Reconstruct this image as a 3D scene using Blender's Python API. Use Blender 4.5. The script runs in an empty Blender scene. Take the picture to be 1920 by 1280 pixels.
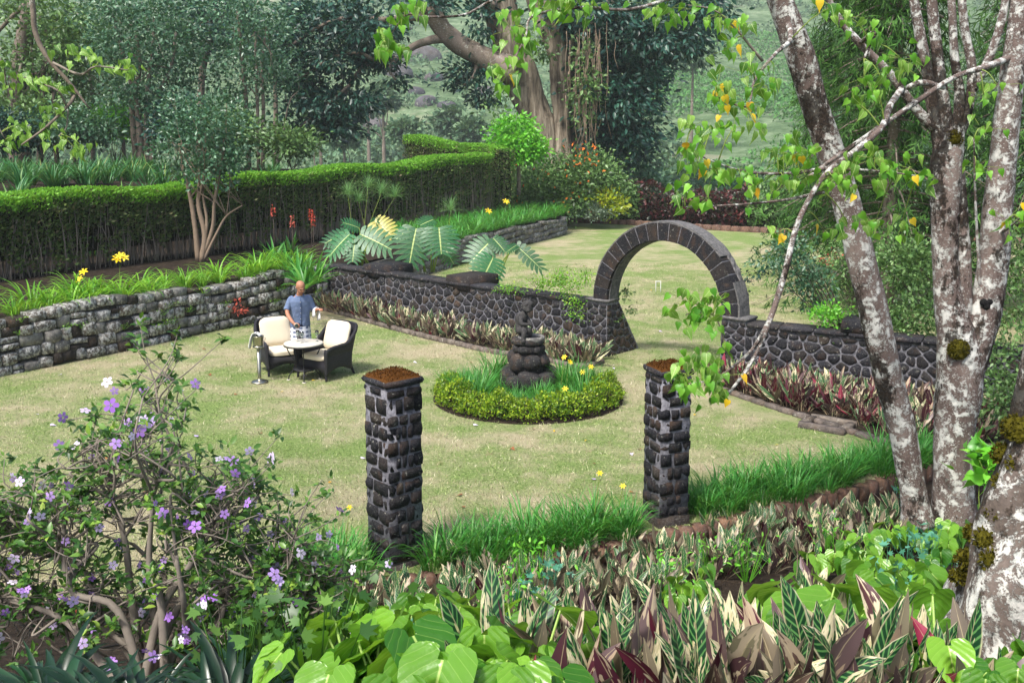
import bpy, bmesh, math, random
import numpy as np
from mathutils import Vector, Matrix, noise
from math import radians, sin, cos, pi, sqrt

sc = bpy.context.scene
C = sc.collection
rng = np.random.default_rng(11)
random.seed(11)

# ------------------------------------------------------------------ camera, sky, sun, exposure
F, PITCH, PPY, CAMH = 1867.0, radians(8.0), 520.0, 4.45      # focal length in photo pixels (1920 wide)
cd = bpy.data.cameras.new('camera')
cam = bpy.data.objects.new('camera', cd); C.objects.link(cam)
cam.location = (0, 0, CAMH); cam.rotation_euler = (pi / 2 - PITCH, 0, 0)
cd.sensor_width = 36.0; cd.lens = 36.0 * F / 1920.0
cd.shift_y = -(640.0 - PPY) / 1920.0
cd.clip_start = 0.05; cd.clip_end = 4000
sc.camera = cam

SUN_EL, SUN_AZ = 56.0, 215.0     # azimuth the sun stands at, clockwise from +Y (behind the camera, to the left)
w = bpy.data.worlds.new('World'); sc.world = w; w.use_nodes = True
nt = w.node_tree; nt.nodes.clear()
sky = nt.nodes.new('ShaderNodeTexSky'); sky.sky_type = 'NISHITA'; sky.sun_disc = False
sky.sun_elevation = radians(SUN_EL); sky.sun_rotation = radians(SUN_AZ)
sky.air_density = 1.0; sky.dust_density = 4.0; sky.ozone_density = 1.0
bg = nt.nodes.new('ShaderNodeBackground'); bg.inputs['Strength'].default_value = 0.08
out = nt.nodes.new('ShaderNodeOutputWorld')
nt.links.new(sky.outputs[0], bg.inputs[0]); nt.links.new(bg.outputs[0], out.inputs[0])
sd = bpy.data.lights.new('sun', 'SUN'); sd.energy = 1.75; sd.angle = radians(9); sd.color = (1.0, 0.97, 0.92)
sun = bpy.data.objects.new('sun', sd); C.objects.link(sun)
_d = Vector((sin(radians(SUN_AZ)) * cos(radians(SUN_EL)), cos(radians(SUN_AZ)) * cos(radians(SUN_EL)), sin(radians(SUN_EL))))
sun.rotation_euler = _d.to_track_quat('Z', 'Y').to_euler(); sun.location = (0, 0, 60)
vs = sc.view_settings
vs.view_transform = 'Standard'; vs.look = 'None'; vs.gamma = 1.0; vs.use_curve_mapping = False
vs.exposure = 1.62
sc.cycles.max_bounces = 6; sc.cycles.diffuse_bounces = 3; sc.cycles.glossy_bounces = 2
sc.cycles.transmission_bounces = 6; sc.cycles.transparent_max_bounces = 6; sc.cycles.volume_bounces = 1
sc.cycles.caustics_reflective = False; sc.cycles.caustics_refractive = False

# ------------------------------------------------------------------ pixels of the photograph to places
def ray(px, py):
    dx = (px - 960.0) / F; dy = -(py - PPY) / F
    return Vector((dx, cos(PITCH) + dy * sin(PITCH), -sin(PITCH) + dy * cos(PITCH)))
def G(px, py, z=0.0):                      # point where the pixel's ray meets the level z
    d = ray(px, py); t = (z - CAMH) / d.z
    return Vector((d.x * t, d.y * t, z))
def A(px, py, Y):                          # point on the pixel's ray at distance Y
    d = ray(px, py); t = Y / d.y
    return Vector((d.x * t, Y, CAMH + d.z * t))
def pxm(px, py, Y): return F / (Y / ray(px, py).y)
def bank_z(x, y):
    return float(np.interp(y, [3.5, 5, 6, 7, 8, 9, 10.0, 11.5, 13.5], [2.3, 1.5, 1.05, .65, .3, .03, -.14, -.2, -.2])) + 0.05 * noise.noise(Vector((x, y, 0)))
def GB(px, py):                            # point where the pixel's ray meets the planted bank
    d = ray(px, py); t = 3.0
    while t < 18:
        p = Vector((0, 0, CAMH)) + d * t
        if p.z < bank_z(p.x, p.y): return p
        t += 0.03
    return G(px, py, -.2)
def lin(h):
    h = h.lstrip('#'); c = [int(h[i:i + 2], 16) / 255 for i in (0, 2, 4)]
    return tuple(x / 12.92 if x <= .04045 else ((x + .055) / 1.055) ** 2.4 for x in c) + (1.0,)

# ------------------------------------------------------------------ objects
def tag(o, label=None, cat=None, group=None, kind=None):
    if label: o['label'] = label
    if cat: o['category'] = cat
    if group: o['group'] = group
    if kind: o['kind'] = kind
    return o
def thing(name, label, cat, loc=(0, 0, 0), group=None, rz=0.0):
    o = bpy.data.objects.new(name, None); C.objects.link(o)
    o.location = loc; o.rotation_euler = (0, 0, rz); o.empty_display_size = .1
    return tag(o, label, cat, group)
def link(name, me, parent=None, loc=None):
    o = bpy.data.objects.new(name, me); C.objects.link(o)
    if parent is not None: o.parent = parent
    if loc is not None: o.location = loc
    return o
def child_w(name, me, parent, mw):         # child with a world matrix; the parent is an unscaled Empty
    o = bpy.data.objects.new(name, me); C.objects.link(o); o.parent = parent
    pm = Matrix.LocRotScale(parent.location, parent.rotation_euler, None)
    o.matrix_local = pm.inverted() @ mw
    return o

class MB:
    """collects vertices and faces and builds one mesh"""
    def __init__(s): s.v = []; s.f3 = []; s.f4 = []; s.uv = []; s.n = 0
    def add(s, V, Fs, uv=None):
        V = np.asarray(V, float).reshape(-1, 3); Fs = np.asarray(Fs, int)
        (s.f3 if Fs.shape[1] == 3 else s.f4).append(Fs + s.n)
        s.v.append(V); s.uv.append(np.zeros((len(V), 2)) if uv is None else np.asarray(uv, float)); s.n += len(V)
    def more(s, Fs, base):
        Fs = np.asarray(Fs, int); (s.f3 if Fs.shape[1] == 3 else s.f4).append(Fs + base)
    def mesh(s, name, mat, smooth=True, off=None):
        V = np.concatenate(s.v); UV = np.concatenate(s.uv)
        if off is not None: V = V - np.asarray(off, float)
        f3 = np.concatenate(s.f3) if s.f3 else np.zeros((0, 3), int)
        f4 = np.concatenate(s.f4) if s.f4 else np.zeros((0, 4), int)
        li = np.concatenate([f3.ravel(), f4.ravel()])
        st = np.concatenate([np.arange(len(f3)) * 3, len(f3) * 3 + np.arange(len(f4)) * 4])
        me = bpy.data.meshes.new(name)
        me.vertices.add(len(V)); me.vertices.foreach_set('co', V.ravel())
        me.loops.add(len(li)); me.loops.foreach_set('vertex_index', li.astype(np.int32))
        me.polygons.add(len(st)); me.polygons.foreach_set('loop_start', st.astype(np.int32))
        me.update(calc_edges=True)
        ul = me.uv_layers.new(name='UVMap'); ul.data.foreach_set('uv', UV[li].ravel())
        me.polygons.foreach_set('use_smooth', np.full(len(st), bool(smooth)))
        if mat is not None: me.materials.append(mat)
        me.validate(); return me
    def sub(s, name, mat, part, root, smooth=True):        # a sub-part: child of a part that sits at its thing's origin
        return link(name, s.mesh(name, mat, smooth, root.location), part)
    def build(s, name, mat, parent=None, smooth=True):
        off = parent.location if parent is not None else None
        return link(name, s.mesh(name, mat, smooth, off), parent)

def nrm(a): return a / np.maximum(np.linalg.norm(a, axis=-1, keepdims=True), 1e-9)
def scatter(mb, P, D, N, S, tm):
    """copies of the template tm at P, length along D, face towards N, size S (n,) or (n,3)"""
    tv, tf, tu = tm; P = np.asarray(P, float); n = len(P)
    if n == 0: return
    S = np.asarray(S, float)
    if S.ndim == 1: S = np.repeat(S[:, None], 3, 1)
    Y = nrm(np.asarray(D, float)); X = nrm(np.cross(Y, np.asarray(N, float))); Z = np.cross(X, Y)
    V = P[:, None, :] + tv[None, :, 0:1] * S[:, None, 0:1] * X[:, None, :] + tv[None, :, 1:2] * S[:, None, 1:2] * Y[:, None, :] + tv[None, :, 2:3] * S[:, None, 2:3] * Z[:, None, :]
    k = len(tv)
    Fs = (tf[None] + (np.arange(n) * k)[:, None, None]).reshape(-1, tf.shape[1])
    mb.add(V.reshape(-1, 3), Fs, np.tile(tu, (n, 1)))
def tmpl(v, f, u=None):
    v = np.array(v, float); f = np.array(f, int)
    if u is None: u = np.stack([v[:, 0], v[:, 1]], 1)
    return v, f, np.array(u, float)
LEAF = tmpl([(0, 0, 0), (.28, .45, .09), (0, 1, -.06), (-.28, .45, .09)], [(0, 1, 2), (0, 2, 3)])
LEAF4 = tmpl([(0, 0, 0), (.17, .25, .06), (.2, .55, .06), (0, 1, -.12), (-.2, .55, .06), (-.17, .25, .06), (0, .5, 0)],
             [(0, 1, 6), (1, 2, 6), (2, 3, 6), (3, 4, 6), (4, 5, 6), (5, 0, 6)])
def heart(curl):
    o = [(0, 0), (.12, -.09), (.29, -.07), (.385, .1), (.36, .34), (.22, .6), (.075, .84), (0, 1.1)]
    v = [(0, 0, 0), (0, .35, 0), (0, .7, -curl * .45), (0, 1.12, -curl * 1.2)]; u = [(0, 0), (0, .35), (0, .7), (0, 1)]
    f = []
    for s in (1, -1):
        b = len(v)
        for x, y in o[1:-1]:
            v.append((s * x, y, .3 * abs(x) + .05 * sin(y * 9) * abs(x) * 2 - curl * max(0, y) ** 2)); u.append((s * x * 2.1, y))
        ids = [b + i for i in range(6)]
        t = [(0, ids[0], ids[1]), (0, ids[1], ids[2]), (0, ids[2], 1), (1, ids[2], ids[3]), (1, ids[3], ids[4]), (1, ids[4], 2), (2, ids[4], ids[5]), (2, ids[5], 3)]
        f += t if s > 0 else [(a, c, b2) for a, b2, c in t]
    return tmpl(v, f, u)
HEART = heart(.18); HEART2 = heart(.42)

def rand_dir(n, up=0.0):
    v = rng.normal(size=(n, 3)); v = nrm(v); v[:, 2] += up; return nrm(v)
def catmull(pts, k=5):
    P = [np.asarray(p, float) for p in pts]; P = [2 * P[0] - P[1]] + P + [2 * P[-1] - P[-2]]; o = []
    for i in range(1, len(P) - 2):
        for j in range(k):
            t = j / k
            o.append(.5 * (2 * P[i] + (P[i + 1] - P[i - 1]) * t + (2 * P[i - 1] - 5 * P[i] + 4 * P[i + 1] - P[i + 2]) * t * t + (3 * P[i] - P[i - 1] - 3 * P[i + 1] + P[i + 2]) * t ** 3))
    o.append(P[-2]); return np.array(o)
def tube(mb, pts, rad, sides=8, k=4, rough=0.0, smooth=True, flat=None, cap=True):
    """tapered tube through pts; rad per point; flat=(fx,fy) squashes the section"""
    q = [tuple(p) + (r,) for p, r in zip([tuple(p) for p in pts], rad)]
    c = catmull(q, k) if smooth and len(q) > 1 else np.array(q, float)
    P, R = c[:, :3], np.maximum(c[:, 3], 1e-4)
    T = nrm(np.gradient(P, axis=0)); n = len(P)
    a = np.array([1., 0, 0]) if abs(T[0][0]) < .9 else np.array([0, 1., 0])
    U = np.cross(T[0], a); U /= np.linalg.norm(U); rings = []; uvs = []; L = 0
    th = np.arange(sides) * 2 * pi / sides
    for i in range(n):
        U = U - T[i] * U.dot(T[i]); U /= np.linalg.norm(U); W = np.cross(T[i], U)
        if i: L += np.linalg.norm(P[i] - P[i - 1])
        fx, fy = flat if flat else (1, 1)
        r = np.full(sides, R[i])
        if rough:
            r = r * (1 + rough * np.array([noise.noise(Vector((P[i] * .9 / max(R[i] * 3, .05)).tolist()) + Vector((cos(t) * 1.5, sin(t) * 1.5, 0))) for t in th]))
        rings.append(P[i] + (r * np.cos(th) * fx)[:, None] * U + (r * np.sin(th) * fy)[:, None] * W)
        uvs.append(np.stack([th / (2 * pi), np.full(sides, L)], 1))
    V = np.concatenate(rings); i, j = np.meshgrid(np.arange(n - 1), np.arange(sides), indexing='ij'); j2 = (j + 1) % sides
    Fs = np.stack([i * sides + j, i * sides + j2, (i + 1) * sides + j2, (i + 1) * sides + j], -1).reshape(-1, 4)
    b = mb.n; mb.add(V, Fs, np.concatenate(uvs))
    if cap and sides > 3:
        for s0, rev in ((0, True), ((n - 1) * sides, False)):
            cidx = mb.n; mb.add([P[0] if rev else P[-1]], np.zeros((0, 3), int))
            f = [(cidx, b + s0 + (x + 1) % sides, b + s0 + x) if rev else (cidx, b + s0 + x, b + s0 + (x + 1) % sides) for x in range(sides)]
            mb.more(f, 0)
_g = [-1, 0, 1]
_cv = [(x, y, z) for x in _g for y in _g for z in _g if max(abs(x), abs(y), abs(z)) == 1]
_ci = {v: i for i, v in enumerate(_cv)}
_cf = []
for ax in range(3):
    for s in (-1, 1):
        for a in (-1, 0):
            for b in (-1, 0):
                q = []
                for da, db in ((0, 0), (1, 0), (1, 1), (0, 1)):
                    p = [0, 0, 0]; p[ax] = s; p[(ax + 1) % 3] = a + da; p[(ax + 2) % 3] = b + db; q.append(_ci[tuple(p)])
                _cf.append(q if s > 0 else q[::-1])
_cv = np.array(_cv, float); _cf = np.array(_cf)
def rbox(mb, c, size, M=None, rnd=.12, jit=.04):
    """a stone-like block with softened, uneven edges: 24 quads"""
    v = _cv.copy(); k = np.abs(v).sum(1)
    v = v * (1 - rnd * (k - 1)[:, None] / 2) + rng.normal(scale=jit, size=v.shape)
    v = v * np.asarray(size) / 2
    if M is not None: v = v @ np.array(M.to_3x3().transposed())
    mb.add(v + np.asarray(c, float), _cf)
def box(mb, lo, hi):
    v = [(x, y, z) for x in (lo[0], hi[0]) for y in (lo[1], hi[1]) for z in (lo[2], hi[2])]
    mb.add(v, [(0, 1, 3, 2), (4, 6, 7, 5), (0, 4, 5, 1), (2, 3, 7, 6), (0, 2, 6, 4), (1, 5, 7, 3)])
def lathe(mb, prof, seg=24, c=(0, 0, 0)):
    th = np.arange(seg) * 2 * pi / seg
    V = np.concatenate([np.stack([np.full(seg, c[0]) + r * np.cos(th), c[1] + r * np.sin(th), np.full(seg, c[2] + z)], 1) for r, z in prof])
    n = len(prof); i, j = np.meshgrid(np.arange(n - 1), np.arange(seg), indexing='ij'); j2 = (j + 1) % seg
    mb.add(V, np.stack([i * seg + j, i * seg + j2, (i + 1) * seg + j2, (i + 1) * seg + j], -1).reshape(-1, 4))
def grid(mb, xs, ys, zf):
    X, Y = np.meshgrid(xs, ys); Z = np.vectorize(zf)(X, Y); n, m = X.shape
    i, j = np.meshgrid(np.arange(n - 1), np.arange(m - 1), indexing='ij')
    mb.add(np.stack([X, Y, Z], -1).reshape(-1, 3), np.stack([i * m + j, i * m + j + 1, (i + 1) * m + j + 1, (i + 1) * m + j], -1).reshape(-1, 4))

# ------------------------------------------------------------------ materials
class NT:
    def __init__(s, name):
        s.m = bpy.data.materials.new(name); s.m.use_nodes = True; s.t = s.m.node_tree; s.t.nodes.clear()
        s.o = s.n('OutputMaterial')
    def n(s, ty, **kw):
        nd = s.t.nodes.new('ShaderNode' + ty)
        for k, v in kw.items():
            if k in nd.inputs: s.set(nd.inputs[k], v)
            else: setattr(nd, k, v)
        return nd
    def set(s, inp, v):
        if isinstance(v, bpy.types.NodeSocket): s.t.links.new(v, inp)
        elif isinstance(v, bpy.types.Node): s.t.links.new(v.outputs[0], inp)
        else: inp.default_value = v
    def mix(s, f, a, b, mode='MIX'):
        nd = s.n('Mix', data_type='RGBA', blend_type=mode)
        s.set(nd.inputs[0], f); s.set(nd.inputs[6], a); s.set(nd.inputs[7], b); return nd.outputs[2]
    def ma(s, op, a, b=0.0, clamp=False):
        nd = s.n('Math', operation=op, use_clamp=clamp); s.set(nd.inputs[0], a); s.set(nd.inputs[1], b); return nd.outputs[0]
    def ramp(s, f, stops, interp='LINEAR'):
        nd = s.n('ValToRGB'); cr = nd.color_ramp; cr.interpolation = interp
        while len(cr.elements) < len(stops): cr.elements.new(.5)
        for e, (p, c) in zip(cr.elements, stops):
            e.position = p; e.color = c if len(c) == 4 else tuple(c) + (1,)
        s.set(nd.inputs[0], f); return nd.outputs[0]
    def sm(s, f, a, b):                  # smooth step from a to b
        nd = s.n('MapRange', interpolation_type='SMOOTHSTEP'); s.set(nd.inputs[0], f); nd.inputs[1].default_value = a; nd.inputs[2].default_value = b
        return nd.outputs[0]
    def co(s, obj=True): return s.n('TexCoord').outputs['Object' if obj else 'UV']
    def pos(s): return s.n('NewGeometry').outputs['Position']
    def noise(s, v, scale, detail=4.0, rough=.6, dist=0.0):
        nd = s.n('TexNoise', Scale=scale, Detail=detail, Roughness=rough, Distortion=dist); s.set(nd.inputs['Vector'], v); return nd.outputs[0]
    def vor(s, v, scale, feat='F1', out='Distance', rnd=1.0):
        nd = s.n('TexVoronoi', Scale=scale, feature=feat); nd.inputs['Randomness'].default_value = rnd; s.set(nd.inputs['Vector'], v); return nd.outputs[out]
    def pr(s, col, rough=.7, bump=None, bs=.4, bd=.02, spec=.3, metal=0.0, **kw):
        p = s.n('BsdfPrincipled'); s.set(p.inputs['Base Color'], col); s.set(p.inputs['Roughness'], rough)
        p.inputs['Specular IOR Level'].default_value = spec; p.inputs['Metallic'].default_value = metal
        for k, v in kw.items(): s.set(p.inputs[k], v)
        if bump is not None:
            b = s.n('Bump', Strength=bs, Distance=bd); s.set(b.inputs['Height'], bump); s.t.links.new(b.outputs[0], p.inputs['Normal'])
        return p
    def end(s, sh): s.t.links.new(sh.outputs[0] if isinstance(sh, bpy.types.Node) else sh, s.o.inputs[0]); return s.m

def leaf_mat(name, cols, trans=.3, rough=.45, rnd='island', clump=1.2, vary=.5, spec=.35, tcol=None):
    t = NT(name)
    r = t.n('NewGeometry').outputs['Random Per Island'] if rnd == 'island' else t.n('ObjectInfo').outputs['Random']
    k = len(cols); c = t.ramp(r, [((i + .0) / max(k - 1, 1), lin(h)) for i, h in enumerate(cols)])
    nz = t.noise(t.pos(), clump, 3)
    v = t.n('HueSaturation'); t.set(v.inputs['Color'], c)
    t.set(v.inputs['Value'], t.ma('ADD', t.ma('MULTIPLY', nz, vary * 2), 1 - vary))
    p = t.pr(v.outputs[0], rough, spec=spec)
    tr = t.n('BsdfTranslucent'); t.set(tr.inputs[0], t.mix(.5, v.outputs[0], lin(tcol or '#86a832')))
    m = t.n('MixShader'); m.inputs[0].default_value = trans
    t.t.links.new(p.outputs[0], m.inputs[1]); t.t.links.new(tr.outputs[0], m.inputs[2])
    return t.end(m)

def stone_mat(name, cols, lichen=.25, lcol='#a9a79c', brown=0.0, scale=1.0, rough=.85, obj=True, fine=.5, warp=0.0):
    t = NT(name); co = t.pos()
    r = t.n('ObjectInfo').outputs['Random']
    k = len(cols); c = t.ramp(r, [(i / max(k - 1, 1), lin(h)) for i, h in enumerate(cols)])
    n1 = t.noise(co, 9 * scale, 6, .7); n2 = t.noise(co, 45 * scale, 3, .7)
    c = t.mix(t.sm(n1, .3, .7), t.mix(.6, c, (.006, .006, .009, 1)), c)
    c = t.mix(t.ma('MULTIPLY', t.sm(n2, .45, .75), fine), c, t.mix(.5, c, lin('#8c8a86')))
    if brown: c = t.mix(t.ma('MULTIPLY', t.sm(t.noise(co, 3.1 * scale, 4), .5, .68), brown), c, lin('#5a4330'))
    l = t.ma('MULTIPLY', t.sm(t.noise(co, 14 * scale, 5, .75), 1 - .38 - lichen * .35, 1 - .28 - lichen * .35), .8)
    c = t.mix(l, c, lin(lcol))
    h = t.ma('ADD', t.ma('MULTIPLY', n1, .8), t.ma('MULTIPLY', n2, .35))
    return t.end(t.pr(c, rough, h, .7, .03, spec=.25))

def plain(name, hexc, rough=.6, metal=0.0, nz=.15, scale=20, bs=.15, spec=.4, bd=.005):
    t = NT(name); n = t.noise(t.co(), scale, 4)
    c = t.mix(t.ma('MULTIPLY', n, nz * 2), lin(hexc), t.mix(.6, lin(hexc), (0, 0, 0, 1)))
    return t.end(t.pr(c, rough, n, bs, bd, spec=spec, metal=metal))

M = {}
def lawn_mat(name, blade=False):
    t = NT(name); p = t.pos()
    big = t.noise(p, .33, 5, .6); mid = t.noise(p, 1.7, 5, .65); fine = t.noise(p, 24, 4, .75); vf = t.noise(p, 95, 2, .7)
    s = t.n('Mapping'); s.inputs['Scale'].default_value = (60, 22, 60); t.set(s.inputs[0], p); st = t.noise(s.outputs[0], 1, 3, .8)
    f = t.ma('ADD', t.ma('MULTIPLY', big, 1.1), t.ma('ADD', t.ma('MULTIPLY', mid, .75), t.ma('MULTIPLY', st, .5)))
    if blade:
        r = t.n('NewGeometry').outputs['Random Per Island']; fine = vf = t.ma('ADD', t.ma('MULTIPLY', r, .6), .2); f = t.ma('ADD', f, t.ma('MULTIPLY', t.ma('SUBTRACT', t.ma('FRACT', t.ma('MULTIPLY', r, 17.0)), .5), .5))
    g = t.ramp(fine, [(.28, lin('#4c6a30')), (.5, lin('#7a9050')), (.72, lin('#a3b372'))])
    d = t.ramp(vf, [(.25, lin('#827860')), (.5, lin('#b4a888')), (.75, lin('#d8cfb4'))])
    f = t.sm(f, 1.0, 1.42)
    c = t.mix(f, g, d)
    c = t.mix(t.ma('MULTIPLY', t.sm(t.noise(p, 2.3, 6, .7), .62, .72), .6), c, lin('#8d7a5e'))
    h = t.ma('ADD', fine, t.ma('MULTIPLY', vf, .8))
    return t.end(t.pr(c, .9, None if blade else h, .9, .04, spec=.1))
M['lawn'] = lawn_mat('lawn_grass'); M['lawn_blade'] = lawn_mat('lawn_blade', True)
def soil_mat():
    t = NT('soil'); p = t.pos(); a = t.noise(p, 6, 6, .7); b = t.noise(p, 40, 4, .7)
    c = t.ramp(a, [(.3, lin('#1c1814')), (.55, lin('#3a3129')), (.75, lin('#5c5044'))])
    c = t.mix(t.ma('MULTIPLY', t.sm(b, .6, .7), .6), c, lin('#8a735a'))
    return t.end(t.pr(c, .95, t.ma('ADD', a, b), .9, .05, spec=.1))
M['soil'] = soil_mat()
def hill_mat():
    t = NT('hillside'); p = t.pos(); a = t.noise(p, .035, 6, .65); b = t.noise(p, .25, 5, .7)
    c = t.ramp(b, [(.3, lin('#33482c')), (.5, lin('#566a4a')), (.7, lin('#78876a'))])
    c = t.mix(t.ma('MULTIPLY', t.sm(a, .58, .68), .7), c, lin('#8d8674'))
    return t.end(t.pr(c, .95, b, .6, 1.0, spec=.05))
M['hill'] = hill_mat()
M['stone_dark'] = stone_mat('basalt_stone', ['#1c1d24', '#25262e', '#15161b', '#333136', '#1f1f27', '#3a3633'], lichen=.1, brown=.25, scale=1.2)
M['stone_darker'] = stone_mat('black_stone', ['#111218', '#181820', '#0d0e13', '#201d1e', '#2a221e'], lichen=.04, brown=.3, scale=1.5, fine=.35)
M['stone_brown'] = stone_mat('brown_stone', ['#393029', '#2c2723', '#453a2f', '#302b2b'], lichen=.08, brown=.5, scale=1.2)
M['stone_grey'] = stone_mat('grey_stone', ['#6b6b6d', '#7b7a79', '#58585c', '#8a8781', '#635e56', '#726b63', '#504c48'], lichen=.46, lcol='#b9b9b5', brown=.35, scale=1.0)
M['stone_pale'] = stone_mat('pale_stone', ['#7a7975', '#8c8a84', '#6b6a68', '#858078'], lichen=.22, brown=.25, scale=1.0)
M['stone_statue'] = stone_mat('mossy_stone', ['#222122', '#2b292a', '#1b1a1c'], lichen=.16, lcol='#77766f', brown=.3, scale=2.2)
def mortar(name, h1, h2):
    t = NT(name); p = t.pos(); a = t.noise(p, 18, 6, .75)
    return t.end(t.pr(t.ramp(a, [(.35, lin(h1)), (.65, lin(h2))]), .9, a, .8, .02, spec=.15))
M['mortar'] = mortar('mortar', '#48484d', '#8a898f')
M['mortar_pillar'] = mortar('pillar_mortar', '#4a4a50', '#8c8b92')
M['mortar_dark'] = mortar('dark_mortar', '#34322f', '#6a6763')
M['concrete'] = mortar('weathered_concrete', '#444447', '#787674')
M['kerb'] = stone_mat('kerb_stone', ['#6c6258', '#7c7068', '#5c544d', '#857a6e'], lichen=.1, brown=.4)
M['terracotta'] = stone_mat('kerb_brick', ['#7a5a48', '#6b5044', '#85664f'], lichen=.08, brown=.2)
M['moss'] = plain('brown_moss', '#5f3d1c', .95, nz=.5, scale=30, bs=.9, bd=.02, spec=.05)
M['moss_green'] = plain('green_moss', '#5f5a1c', .95, nz=.6, scale=40, bs=.9, bd=.02, spec=.05)
def lichen_bark(name, base='#6d564c', dark='#1f1815', lich='#d9d6cd', amount=.5, sc_=1.0, darkness=.5):
    t = NT(name); p = t.pos()
    m = t.n('Mapping'); m.inputs['Scale'].default_value = (1, 1, .45); t.set(m.inputs[0], p); q = m.outputs[0]
    n1 = t.noise(p, 9 * sc_, 6, .75); n2 = t.noise(p, 30 * sc_, 4, .7); n3 = t.noise(p, 6.0 * sc_, 9, .8, .3); n4 = t.noise(p, 42 * sc_, 3, .6)
    c = t.mix(t.sm(n2, .3, .75), t.mix(.45, lin(base), (0, 0, 0, 1)), lin(base))
    c = t.mix(t.ma('MULTIPLY', t.sm(t.noise(q, 2.0 * sc_, 4, .6), .4, .7), .45), c, lin('#a09088'))       # greyish film
    th = .60 - .14 * amount
    big = t.sm(n3, th, th + .05)                                                                          # large irregular crusts
    spk = t.ma('MULTIPLY', t.sm(n4, .66 - .08 * amount, .70 - .08 * amount), t.sm(t.noise(p, 4 * sc_, 3), .38, .6))
    dots = t.sm(t.ma('ADD', t.vor(p, 20 * sc_), t.ma('MULTIPLY', t.ma('SUBTRACT', n1, .5), .8)), .20, .13)
    l = t.ma('MAXIMUM', t.ma('MAXIMUM', big, t.ma('MULTIPLY', spk, .85)), t.ma('MULTIPLY', dots, .7))
    lc = t.mix(t.sm(t.noise(p, 12 * sc_, 6, .7), .35, .65), lin('#9fa29c'), lin(lich))
    c = t.mix(l, c, lc)
    dk = t.ma('MULTIPLY', t.sm(t.ma('ADD', t.noise(q, 1.6 * sc_, 6, .75), t.ma('MULTIPLY', n1, .35)), .80 - darkness * .12, .86 - darkness * .12), .92)
    c = t.mix(dk, c, t.mix(t.sm(n2, .4, .7), lin(dark), lin('#3d3327')))
    h = t.ma('ADD', t.ma('MULTIPLY', n1, .7), t.ma('ADD', t.ma('MULTIPLY', l, .25), t.ma('MULTIPLY', n2, .3)))
    return t.end(t.pr(c, .9, h, .8, .02, spec=.15))
M['lichen'] = lichen_bark('lichen_bark', '#6f605a', '#1a1513', '#cdcbc5', .74, 1.15, .8)
M['lichen_rock'] = lichen_bark('mossy_lichen_bark', '#6a5f57', '#231e1a', '#d6d3cb', .72, .9, 1.15)
M['bark'] = lichen_bark('grey_bark', '#7d7264', '#2a2723', '#a8a498', .2, .5, .3)
def big_bark():
    t = NT('fig_bark'); p = t.pos(); s = t.n('Mapping'); s.inputs['Scale'].default_value = (2.2, 2.2, .22); t.set(s.inputs[0], p)
    a = t.noise(s.outputs[0], 1.6, 6, .65); b = t.noise(p, 1.3, 5, .7)
    c = t.ramp(a, [(.32, lin('#3d362e')), (.5, lin('#7d7263')), (.68, lin('#b0a694'))])
    c = t.mix(t.ma('MULTIPLY', t.sm(b, .55, .68), .6), c, lin('#443b33'))
    return t.end(t.pr(c, .9, a, .9, .25, spec=.12))
M['bigbark'] = big_bark()
M['twig'] = plain('twig_bark', '#8d8377', .85, nz=.4, scale=30, bs=.4)
M['twig_dark'] = plain('dark_twig_bark', '#4a4038', .85, nz=.4, scale=30, bs=.4)
M['stem_tan'] = plain('tan_stem', '#94816d', .85, nz=.4, scale=12, bs=.4)
M['greenstem'] = plain('green_stem', '#7f9440', .5, nz=.2)
# foliage
M['lf_heart_i'] = leaf_mat('heart_leaf_green_small', ['#3c7a1c', '#5fa02a', '#86bf45', '#4d8c22'], .42, .4, 'island', 1.5, .35, .4, '#a8d040')
M['lf_yellow'] = leaf_mat('heart_leaf_yellow', ['#e0b818', '#f0d040', '#d89a1c'], .4, .45, 'object', 1.5, .2, .3, '#ffd840')
M['lf_dark'] = leaf_mat('dark_glossy_leaf', ['#122a26', '#1e4236', '#2c5545', '#193634', '#3f6e58'], .16, .4, 'island', .35, .6, .45, '#47702e')
M['lf_mid'] = leaf_mat('grey_green_leaf', ['#27482f', '#3d6648', '#567f5e', '#32563c', '#86a88a'], .25, .34, 'island', .4, .55, .5, '#6a8f40')
M['lf_mid2'] = leaf_mat('olive_leaf', ['#2c4822', '#466834', '#5f8246', '#80a262'], .25, .4, 'island', .5, .5, .45, '#86a040')
M['lf_bright'] = leaf_mat('bright_leaf', ['#3f8a1c', '#62b02c', '#86cc48', '#4a9a22'], .35, .35, 'island', 1.0, .35, .45, '#a8dc40')
M['lf_conifer'] = leaf_mat('conifer_spray', ['#14280f', '#24431a', '#3a6324', '#57803a', '#1c3614'], .2, .6, 'island', .5, .6, .2, '#6a9a30')
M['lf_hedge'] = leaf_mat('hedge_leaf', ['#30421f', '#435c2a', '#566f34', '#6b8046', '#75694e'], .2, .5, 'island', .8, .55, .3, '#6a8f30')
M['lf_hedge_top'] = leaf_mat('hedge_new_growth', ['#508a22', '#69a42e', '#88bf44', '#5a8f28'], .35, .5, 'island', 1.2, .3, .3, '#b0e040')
M['lf_box'] = leaf_mat('border_shrub_leaf', ['#3c5c14', '#56801a', '#7ea022', '#a8bc30', '#486c18'], .3, .4, 'island', 2.0, .4, .4, '#b8d030')
M['lf_lily'] = leaf_mat('daylily_blade', ['#24601c', '#377e2a', '#4f9a3c', '#2a6e22', '#78b050'], .32, .38, 'island', .8, .35, .4, '#8cc040')
M['lf_lily2'] = leaf_mat('lime_lily_blade', ['#3f7a18', '#5f9c26', '#84bc34', '#4a8a1e', '#a0b838'], .34, .38, 'island', .9, .35, .4, '#b0d840')
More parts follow.
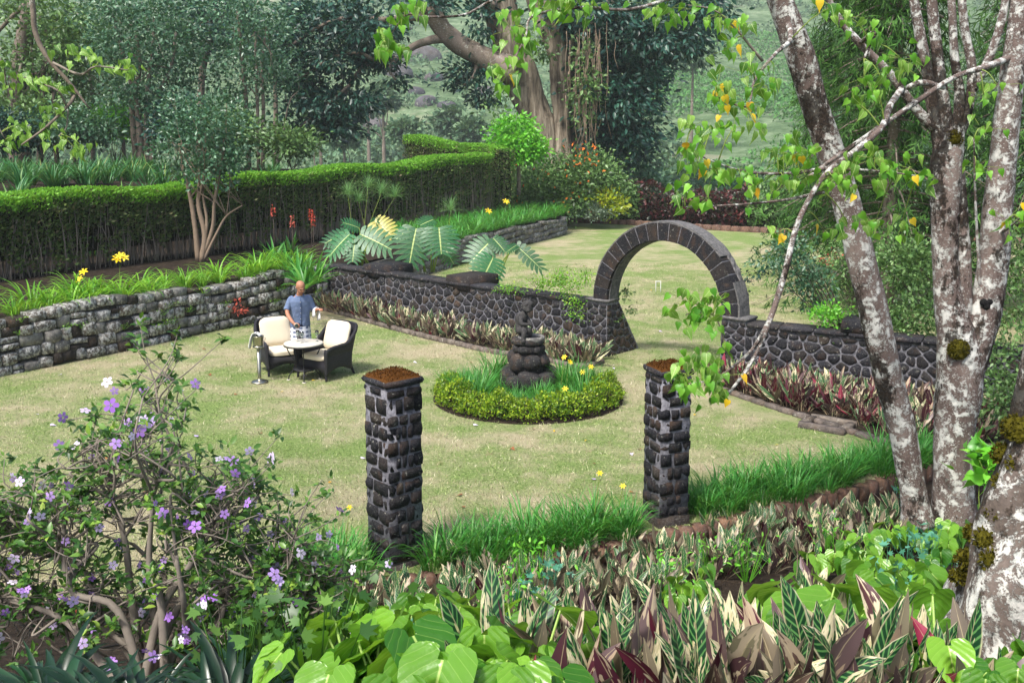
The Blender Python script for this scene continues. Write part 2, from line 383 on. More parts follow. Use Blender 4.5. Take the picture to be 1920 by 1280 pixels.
M['lf_lily3'] = leaf_mat('dark_lily_blade', ['#1c4a22', '#2a6232', '#3a7840', '#4f8a4c', '#7a8a3a'], .28, .4, 'island', .4, .45, .4, '#70a040')
M['lf_strap'] = leaf_mat('dark_strap_leaf', ['#0f2214', '#18361f', '#24482a'], .1, .3, 'island', 1, .3, .5)
M['lf_bush'] = leaf_mat('flowering_shrub_leaf', ['#28481a', '#3d6524', '#567f30', '#789c3e', '#a0b84c'], .28, .38, 'object', 2.0, .35, .4, '#9cc040')
M['lf_bush_i'] = leaf_mat('flowering_shrub_leaf_small', ['#20401a', '#345c24', '#4a7430', '#6c9040'], .28, .38, 'island', 2.0, .35, .4, '#9cc040')
M['lf_tea'] = leaf_mat('tea_leaf', ['#3a6630', '#4d8040', '#66984e'], .2, .5, 'island', .08, .3, .2)
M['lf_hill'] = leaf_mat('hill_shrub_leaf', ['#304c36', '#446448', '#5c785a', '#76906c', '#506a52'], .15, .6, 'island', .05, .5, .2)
M['lf_croton'] = leaf_mat('croton_leaf', ['#7a9a1c', '#b8c42c', '#56781c', '#d0cc40'], .3, .35, 'island', 1, .3, .4, '#d8e040')
M['lf_red'] = leaf_mat('red_leaf', ['#2c1a1c', '#4a2226', '#1e2a1c', '#28361f', '#6a2c30'], .2, .4, 'island', .8, .5, .4, '#a04040')
M['lf_silver'] = leaf_mat('silver_leaf', ['#6f8070', '#8a9a88', '#566a58'], .2, .6, 'island', 1, .3, .2)
M['lf_papyrus'] = leaf_mat('papyrus_thread', ['#5a8a50', '#7aa86c', '#94bc84'], .4, .6, 'island', 1, .2, .2)
M['lf_teal'] = leaf_mat('blue_green_leaf', ['#3f7a60', '#4f8c70', '#62a084'], .25, .45, 'island', 3, .3, .35, '#70b070')
def petal(name, a, b, tr=.3):
    t = NT(name); r = t.n('ObjectInfo').outputs['Random']; c = t.mix(r, lin(a), lin(b))
    p = t.pr(c, .6, spec=.2); x = t.n('BsdfTranslucent'); t.set(x.inputs[0], c); m = t.n('MixShader'); m.inputs[0].default_value = tr
    t.t.links.new(p.outputs[0], m.inputs[1]); t.t.links.new(x.outputs[0], m.inputs[2]); return t.end(m)
M['pt_violet'] = petal('violet_petal', '#9a68c4', '#c0a0e0'); M['pt_pale'] = petal('pale_lilac_petal', '#cbb4e8', '#f0e6f6')
M['pt_yellow'] = petal('yellow_petal', '#f0cc1c', '#f8e04c'); M['pt_orange'] = petal('orange_petal', '#e06a24', '#f09040'); M['pt_red'] = petal('coral_petal', '#b84a3a', '#cc7464')
def stro_mat(name, rnd, red=0.0):
    t = NT(name); uv = t.co(False); sp = t.n('SeparateXYZ'); t.set(sp.inputs[0], uv)
    u, v = sp.outputs[0], sp.outputs[1]; au = t.ma('ABSOLUTE', u)
    g = t.n('NewGeometry'); r = g.outputs['Random Per Island'] if rnd == 'island' else t.n('ObjectInfo').outputs['Random']
    off = t.ma('MULTIPLY', r, 37.0)
    s = t.ma('SINE', t.ma('MULTIPLY', t.ma('SUBTRACT', v, t.ma('MULTIPLY', au, .16)), 62.0))     # feathered side veins
    green = t.mix(t.sm(s, .2, .9), lin('#163c22'), lin('#55864a'))
    cv = t.n('CombineXYZ'); t.set(cv.inputs[0], t.ma('ADD', t.ma('MULTIPLY', u, 1.3), off)); t.set(cv.inputs[1], t.ma('SUBTRACT', t.ma('MULTIPLY', v, 2.4), t.ma('MULTIPLY', au, .5))); t.set(cv.inputs[2], off)
    pat = t.noise(cv.outputs[0], 1.5, 2, .5)
    patch = t.sm(t.ma('ADD', pat, t.ma('MULTIPLY', t.ma('SUBTRACT', r, .5), .35)), .59 + .01 * red, .62 + .01 * red)
    edge = t.sm(au, .8, .95)
    cream = t.mix(t.sm(t.noise(cv.outputs[0], 3, 2), .4, .7), lin('#dcd2b0'), lin('#b9b084'))
    top = t.mix(t.ma('MAXIMUM', patch, t.ma('MULTIPLY', edge, .6)), green, cream)
    und = t.mix(patch, t.ramp(t.ma('FRACT', t.ma('MULTIPLY', r, 7.3)), [(0, lin('#4a2833')), (.3, lin('#6c5c5a')), (.62 - .3 * red, lin('#7d765c')), (.86 - .4 * red, lin('#4c2030')), (.95 - .3 * red, lin('#5c2032')), (1, lin('#98344e'))]), t.mix(t.ma('FRACT', t.ma('MULTIPLY', r, 5.1)), lin('#cfc3a4'), lin('#a08a74')))
    c = t.mix(g.outputs['Backfacing'], und, top)
    c = t.mix(t.ma('GREATER_THAN', t.ma('FRACT', t.ma('MULTIPLY', r, 13.7)), .80 - .2 * red), c, und)
    c = t.mix(t.sm(au, .07, .03), c, t.mix(.5, c, lin('#c8b890')))
    p = t.pr(c, .4, spec=.4); x = t.n('BsdfTranslucent'); t.set(x.inputs[0], c); m = t.n('MixShader'); m.inputs[0].default_value = .22
    t.t.links.new(p.outputs[0], m.inputs[1]); t.t.links.new(x.outputs[0], m.inputs[2]); return t.end(m)
M['stro'] = stro_mat('variegated_leaf', 'object'); M['stro_i'] = stro_mat('variegated_leaf_small', 'island'); M['stro_r'] = stro_mat('maroon_variegated_leaf', 'island', 1.0)
def vein_mat(name, a, b, vein, freq, slope, trans=.35, rough=.35):
    t = NT(name); uv = t.co(False); sp = t.n('SeparateXYZ'); t.set(sp.inputs[0], uv); u, v = sp.outputs[0], sp.outputs[1]; au = t.ma('ABSOLUTE', u)
    r = t.n('ObjectInfo').outputs['Random']
    base = t.mix(r, lin(a), lin(b)); base = t.mix(t.ma('MULTIPLY', t.noise(t.pos(), 9, 3), .5), base, t.mix(.5, base, lin('#1a3008')))
    s = t.ma('SINE', t.ma('MULTIPLY', t.ma('SUBTRACT', v, t.ma('MULTIPLY', au, slope)), freq))
    ve = t.ma('MAXIMUM', t.ma('MULTIPLY', t.sm(s, .965, 1.0), .28), t.sm(au, .05, .015))
    c = t.mix(ve, base, lin(vein))
    p = t.pr(c, rough, t.ma('ADD', t.ma('MULTIPLY', s, .35), t.noise(t.pos(), 25, 3)), .22, .01, spec=.5); x = t.n('BsdfTranslucent'); t.set(x.inputs[0], t.mix(.4, c, lin('#b0dc30'))); m = t.n('MixShader'); m.inputs[0].default_value = trans
    t.t.links.new(p.outputs[0], m.inputs[1]); t.t.links.new(x.outputs[0], m.inputs[2]); return t.end(m)
M['lf_heart'] = vein_mat('heart_leaf_green', '#2f6a1a', '#9cc858', '#c8dc90', 30, .5, .4, .4)
M['anth'] = vein_mat('anthurium_leaf', '#306c1c', '#86bc3c', '#b4d070', 34, .5, .38, .3)
M['mons'] = vein_mat('monstera_leaf', '#1c4f30', '#357648', '#bccc80', 40, .35, .22, .42)
M['teal_leaf'] = vein_mat('blue_green_rosette_leaf', '#3f8068', '#5a9c84', '#9cc4a8', 50, .45, .2, .45)

# ------------------------------------------------------------------ the ground
def ngon(name, pts, mat):
    bm = bmesh.new(); f = bm.faces.new([bm.verts.new(p) for p in pts])
    if f.normal.z < 0: f.normal_flip()
    bmesh.ops.triangulate(bm, faces=bm.faces[:]); me = bpy.data.meshes.new(name); bm.to_mesh(me); bm.free()
    me.materials.append(mat); return link(name, me)
EDGE = [(8.5, 14.2), (6.6, 13.7), (5.2, 12.85), (4.0, 12.1), (2.82, 11.4), (1.8, 10.85), (.81, 10.34), (-.61, 9.8), (-1.81, 9.43), (-4, 8.95), (-8, 8.6), (-14, 8.6)]
EDGEC = catmull([e + (0,) for e in EDGE], 4)[:, :2]
lawn = ngon('lawn', [(x, y, 0) for x, y in EDGEC] + [(-40, 8.6, 0), (-40, 53, 0), (3.1, 53.2, 0), (11.65, 47.1, 0), (30, 38, 0), (60, 30, 0), (60, 14.2, 0)], M['lawn'])
tag(lawn, kind='structure')
mb = MB(); grid(mb, np.linspace(-16, 16, 90), np.linspace(1.5, 14.6, 50), lambda x, y: bank_z(x, max(y, 3.5)) - (.5 if y > 14.3 else 0))
tag(mb.build('planted_bank', M['soil']), kind='structure')
def hill_z(x, y):
    z = float(np.interp(y, [-60, 58, 85, 112, 150, 250, 320, 420, 600, 900], [-.45, -.45, -9, -10, -1, 19, 35, 68, 125, 190]))
    k = min(max((y - 70) / 60, 0), 1)
    return z + k * (5 * noise.noise(Vector((x * .014, y * .014, 2))) + 1.6 * noise.noise(Vector((x * .05, y * .05, 5)))) + .012 * abs(x + 20) * k
mb = MB(); grid(mb, np.concatenate([np.linspace(-700, -200, 24), np.linspace(-190, 190, 110), np.linspace(200, 700, 24)]), np.concatenate([np.linspace(-60, 55, 8), np.linspace(58, 430, 130), np.linspace(440, 900, 25)]), hill_z)
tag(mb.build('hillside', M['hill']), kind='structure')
WL = [(-13, 12.5), (-11.3, 15.8), (-9.64, 18.31), (-8.38, 20.2), (-6.94, 22.7), (-5.8, 24.4), (-4.75, 26.1)]
FW = [(-4.3, 26.9), (-3.2, 31), (-1.55, 35.8), (.6, 41.5), (2.35, 45.6), (2.2, 47.2), (1.0, 48.6)]
terr = ngon('terrace', [(x - .12, y + .08, 1.0) for x, y in WL] + [(x - .1, y + .05, .86) for x, y in FW[1:5]] + [(2.5, 62, .8), (-60, 62, 1.0), (-60, 12, 1.0)], M['soil'])
tag(terr, kind='structure')
HP = [(-14.5, 20.0), (-12.4, 23.8), (-10.0, 28.2), (-6.9, 34.2), (-3.8, 39.6), (-.9, 44.2)]
def upper_z(x, y):
    # distance behind the hedge line
    d = min(((x - a) * (-(b2 - b)) + (y - b) * (a2 - a)) / sqrt((a2 - a) ** 2 + (b2 - b) ** 2) for (a, b), (a2, b2) in [(HP[1], HP[3]), (HP[3], HP[5])])
    t = min(max((d - 1.2) / 4.5, 0), 1); t = t * t * (3 - 2 * t)
    f = min(max((-6.5 - x) / 3, 0), 1)
    return .9 + 2.0 * t * f + .12 * noise.noise(Vector((x * .5, y * .5, 0)))
class HLine:
    p = catmull([q + (0,) for q in [(-22.0, 6.0)] + HP], 6)[:, :2]
def behind(i, d):
    q = HLine.p; t = nrm(q[min(i + 1, len(q) - 1)] - q[max(i - 1, 0)]); return q[i] + np.array([-t[1], t[0]]) * d
mb = MB(); ds = np.concatenate([np.linspace(.5, 8, 16), np.linspace(10, 40, 8)]); n_ = len(HLine.p)
V = [(*behind(i, d), upper_z(*behind(i, d))) for i in range(n_) for d in ds]; m_ = len(ds)
i_, j_ = np.meshgrid(np.arange(n_ - 1), np.arange(m_ - 1), indexing='ij')
mb.add(V, np.stack([i_ * m_ + j_, (i_ + 1) * m_ + j_, (i_ + 1) * m_ + j_ + 1, i_ * m_ + j_ + 1], -1).reshape(-1, 4))
tag(mb.build('upper_bank', M['soil']), kind='structure')
def fall_z(x, y): return upper_z(x, y)

# ------------------------------------------------------------------ stone walls
class Path:
    def __init__(s, pts, k=6):
        s.p = catmull([tuple(p) + (0,) for p in pts], k)[:, :2]; d = np.linalg.norm(np.diff(s.p, axis=0), axis=1); s.s = np.concatenate([[0], np.cumsum(d)]); s.L = s.s[-1]
    def at(s, u):
        x = np.interp(u, s.s, s.p[:, 0]); y = np.interp(u, s.s, s.p[:, 1]); e = .06
        dx = np.interp(u + e, s.s, s.p[:, 0]) - np.interp(u - e, s.s, s.p[:, 0]); dy = np.interp(u + e, s.s, s.p[:, 1]) - np.interp(u - e, s.s, s.p[:, 1])
        l = max(sqrt(dx * dx + dy * dy), 1e-6); return Vector((x, y, 0)), Vector((dx / l, dy / l, 0)), Vector((dy / l, -dx / l, 0))
def core_strip(name, path, u0, u1, z0, ztop, d0, d1, mat, parent, step=.35):
    mb = MB(); n = max(2, int((u1 - u0) / step)); V = []
    for i in range(n + 1):
        u = u0 + (u1 - u0) * i / n; p, t, q = path.at(u); zt = ztop(u) if callable(ztop) else ztop
        for d, z in ((d0, z0), (d0, zt), (d1, zt), (d1, z0)): V.append(p + q * d + Vector((0, 0, z)))
    Fs = []
    for i in range(n):
        a, b = i * 4, i * 4 + 4
        for k in range(4): Fs.append((a + k, a + (k + 1) % 4, b + (k + 1) % 4, b + k))
    Fs += [(3, 2, 1, 0), (n * 4, n * 4 + 1, n * 4 + 2, n * 4 + 3)]
    mb.add([tuple(v) for v in V], Fs); return mb.build(name, mat, parent, smooth=False)
def clip(poly, a, b, c):                   # keep a*x+b*y<=c
    o = []
    for i in range(len(poly)):
        p, q = poly[i], poly[(i + 1) % len(poly)]; dp, dq = a * p[0] + b * p[1] - c, a * q[0] + b * q[1] - c
        if dp <= 0: o.append(p)
        if dp * dq < 0:
            t = dp / (dp - dq); o.append((p[0] + (q[0] - p[0]) * t, p[1] + (q[1] - p[1]) * t))
    return o
def rubble(outline, size, gap, seed, ax=1.15):
    """irregular stones that fill a convex outline, with joints of width gap"""
    r = random.Random(seed); xs = [p[0] for p in outline]; ys = [p[1] for p in outline]; x0, x1, y0, y1 = min(xs), max(xs), min(ys), max(ys)
    pts = []; tries = 0
    while tries < 6000:
        tries += 1; p = (r.uniform(x0, x1), r.uniform(y0, y1)); m = size * r.uniform(.5, 1.25)
        if all(((p[0] - q[0]) / ax) ** 2 + (p[1] - q[1]) ** 2 > m * m for q in pts[-400:]): pts.append(p)
    cells = []
    for i, p in enumerate(pts):
        poly = list(outline)
        nb = sorted((q for q in pts if q is not p), key=lambda q: ((q[0] - p[0]) / ax) ** 2 + (q[1] - p[1]) ** 2)[:14]
        for q in nb:
            nx, ny = (q[0] - p[0]) / ax ** 2, q[1] - p[1]; l = sqrt(nx * nx + ny * ny)
            mx, my = (p[0] + q[0]) / 2, (p[1] + q[1]) / 2
            poly = clip(poly, nx / l, ny / l, (nx * mx + ny * my) / l - gap / 2)
            if len(poly) < 3: break
        if len(poly) < 3: continue
        ar = abs(sum(poly[k][0] * poly[(k + 1) % len(poly)][1] - poly[(k + 1) % len(poly)][0] * poly[k][1] for k in range(len(poly)))) / 2
        if ar > (size * .3) ** 2: cells.append(poly)
    return cells
def stone_from(poly, fmap, depth, r, back=-.05):
    """a stone with rounded outline and bulging face, 40 to 60 triangles; fmap(u,v,d) -> point"""
    o = []
    for i in range(len(poly)):             # round the corners once
        p, q = poly[i], poly[(i + 1) % len(poly)]
        for t in (.16, .84) if sqrt((p[0]-q[0])**2+(p[1]-q[1])**2) > .07 else (.5,): o.append((p[0] + (q[0] - p[0]) * t, p[1] + (q[1] - p[1]) * t))
    n = len(o); cx, cy = sum(p[0] for p in o) / n, sum(p[1] for p in o) / n; V = []
    j = [1 + r.uniform(-.035, .035) for _ in o]
    for k, d in ((1.0, back), (.97, depth * .45), (.8, depth * .95)):
        for q, (x, y) in enumerate(o):
            dd = d + (r.uniform(-.2, .2) * depth if k < 1 else 0); V.append(fmap(cx + (x - cx) * k * j[q], cy + (y - cy) * k * j[q], dd))
    V.append(fmap(cx, cy, depth * r.uniform(.95, 1.3)))
    mb = MB(); a = np.arange(n); b = (a + 1) % n
    mb.add([tuple(v) for v in V], np.concatenate([np.stack([a + i * n, b + i * n, b + i * n + n, a + i * n + n], 1) for i in range(2)]))
    mb.more(np.stack([a + 2 * n, b + 2 * n, np.full(n, 3 * n)], 1), 0); return mb
def face_of(org, du, dv, dn):
    org, du, dv, dn = Vector(org), Vector(du), Vector(dv), Vector(dn); return lambda u, v, d: org + du * u + dv * v + dn * d
def put_stones(cells, fmap, depth, mat, parent, seed, name='stone'):
    r = random.Random(seed)
    for c in cells: stone_from(c, fmap, depth * r.uniform(.7, 1.3), r).build(name, mat if not isinstance(mat, list) else r.choice(mat), parent)
def course_stones(path, u0, u1, top, rows, wmin, wmax, depth, mats, parent, seed, batter=0.0, z0=0.0):
    r = random.Random(seed); cnt = 0
    tot = sum(rows); zf = 0.0
    for k, rh in enumerate(rows):
        u = u0 - r.uniform(0, wmin)
        while u < u1:
            wd = r.uniform(wmin, wmax); uc = u + wd / 2
            if uc > u1: break
            H = (top(uc) if callable(top) else top) - z0; h = rh / tot * H
            z = z0 + zf / tot * H + h / 2
            wob = .035 * sin(uc * 1.7 + k) + .02 * sin(uc * 4.1 + k * 2)
            p, t, q = path.at(uc); hh = h * r.uniform(.94, 1.04)
            split = r.random() < .07 and hh > .17
            for part in range(2 if split else 1):
                h2 = hh / 2 * .94 if split else hh; zz = z + wob + ((part - .5) * hh / 2 * 1.06 if split else 0)
                mb = MB(); Mx = Matrix((t, q, Vector((0, 0, 1)))).transposed()
                rot = Matrix.Rotation(r.uniform(-.05, .05), 3, 'Y')
                rbox(mb, p + q * (-.1 + r.uniform(-.02, .02) - batter * zz) + Vector((0, 0, zz)), (wd - r.uniform(.012, .03), depth + .2, h2 - r.uniform(.008, .02)), Mx @ rot, .07, .045)
                mb.build('stone', r.choice(mats), parent); cnt += 1
            u += wd
        zf += rh
    return cnt

p_left = Path(WL)
wl = thing('retaining_wall', 'curved grey dry stone retaining wall below the long hedge and lilies', 'wall', (-7, 22, 0))
topL = lambda u: 1.12 + .06 * sin(u * .9) + .04 * sin(u * 2.3 + 1)
core_strip('wall_core', p_left, 0, p_left.L, -.1, lambda u: topL(u) - .12, -.55, -.1, M['mortar_dark'], wl)
course_stones(p_left, 3.2, p_left.L, topL, [.9, 1.05, 1.15, 1.0, .9], .2, .5, .16, [M['stone_grey']] * 4 + [M['stone_pale'], M['stone_brown']], wl, 3, .06)
p_far = Path(FW)
wf = thing('terrace_wall', 'pale block retaining wall below the lilies beside the croquet lawn', 'wall', (0, 40, 0))
topF = lambda u: .98 - .01 * u
core_strip('wall_core', p_far, 0, p_far.L, -.1, lambda u: topF(u) - .1, -.5, -.1, M['mortar_dark'], wf)
course_stones(p_far, 4, p_far.L, topF, [1, 1.15, 1.1, .9], .3, .75, .14, [M['stone_pale']] * 3 + [M['stone_grey']], wf, 5, .04)

AD = Vector((.743, -.669, 0)); AN = Vector((-.669, -.743, 0)); AO = Vector((2.91, 19.08, 0)); UPV = Vector((0, 0, 1)); RI, RO, ZS, TH = 1.32, 1.65, 1.17, .37
def fA(org, du, dn): return face_of(org, du, UPV, dn)
# wall to the left of the arch
dw = thing('garden_wall', 'dark rubble garden wall between the monsteras and the stone arch', 'wall', AO + AD * -6)
LW = 8.75; Lo = AO + AD * (-1.83 - LW)
pw = Path([(Lo.x, Lo.y), ((Lo + AD * LW / 2).x, (Lo + AD * LW / 2).y), ((Lo + AD * LW).x, (Lo + AD * LW).y)], 2)
core_strip('mortar_bed', pw, 0, LW, -.1, 1.06, -.4, 0, M['mortar'], dw, 4)
put_stones(rubble([(0, .05), (LW, .05), (LW, 1.02), (0, 1.02)], .24, .022, 8), fA(Lo, AD, AN), .022, [M['stone_dark']] * 5 + [M['stone_darker'], M['stone_brown']], dw, 8)
for i in range(13):
    mb = MB(); w_ = LW / 13; rbox(mb, Lo + AD * (w_ * (i + .5)) + AN * -.19 + UPV * 1.085, (w_ - .012, .5, .085), Matrix((AD, -AN, UPV)).transposed(), .06, .012); mb.build('coping_stone', M['stone_dark'], dw)
for s_, L_ in ((5.0, .85), (2.0, .9)):
    mb = MB(); rbox(mb, Lo + AD * s_ + AN * -.45 + UPV * 1.1, (L_, 1.0, .36), Matrix((AD, -AN, UPV)).transposed(), .08, .015); mb.build('buttress_cap', M['stone_darker'], dw)
    mb = MB(); rbox(mb, Lo + AD * s_ + AN * -.6 + UPV * .45, (L_ * .95, .9, .95), Matrix((AD, -AN, UPV)).transposed(), .03, .01); mb.build('buttress', M['stone_dark'], dw)
# wall to the right
RD = Vector((.866, -.5, 0)); RN = Vector((-.5, -.866, 0)); Ro = AO + AD * 1.83; LR = 5.4
rw = thing('garden_wall', 'dark rubble garden wall behind the lichen covered trunks, with a square pier', 'wall', Ro + RD * 2)
pr_ = Path([(Ro.x, Ro.y), ((Ro + RD * LR / 2).x, (Ro + RD * LR / 2).y), ((Ro + RD * LR).x, (Ro + RD * LR).y)], 2)
core_strip('mortar_bed', pr_, 0, LR, -.25, 1.04, -.4, 0, M['mortar'], rw, 4)
put_stones(rubble([(0, -.2), (LR, -.2), (LR, 1.0), (0, 1.0)], .235, .024, 18), fA(Ro, RD, RN), .024, [M['stone_dark']] * 4 + [M['stone_darker']] * 3 + [M['stone_brown']], rw, 18)
for i in range(9):
    mb = MB(); w_ = LR / 9; rbox(mb, Ro + RD * (w_ * (i + .5)) + RN * -.19 + UPV * 1.065, (w_ - .012, .5, .08), Matrix((RD, -RN, UPV)).transposed(), .06, .012); mb.build('coping_stone', M['stone_dark'], rw)
for s_ in (2.0, 5.2):
    mb = MB(); rbox(mb, Ro + RD * s_ + RN * -.3 + UPV * 1.2, (.66, .72, .24), Matrix((RD, -RN, UPV)).transposed(), .05, .012); mb.build('pier_cap', M['stone_darker'], rw)
mb = MB(); e0 = Ro + RD * LR                 # sloping end of the right wall
V = [e0 + RN * a + RD * b + UPV * z for a in (0.02, -.42) for b, z in ((0, -.3), (.75, -.3), (.22, 1.1), (0, 1.1))]
mb.add([tuple(v) for v in V], [(0, 1, 2, 3), (7, 6, 5, 4), (1, 5, 6, 2), (2, 6, 7, 3)]); mb.build('end_buttress', M['mortar_dark'], rw, False)
put_stones(rubble([(0, -.2), (.7, -.2), (.22, 1.0), (0, 1.0)], .2, .024, 28), fA(e0 + RN * .02, RD, RN), .02, M['stone_brown'], rw, 28)

# the arch
ar = thing('stone_arch', 'dark stone garden arch with a semicircular ring standing between two garden walls', 'arch', AO)
def ring_pt(rr, a, d): return AO + AD * (rr * cos(a)) + UPV * (ZS + rr * sin(a)) + AN * d
NV = 19; r = random.Random(4)
def wedge(r0, r1, a0, a1, d0, d1, jit=.006, seg=2):
    V = []
    for i in range(seg + 1):
        a = a0 + (a1 - a0) * i / seg
        for rr, d in ((r0, d0), (r1, d0), (r1, d1), (r0, d1)): V.append(ring_pt(rr + r.uniform(-jit, jit), a, d + r.uniform(-jit, jit)))
    mb = MB(); Fs = []
    for i in range(seg):
        x, y = i * 4, i * 4 + 4
        for k in range(4): Fs.append((x + k, y + k, y + (k + 1) % 4, x + (k + 1) % 4))
    Fs += [(0, 1, 2, 3)]
    Fs += [(seg * 4 + 3, seg * 4 + 2, seg * 4 + 1, seg * 4)]
    mb.add([tuple(v) for v in V], Fs); return mb
for i in range(NV):
    a0, a1 = pi * i / NV, pi * (i + 1) / NV; g = .008
    wedge(RI, RO, a0 + g, a1 - g, .012, -TH + .02).build('voussoir', M['stone_darker'], ar, False)
wedge(RI + .006, RO - .008, 0, pi, 0, -TH + .03, 0, 40).build('mortar_ring', M['mortar'], ar, False)
wedge(RI - .022, RI + .004, 0.0, pi, -.06, -TH + .0, .003, 40).build('soffit_render', M['concrete'], ar, False)
# the rendered back of the ring has broken off over a stretch of the right shoulder
for a0, a1 in ((0.0, .40), (.72, pi)):
    wedge(RO - .004, RO + .035, a0, a1, -.01, -TH - .02, .006, 30 if a1 > 1 else 6).build('extrados_render', M['concrete'], ar, False)
wedge(RO - .004, RO + .03, .40, .72, -.24, -TH - .02, .02, 5).build('broken_render', M['concrete'], ar, False)
for sgn, s0 in ((-1, -RI - .5), (1, RI)):
    o = AO + AD * s0
    mb = MB(); V = [o + AD * a + AN * d + UPV * z for a in (0, .5) for d, z in ((0, -.3), (-1.17, -.3), (-1.17, -.02), (-TH - .02, ZS - .04), (0, ZS - .04))]
    mb.add([tuple(v) for v in V], [(0, 5, 9, 4), (4, 9, 8, 3), (3, 8, 7, 2), (2, 7, 6, 1)]); mb.more([(0, 1, 2), (0, 2, 4), (2, 3, 4), (5, 7, 6), (5, 9, 7), (7, 9, 8)], 0)
    mb.build('pier', M['mortar'], ar, False)
    put_stones(rubble([(.01, -.1), (.49, -.1), (.49, ZS - .08), (.01, ZS - .08)], .21, .02, 31 + sgn, 1.4), fA(o, AD, AN), .022, [M['stone_darker'], M['stone_dark']], ar, 31)
    io = AO + AD * (RI if sgn > 0 else -RI)
    put_stones(rubble([(.01, -.02), (1.14, -.02), (TH + .03, ZS - .1), (.01, ZS - .1)], .22, .022, 41 + sgn), fA(io, -AN, AD * -sgn), .018, [M['stone_brown'], M['stone_dark'], M['stone_brown']], ar, 41)
    mb = MB(); rbox(mb, o + AD * .25 + AN * (-TH / 2) + UPV * (ZS - .015), (.56, TH + .09, .06), Matrix((AD, -AN, UPV)).transposed(), .05, .01); mb.build('impost', M['concrete'], ar)

# ------------------------------------------------------------------ the two free standing pillars
def pillar(label, base, side, h, yaw, seed, moss):
    t = thing('stone_pillar', label, 'pillar', base); r = random.Random(seed)
    Rz = Matrix.Rotation(yaw, 3, 'Z'); b = Vector(base)
    def bx(name, c, size, mat, rnd=.03, jit=.01):
        mb = MB(); rbox(mb, b + Rz @ Vector(c), size, Rz, rnd, jit); return mb.build(name, mat, t)
    bx('mortar_core', (0, 0, h / 2 + .02), (side - .022, side - .022, h - .06), M['mortar_pillar'], .01, .004)
    bx('plinth', (0, 0, .02), (side + .03, side + .03, .5), M['stone_brown'], .05, .02)
    z = .27; k = 0
    while z < h - .12:
        ch = r.uniform(.11, .185); ch = min(ch, h - .06 - z)
        for f in range(4):
            ca, sa = cos(f * pi / 2), sin(f * pi / 2); lng = (f + k) % 2 == 0
            lo, hi = (-side / 2, side / 2) if lng else (-side / 2 + .1, side / 2 - .1)
            cuts = [lo, lo + (hi - lo) * r.uniform(.3, .7), hi] if r.random() < .75 else [lo, lo + (hi - lo) * .33, lo + (hi - lo) * .62, hi]
            if not lng and r.random() < .5: cuts = [lo, hi]
            for x0, x1 in zip(cuts, cuts[1:]):
                hh = ch * r.uniform(.8, 1.0); cx, cy = (x0 + x1) / 2, -side / 2 + .062 + r.uniform(-.006, .004)
                p = (cx * ca - cy * sa, cx * sa + cy * ca, z + ch / 2 + r.uniform(-.01, .01))
                sx, sy = x1 - x0 - r.uniform(.01, .03), .14
                bx('stone', p, (sx, sy, hh) if f % 2 == 0 else (sy, sx, hh), r.choice([M['stone_darker']] * 5 + [M['stone_brown']]), .12, .07)
        z += ch; k += 1
    cap = bx('cap', (0, 0, h - .0), (side + .06, side + .06, .07), M['stone_dark'], .1, .02)
    # cushion of moss on the cap
    mb = MB(); n = 12; xs = np.linspace(-1, 1, n)
    def mz(x, y):
        e = max(abs(x), abs(y)); return .055 * max(0, 1 - e ** 3) * (1 + .5 * noise.noise(Vector((x * 3 + seed, y * 3, 0)))) + .022 * noise.noise(Vector((x * 8, y * 8, seed))) * (1 - e ** 4)
    g = MB(); grid(g, xs, xs, mz); V = np.concatenate(g.v); V[:, :2] *= (side + .05) / 2 * .93; V[:, 2] += h + .03
    mb.add(V @ np.array(Rz.transposed()) + np.array(b), np.concatenate(g.f4)); mb.sub('moss_cushion', moss, cap, t)
    mb = MB(); m = 900; q = rng.uniform(-.92, .92, (m, 2)); zz = np.array([mz(x, y) for x, y in q]); P = np.column_stack([q * (side + .05) / 2 * .93, zz + h + .03]) @ np.array(Rz.transposed()) + np.array(b)
    scatter(mb, P, rand_dir(m, 1.2), rand_dir(m), rng.uniform(.012, .026, m), LEAF); o = mb.sub('moss_tufts', moss, cap, t); o['kind'] = 'stuff'
    return t
PL = Vector((-1.235, 10.05, -.2)); PR = Vector((1.8, 11.2, -.15))
pillar('tall stone pillar topped with a thick orange brown moss cushion', PL, .435, 2.18, radians(40), 61, M['moss'])
pillar('shorter stone pillar whose dark cap is overhung by a leafy heart leaved sprig', PR, .40, 1.96, radians(21), 67, M['moss'])
mb = MB(); rbox(mb, PL + Vector((-.42, -.32, .02)), (.6, .34, .22), Matrix.Rotation(.5, 3, 'Z'), .2, .05); tag(mb.build('boulder', M['kerb']), 'low grey stone block at the foot of the tall mossy pillar', 'stone')

# ------------------------------------------------------------------ kerbs
def kerb(name, label, pts, n, size, mat, z, jit=.04, k=6):
    pa = Path(pts, k); t = thing(name, label, 'kerb', (pa.p[0][0], pa.p[0][1], 0)); L = pa.L / n
    for i in range(n):
        p, d, q = pa.at((i + .5) * L); mb = MB(); rbox(mb, p + Vector((0, 0, z + rng.uniform(-.01, .01))), (L - .015, size[0] * rng.uniform(.9, 1.1), size[1]), Matrix((d, -q, UPV)).transposed() @ Matrix.Rotation(rng.uniform(-.06, .06), 3, 'Z'), .14, jit)
        mb.build('kerb_stone', mat, t)
    return t
KL = [tuple(G(x, y)[:2]) for x, y in ((586, 577), (640, 590), (760, 624), (860, 648), (930, 663), (1010, 674), (1085, 690), (1130, 680))]
kerb('bed_kerb', 'row of worn kerb stones edging the variegated bed below the arch wall', KL, 38, (.13, .14), M['kerb'], .03)
KR = [tuple(G(x, y)[:2]) for x, y in ((1325, 722), (1400, 748), (1480, 775), (1560, 800), (1650, 828), (1760, 850))]
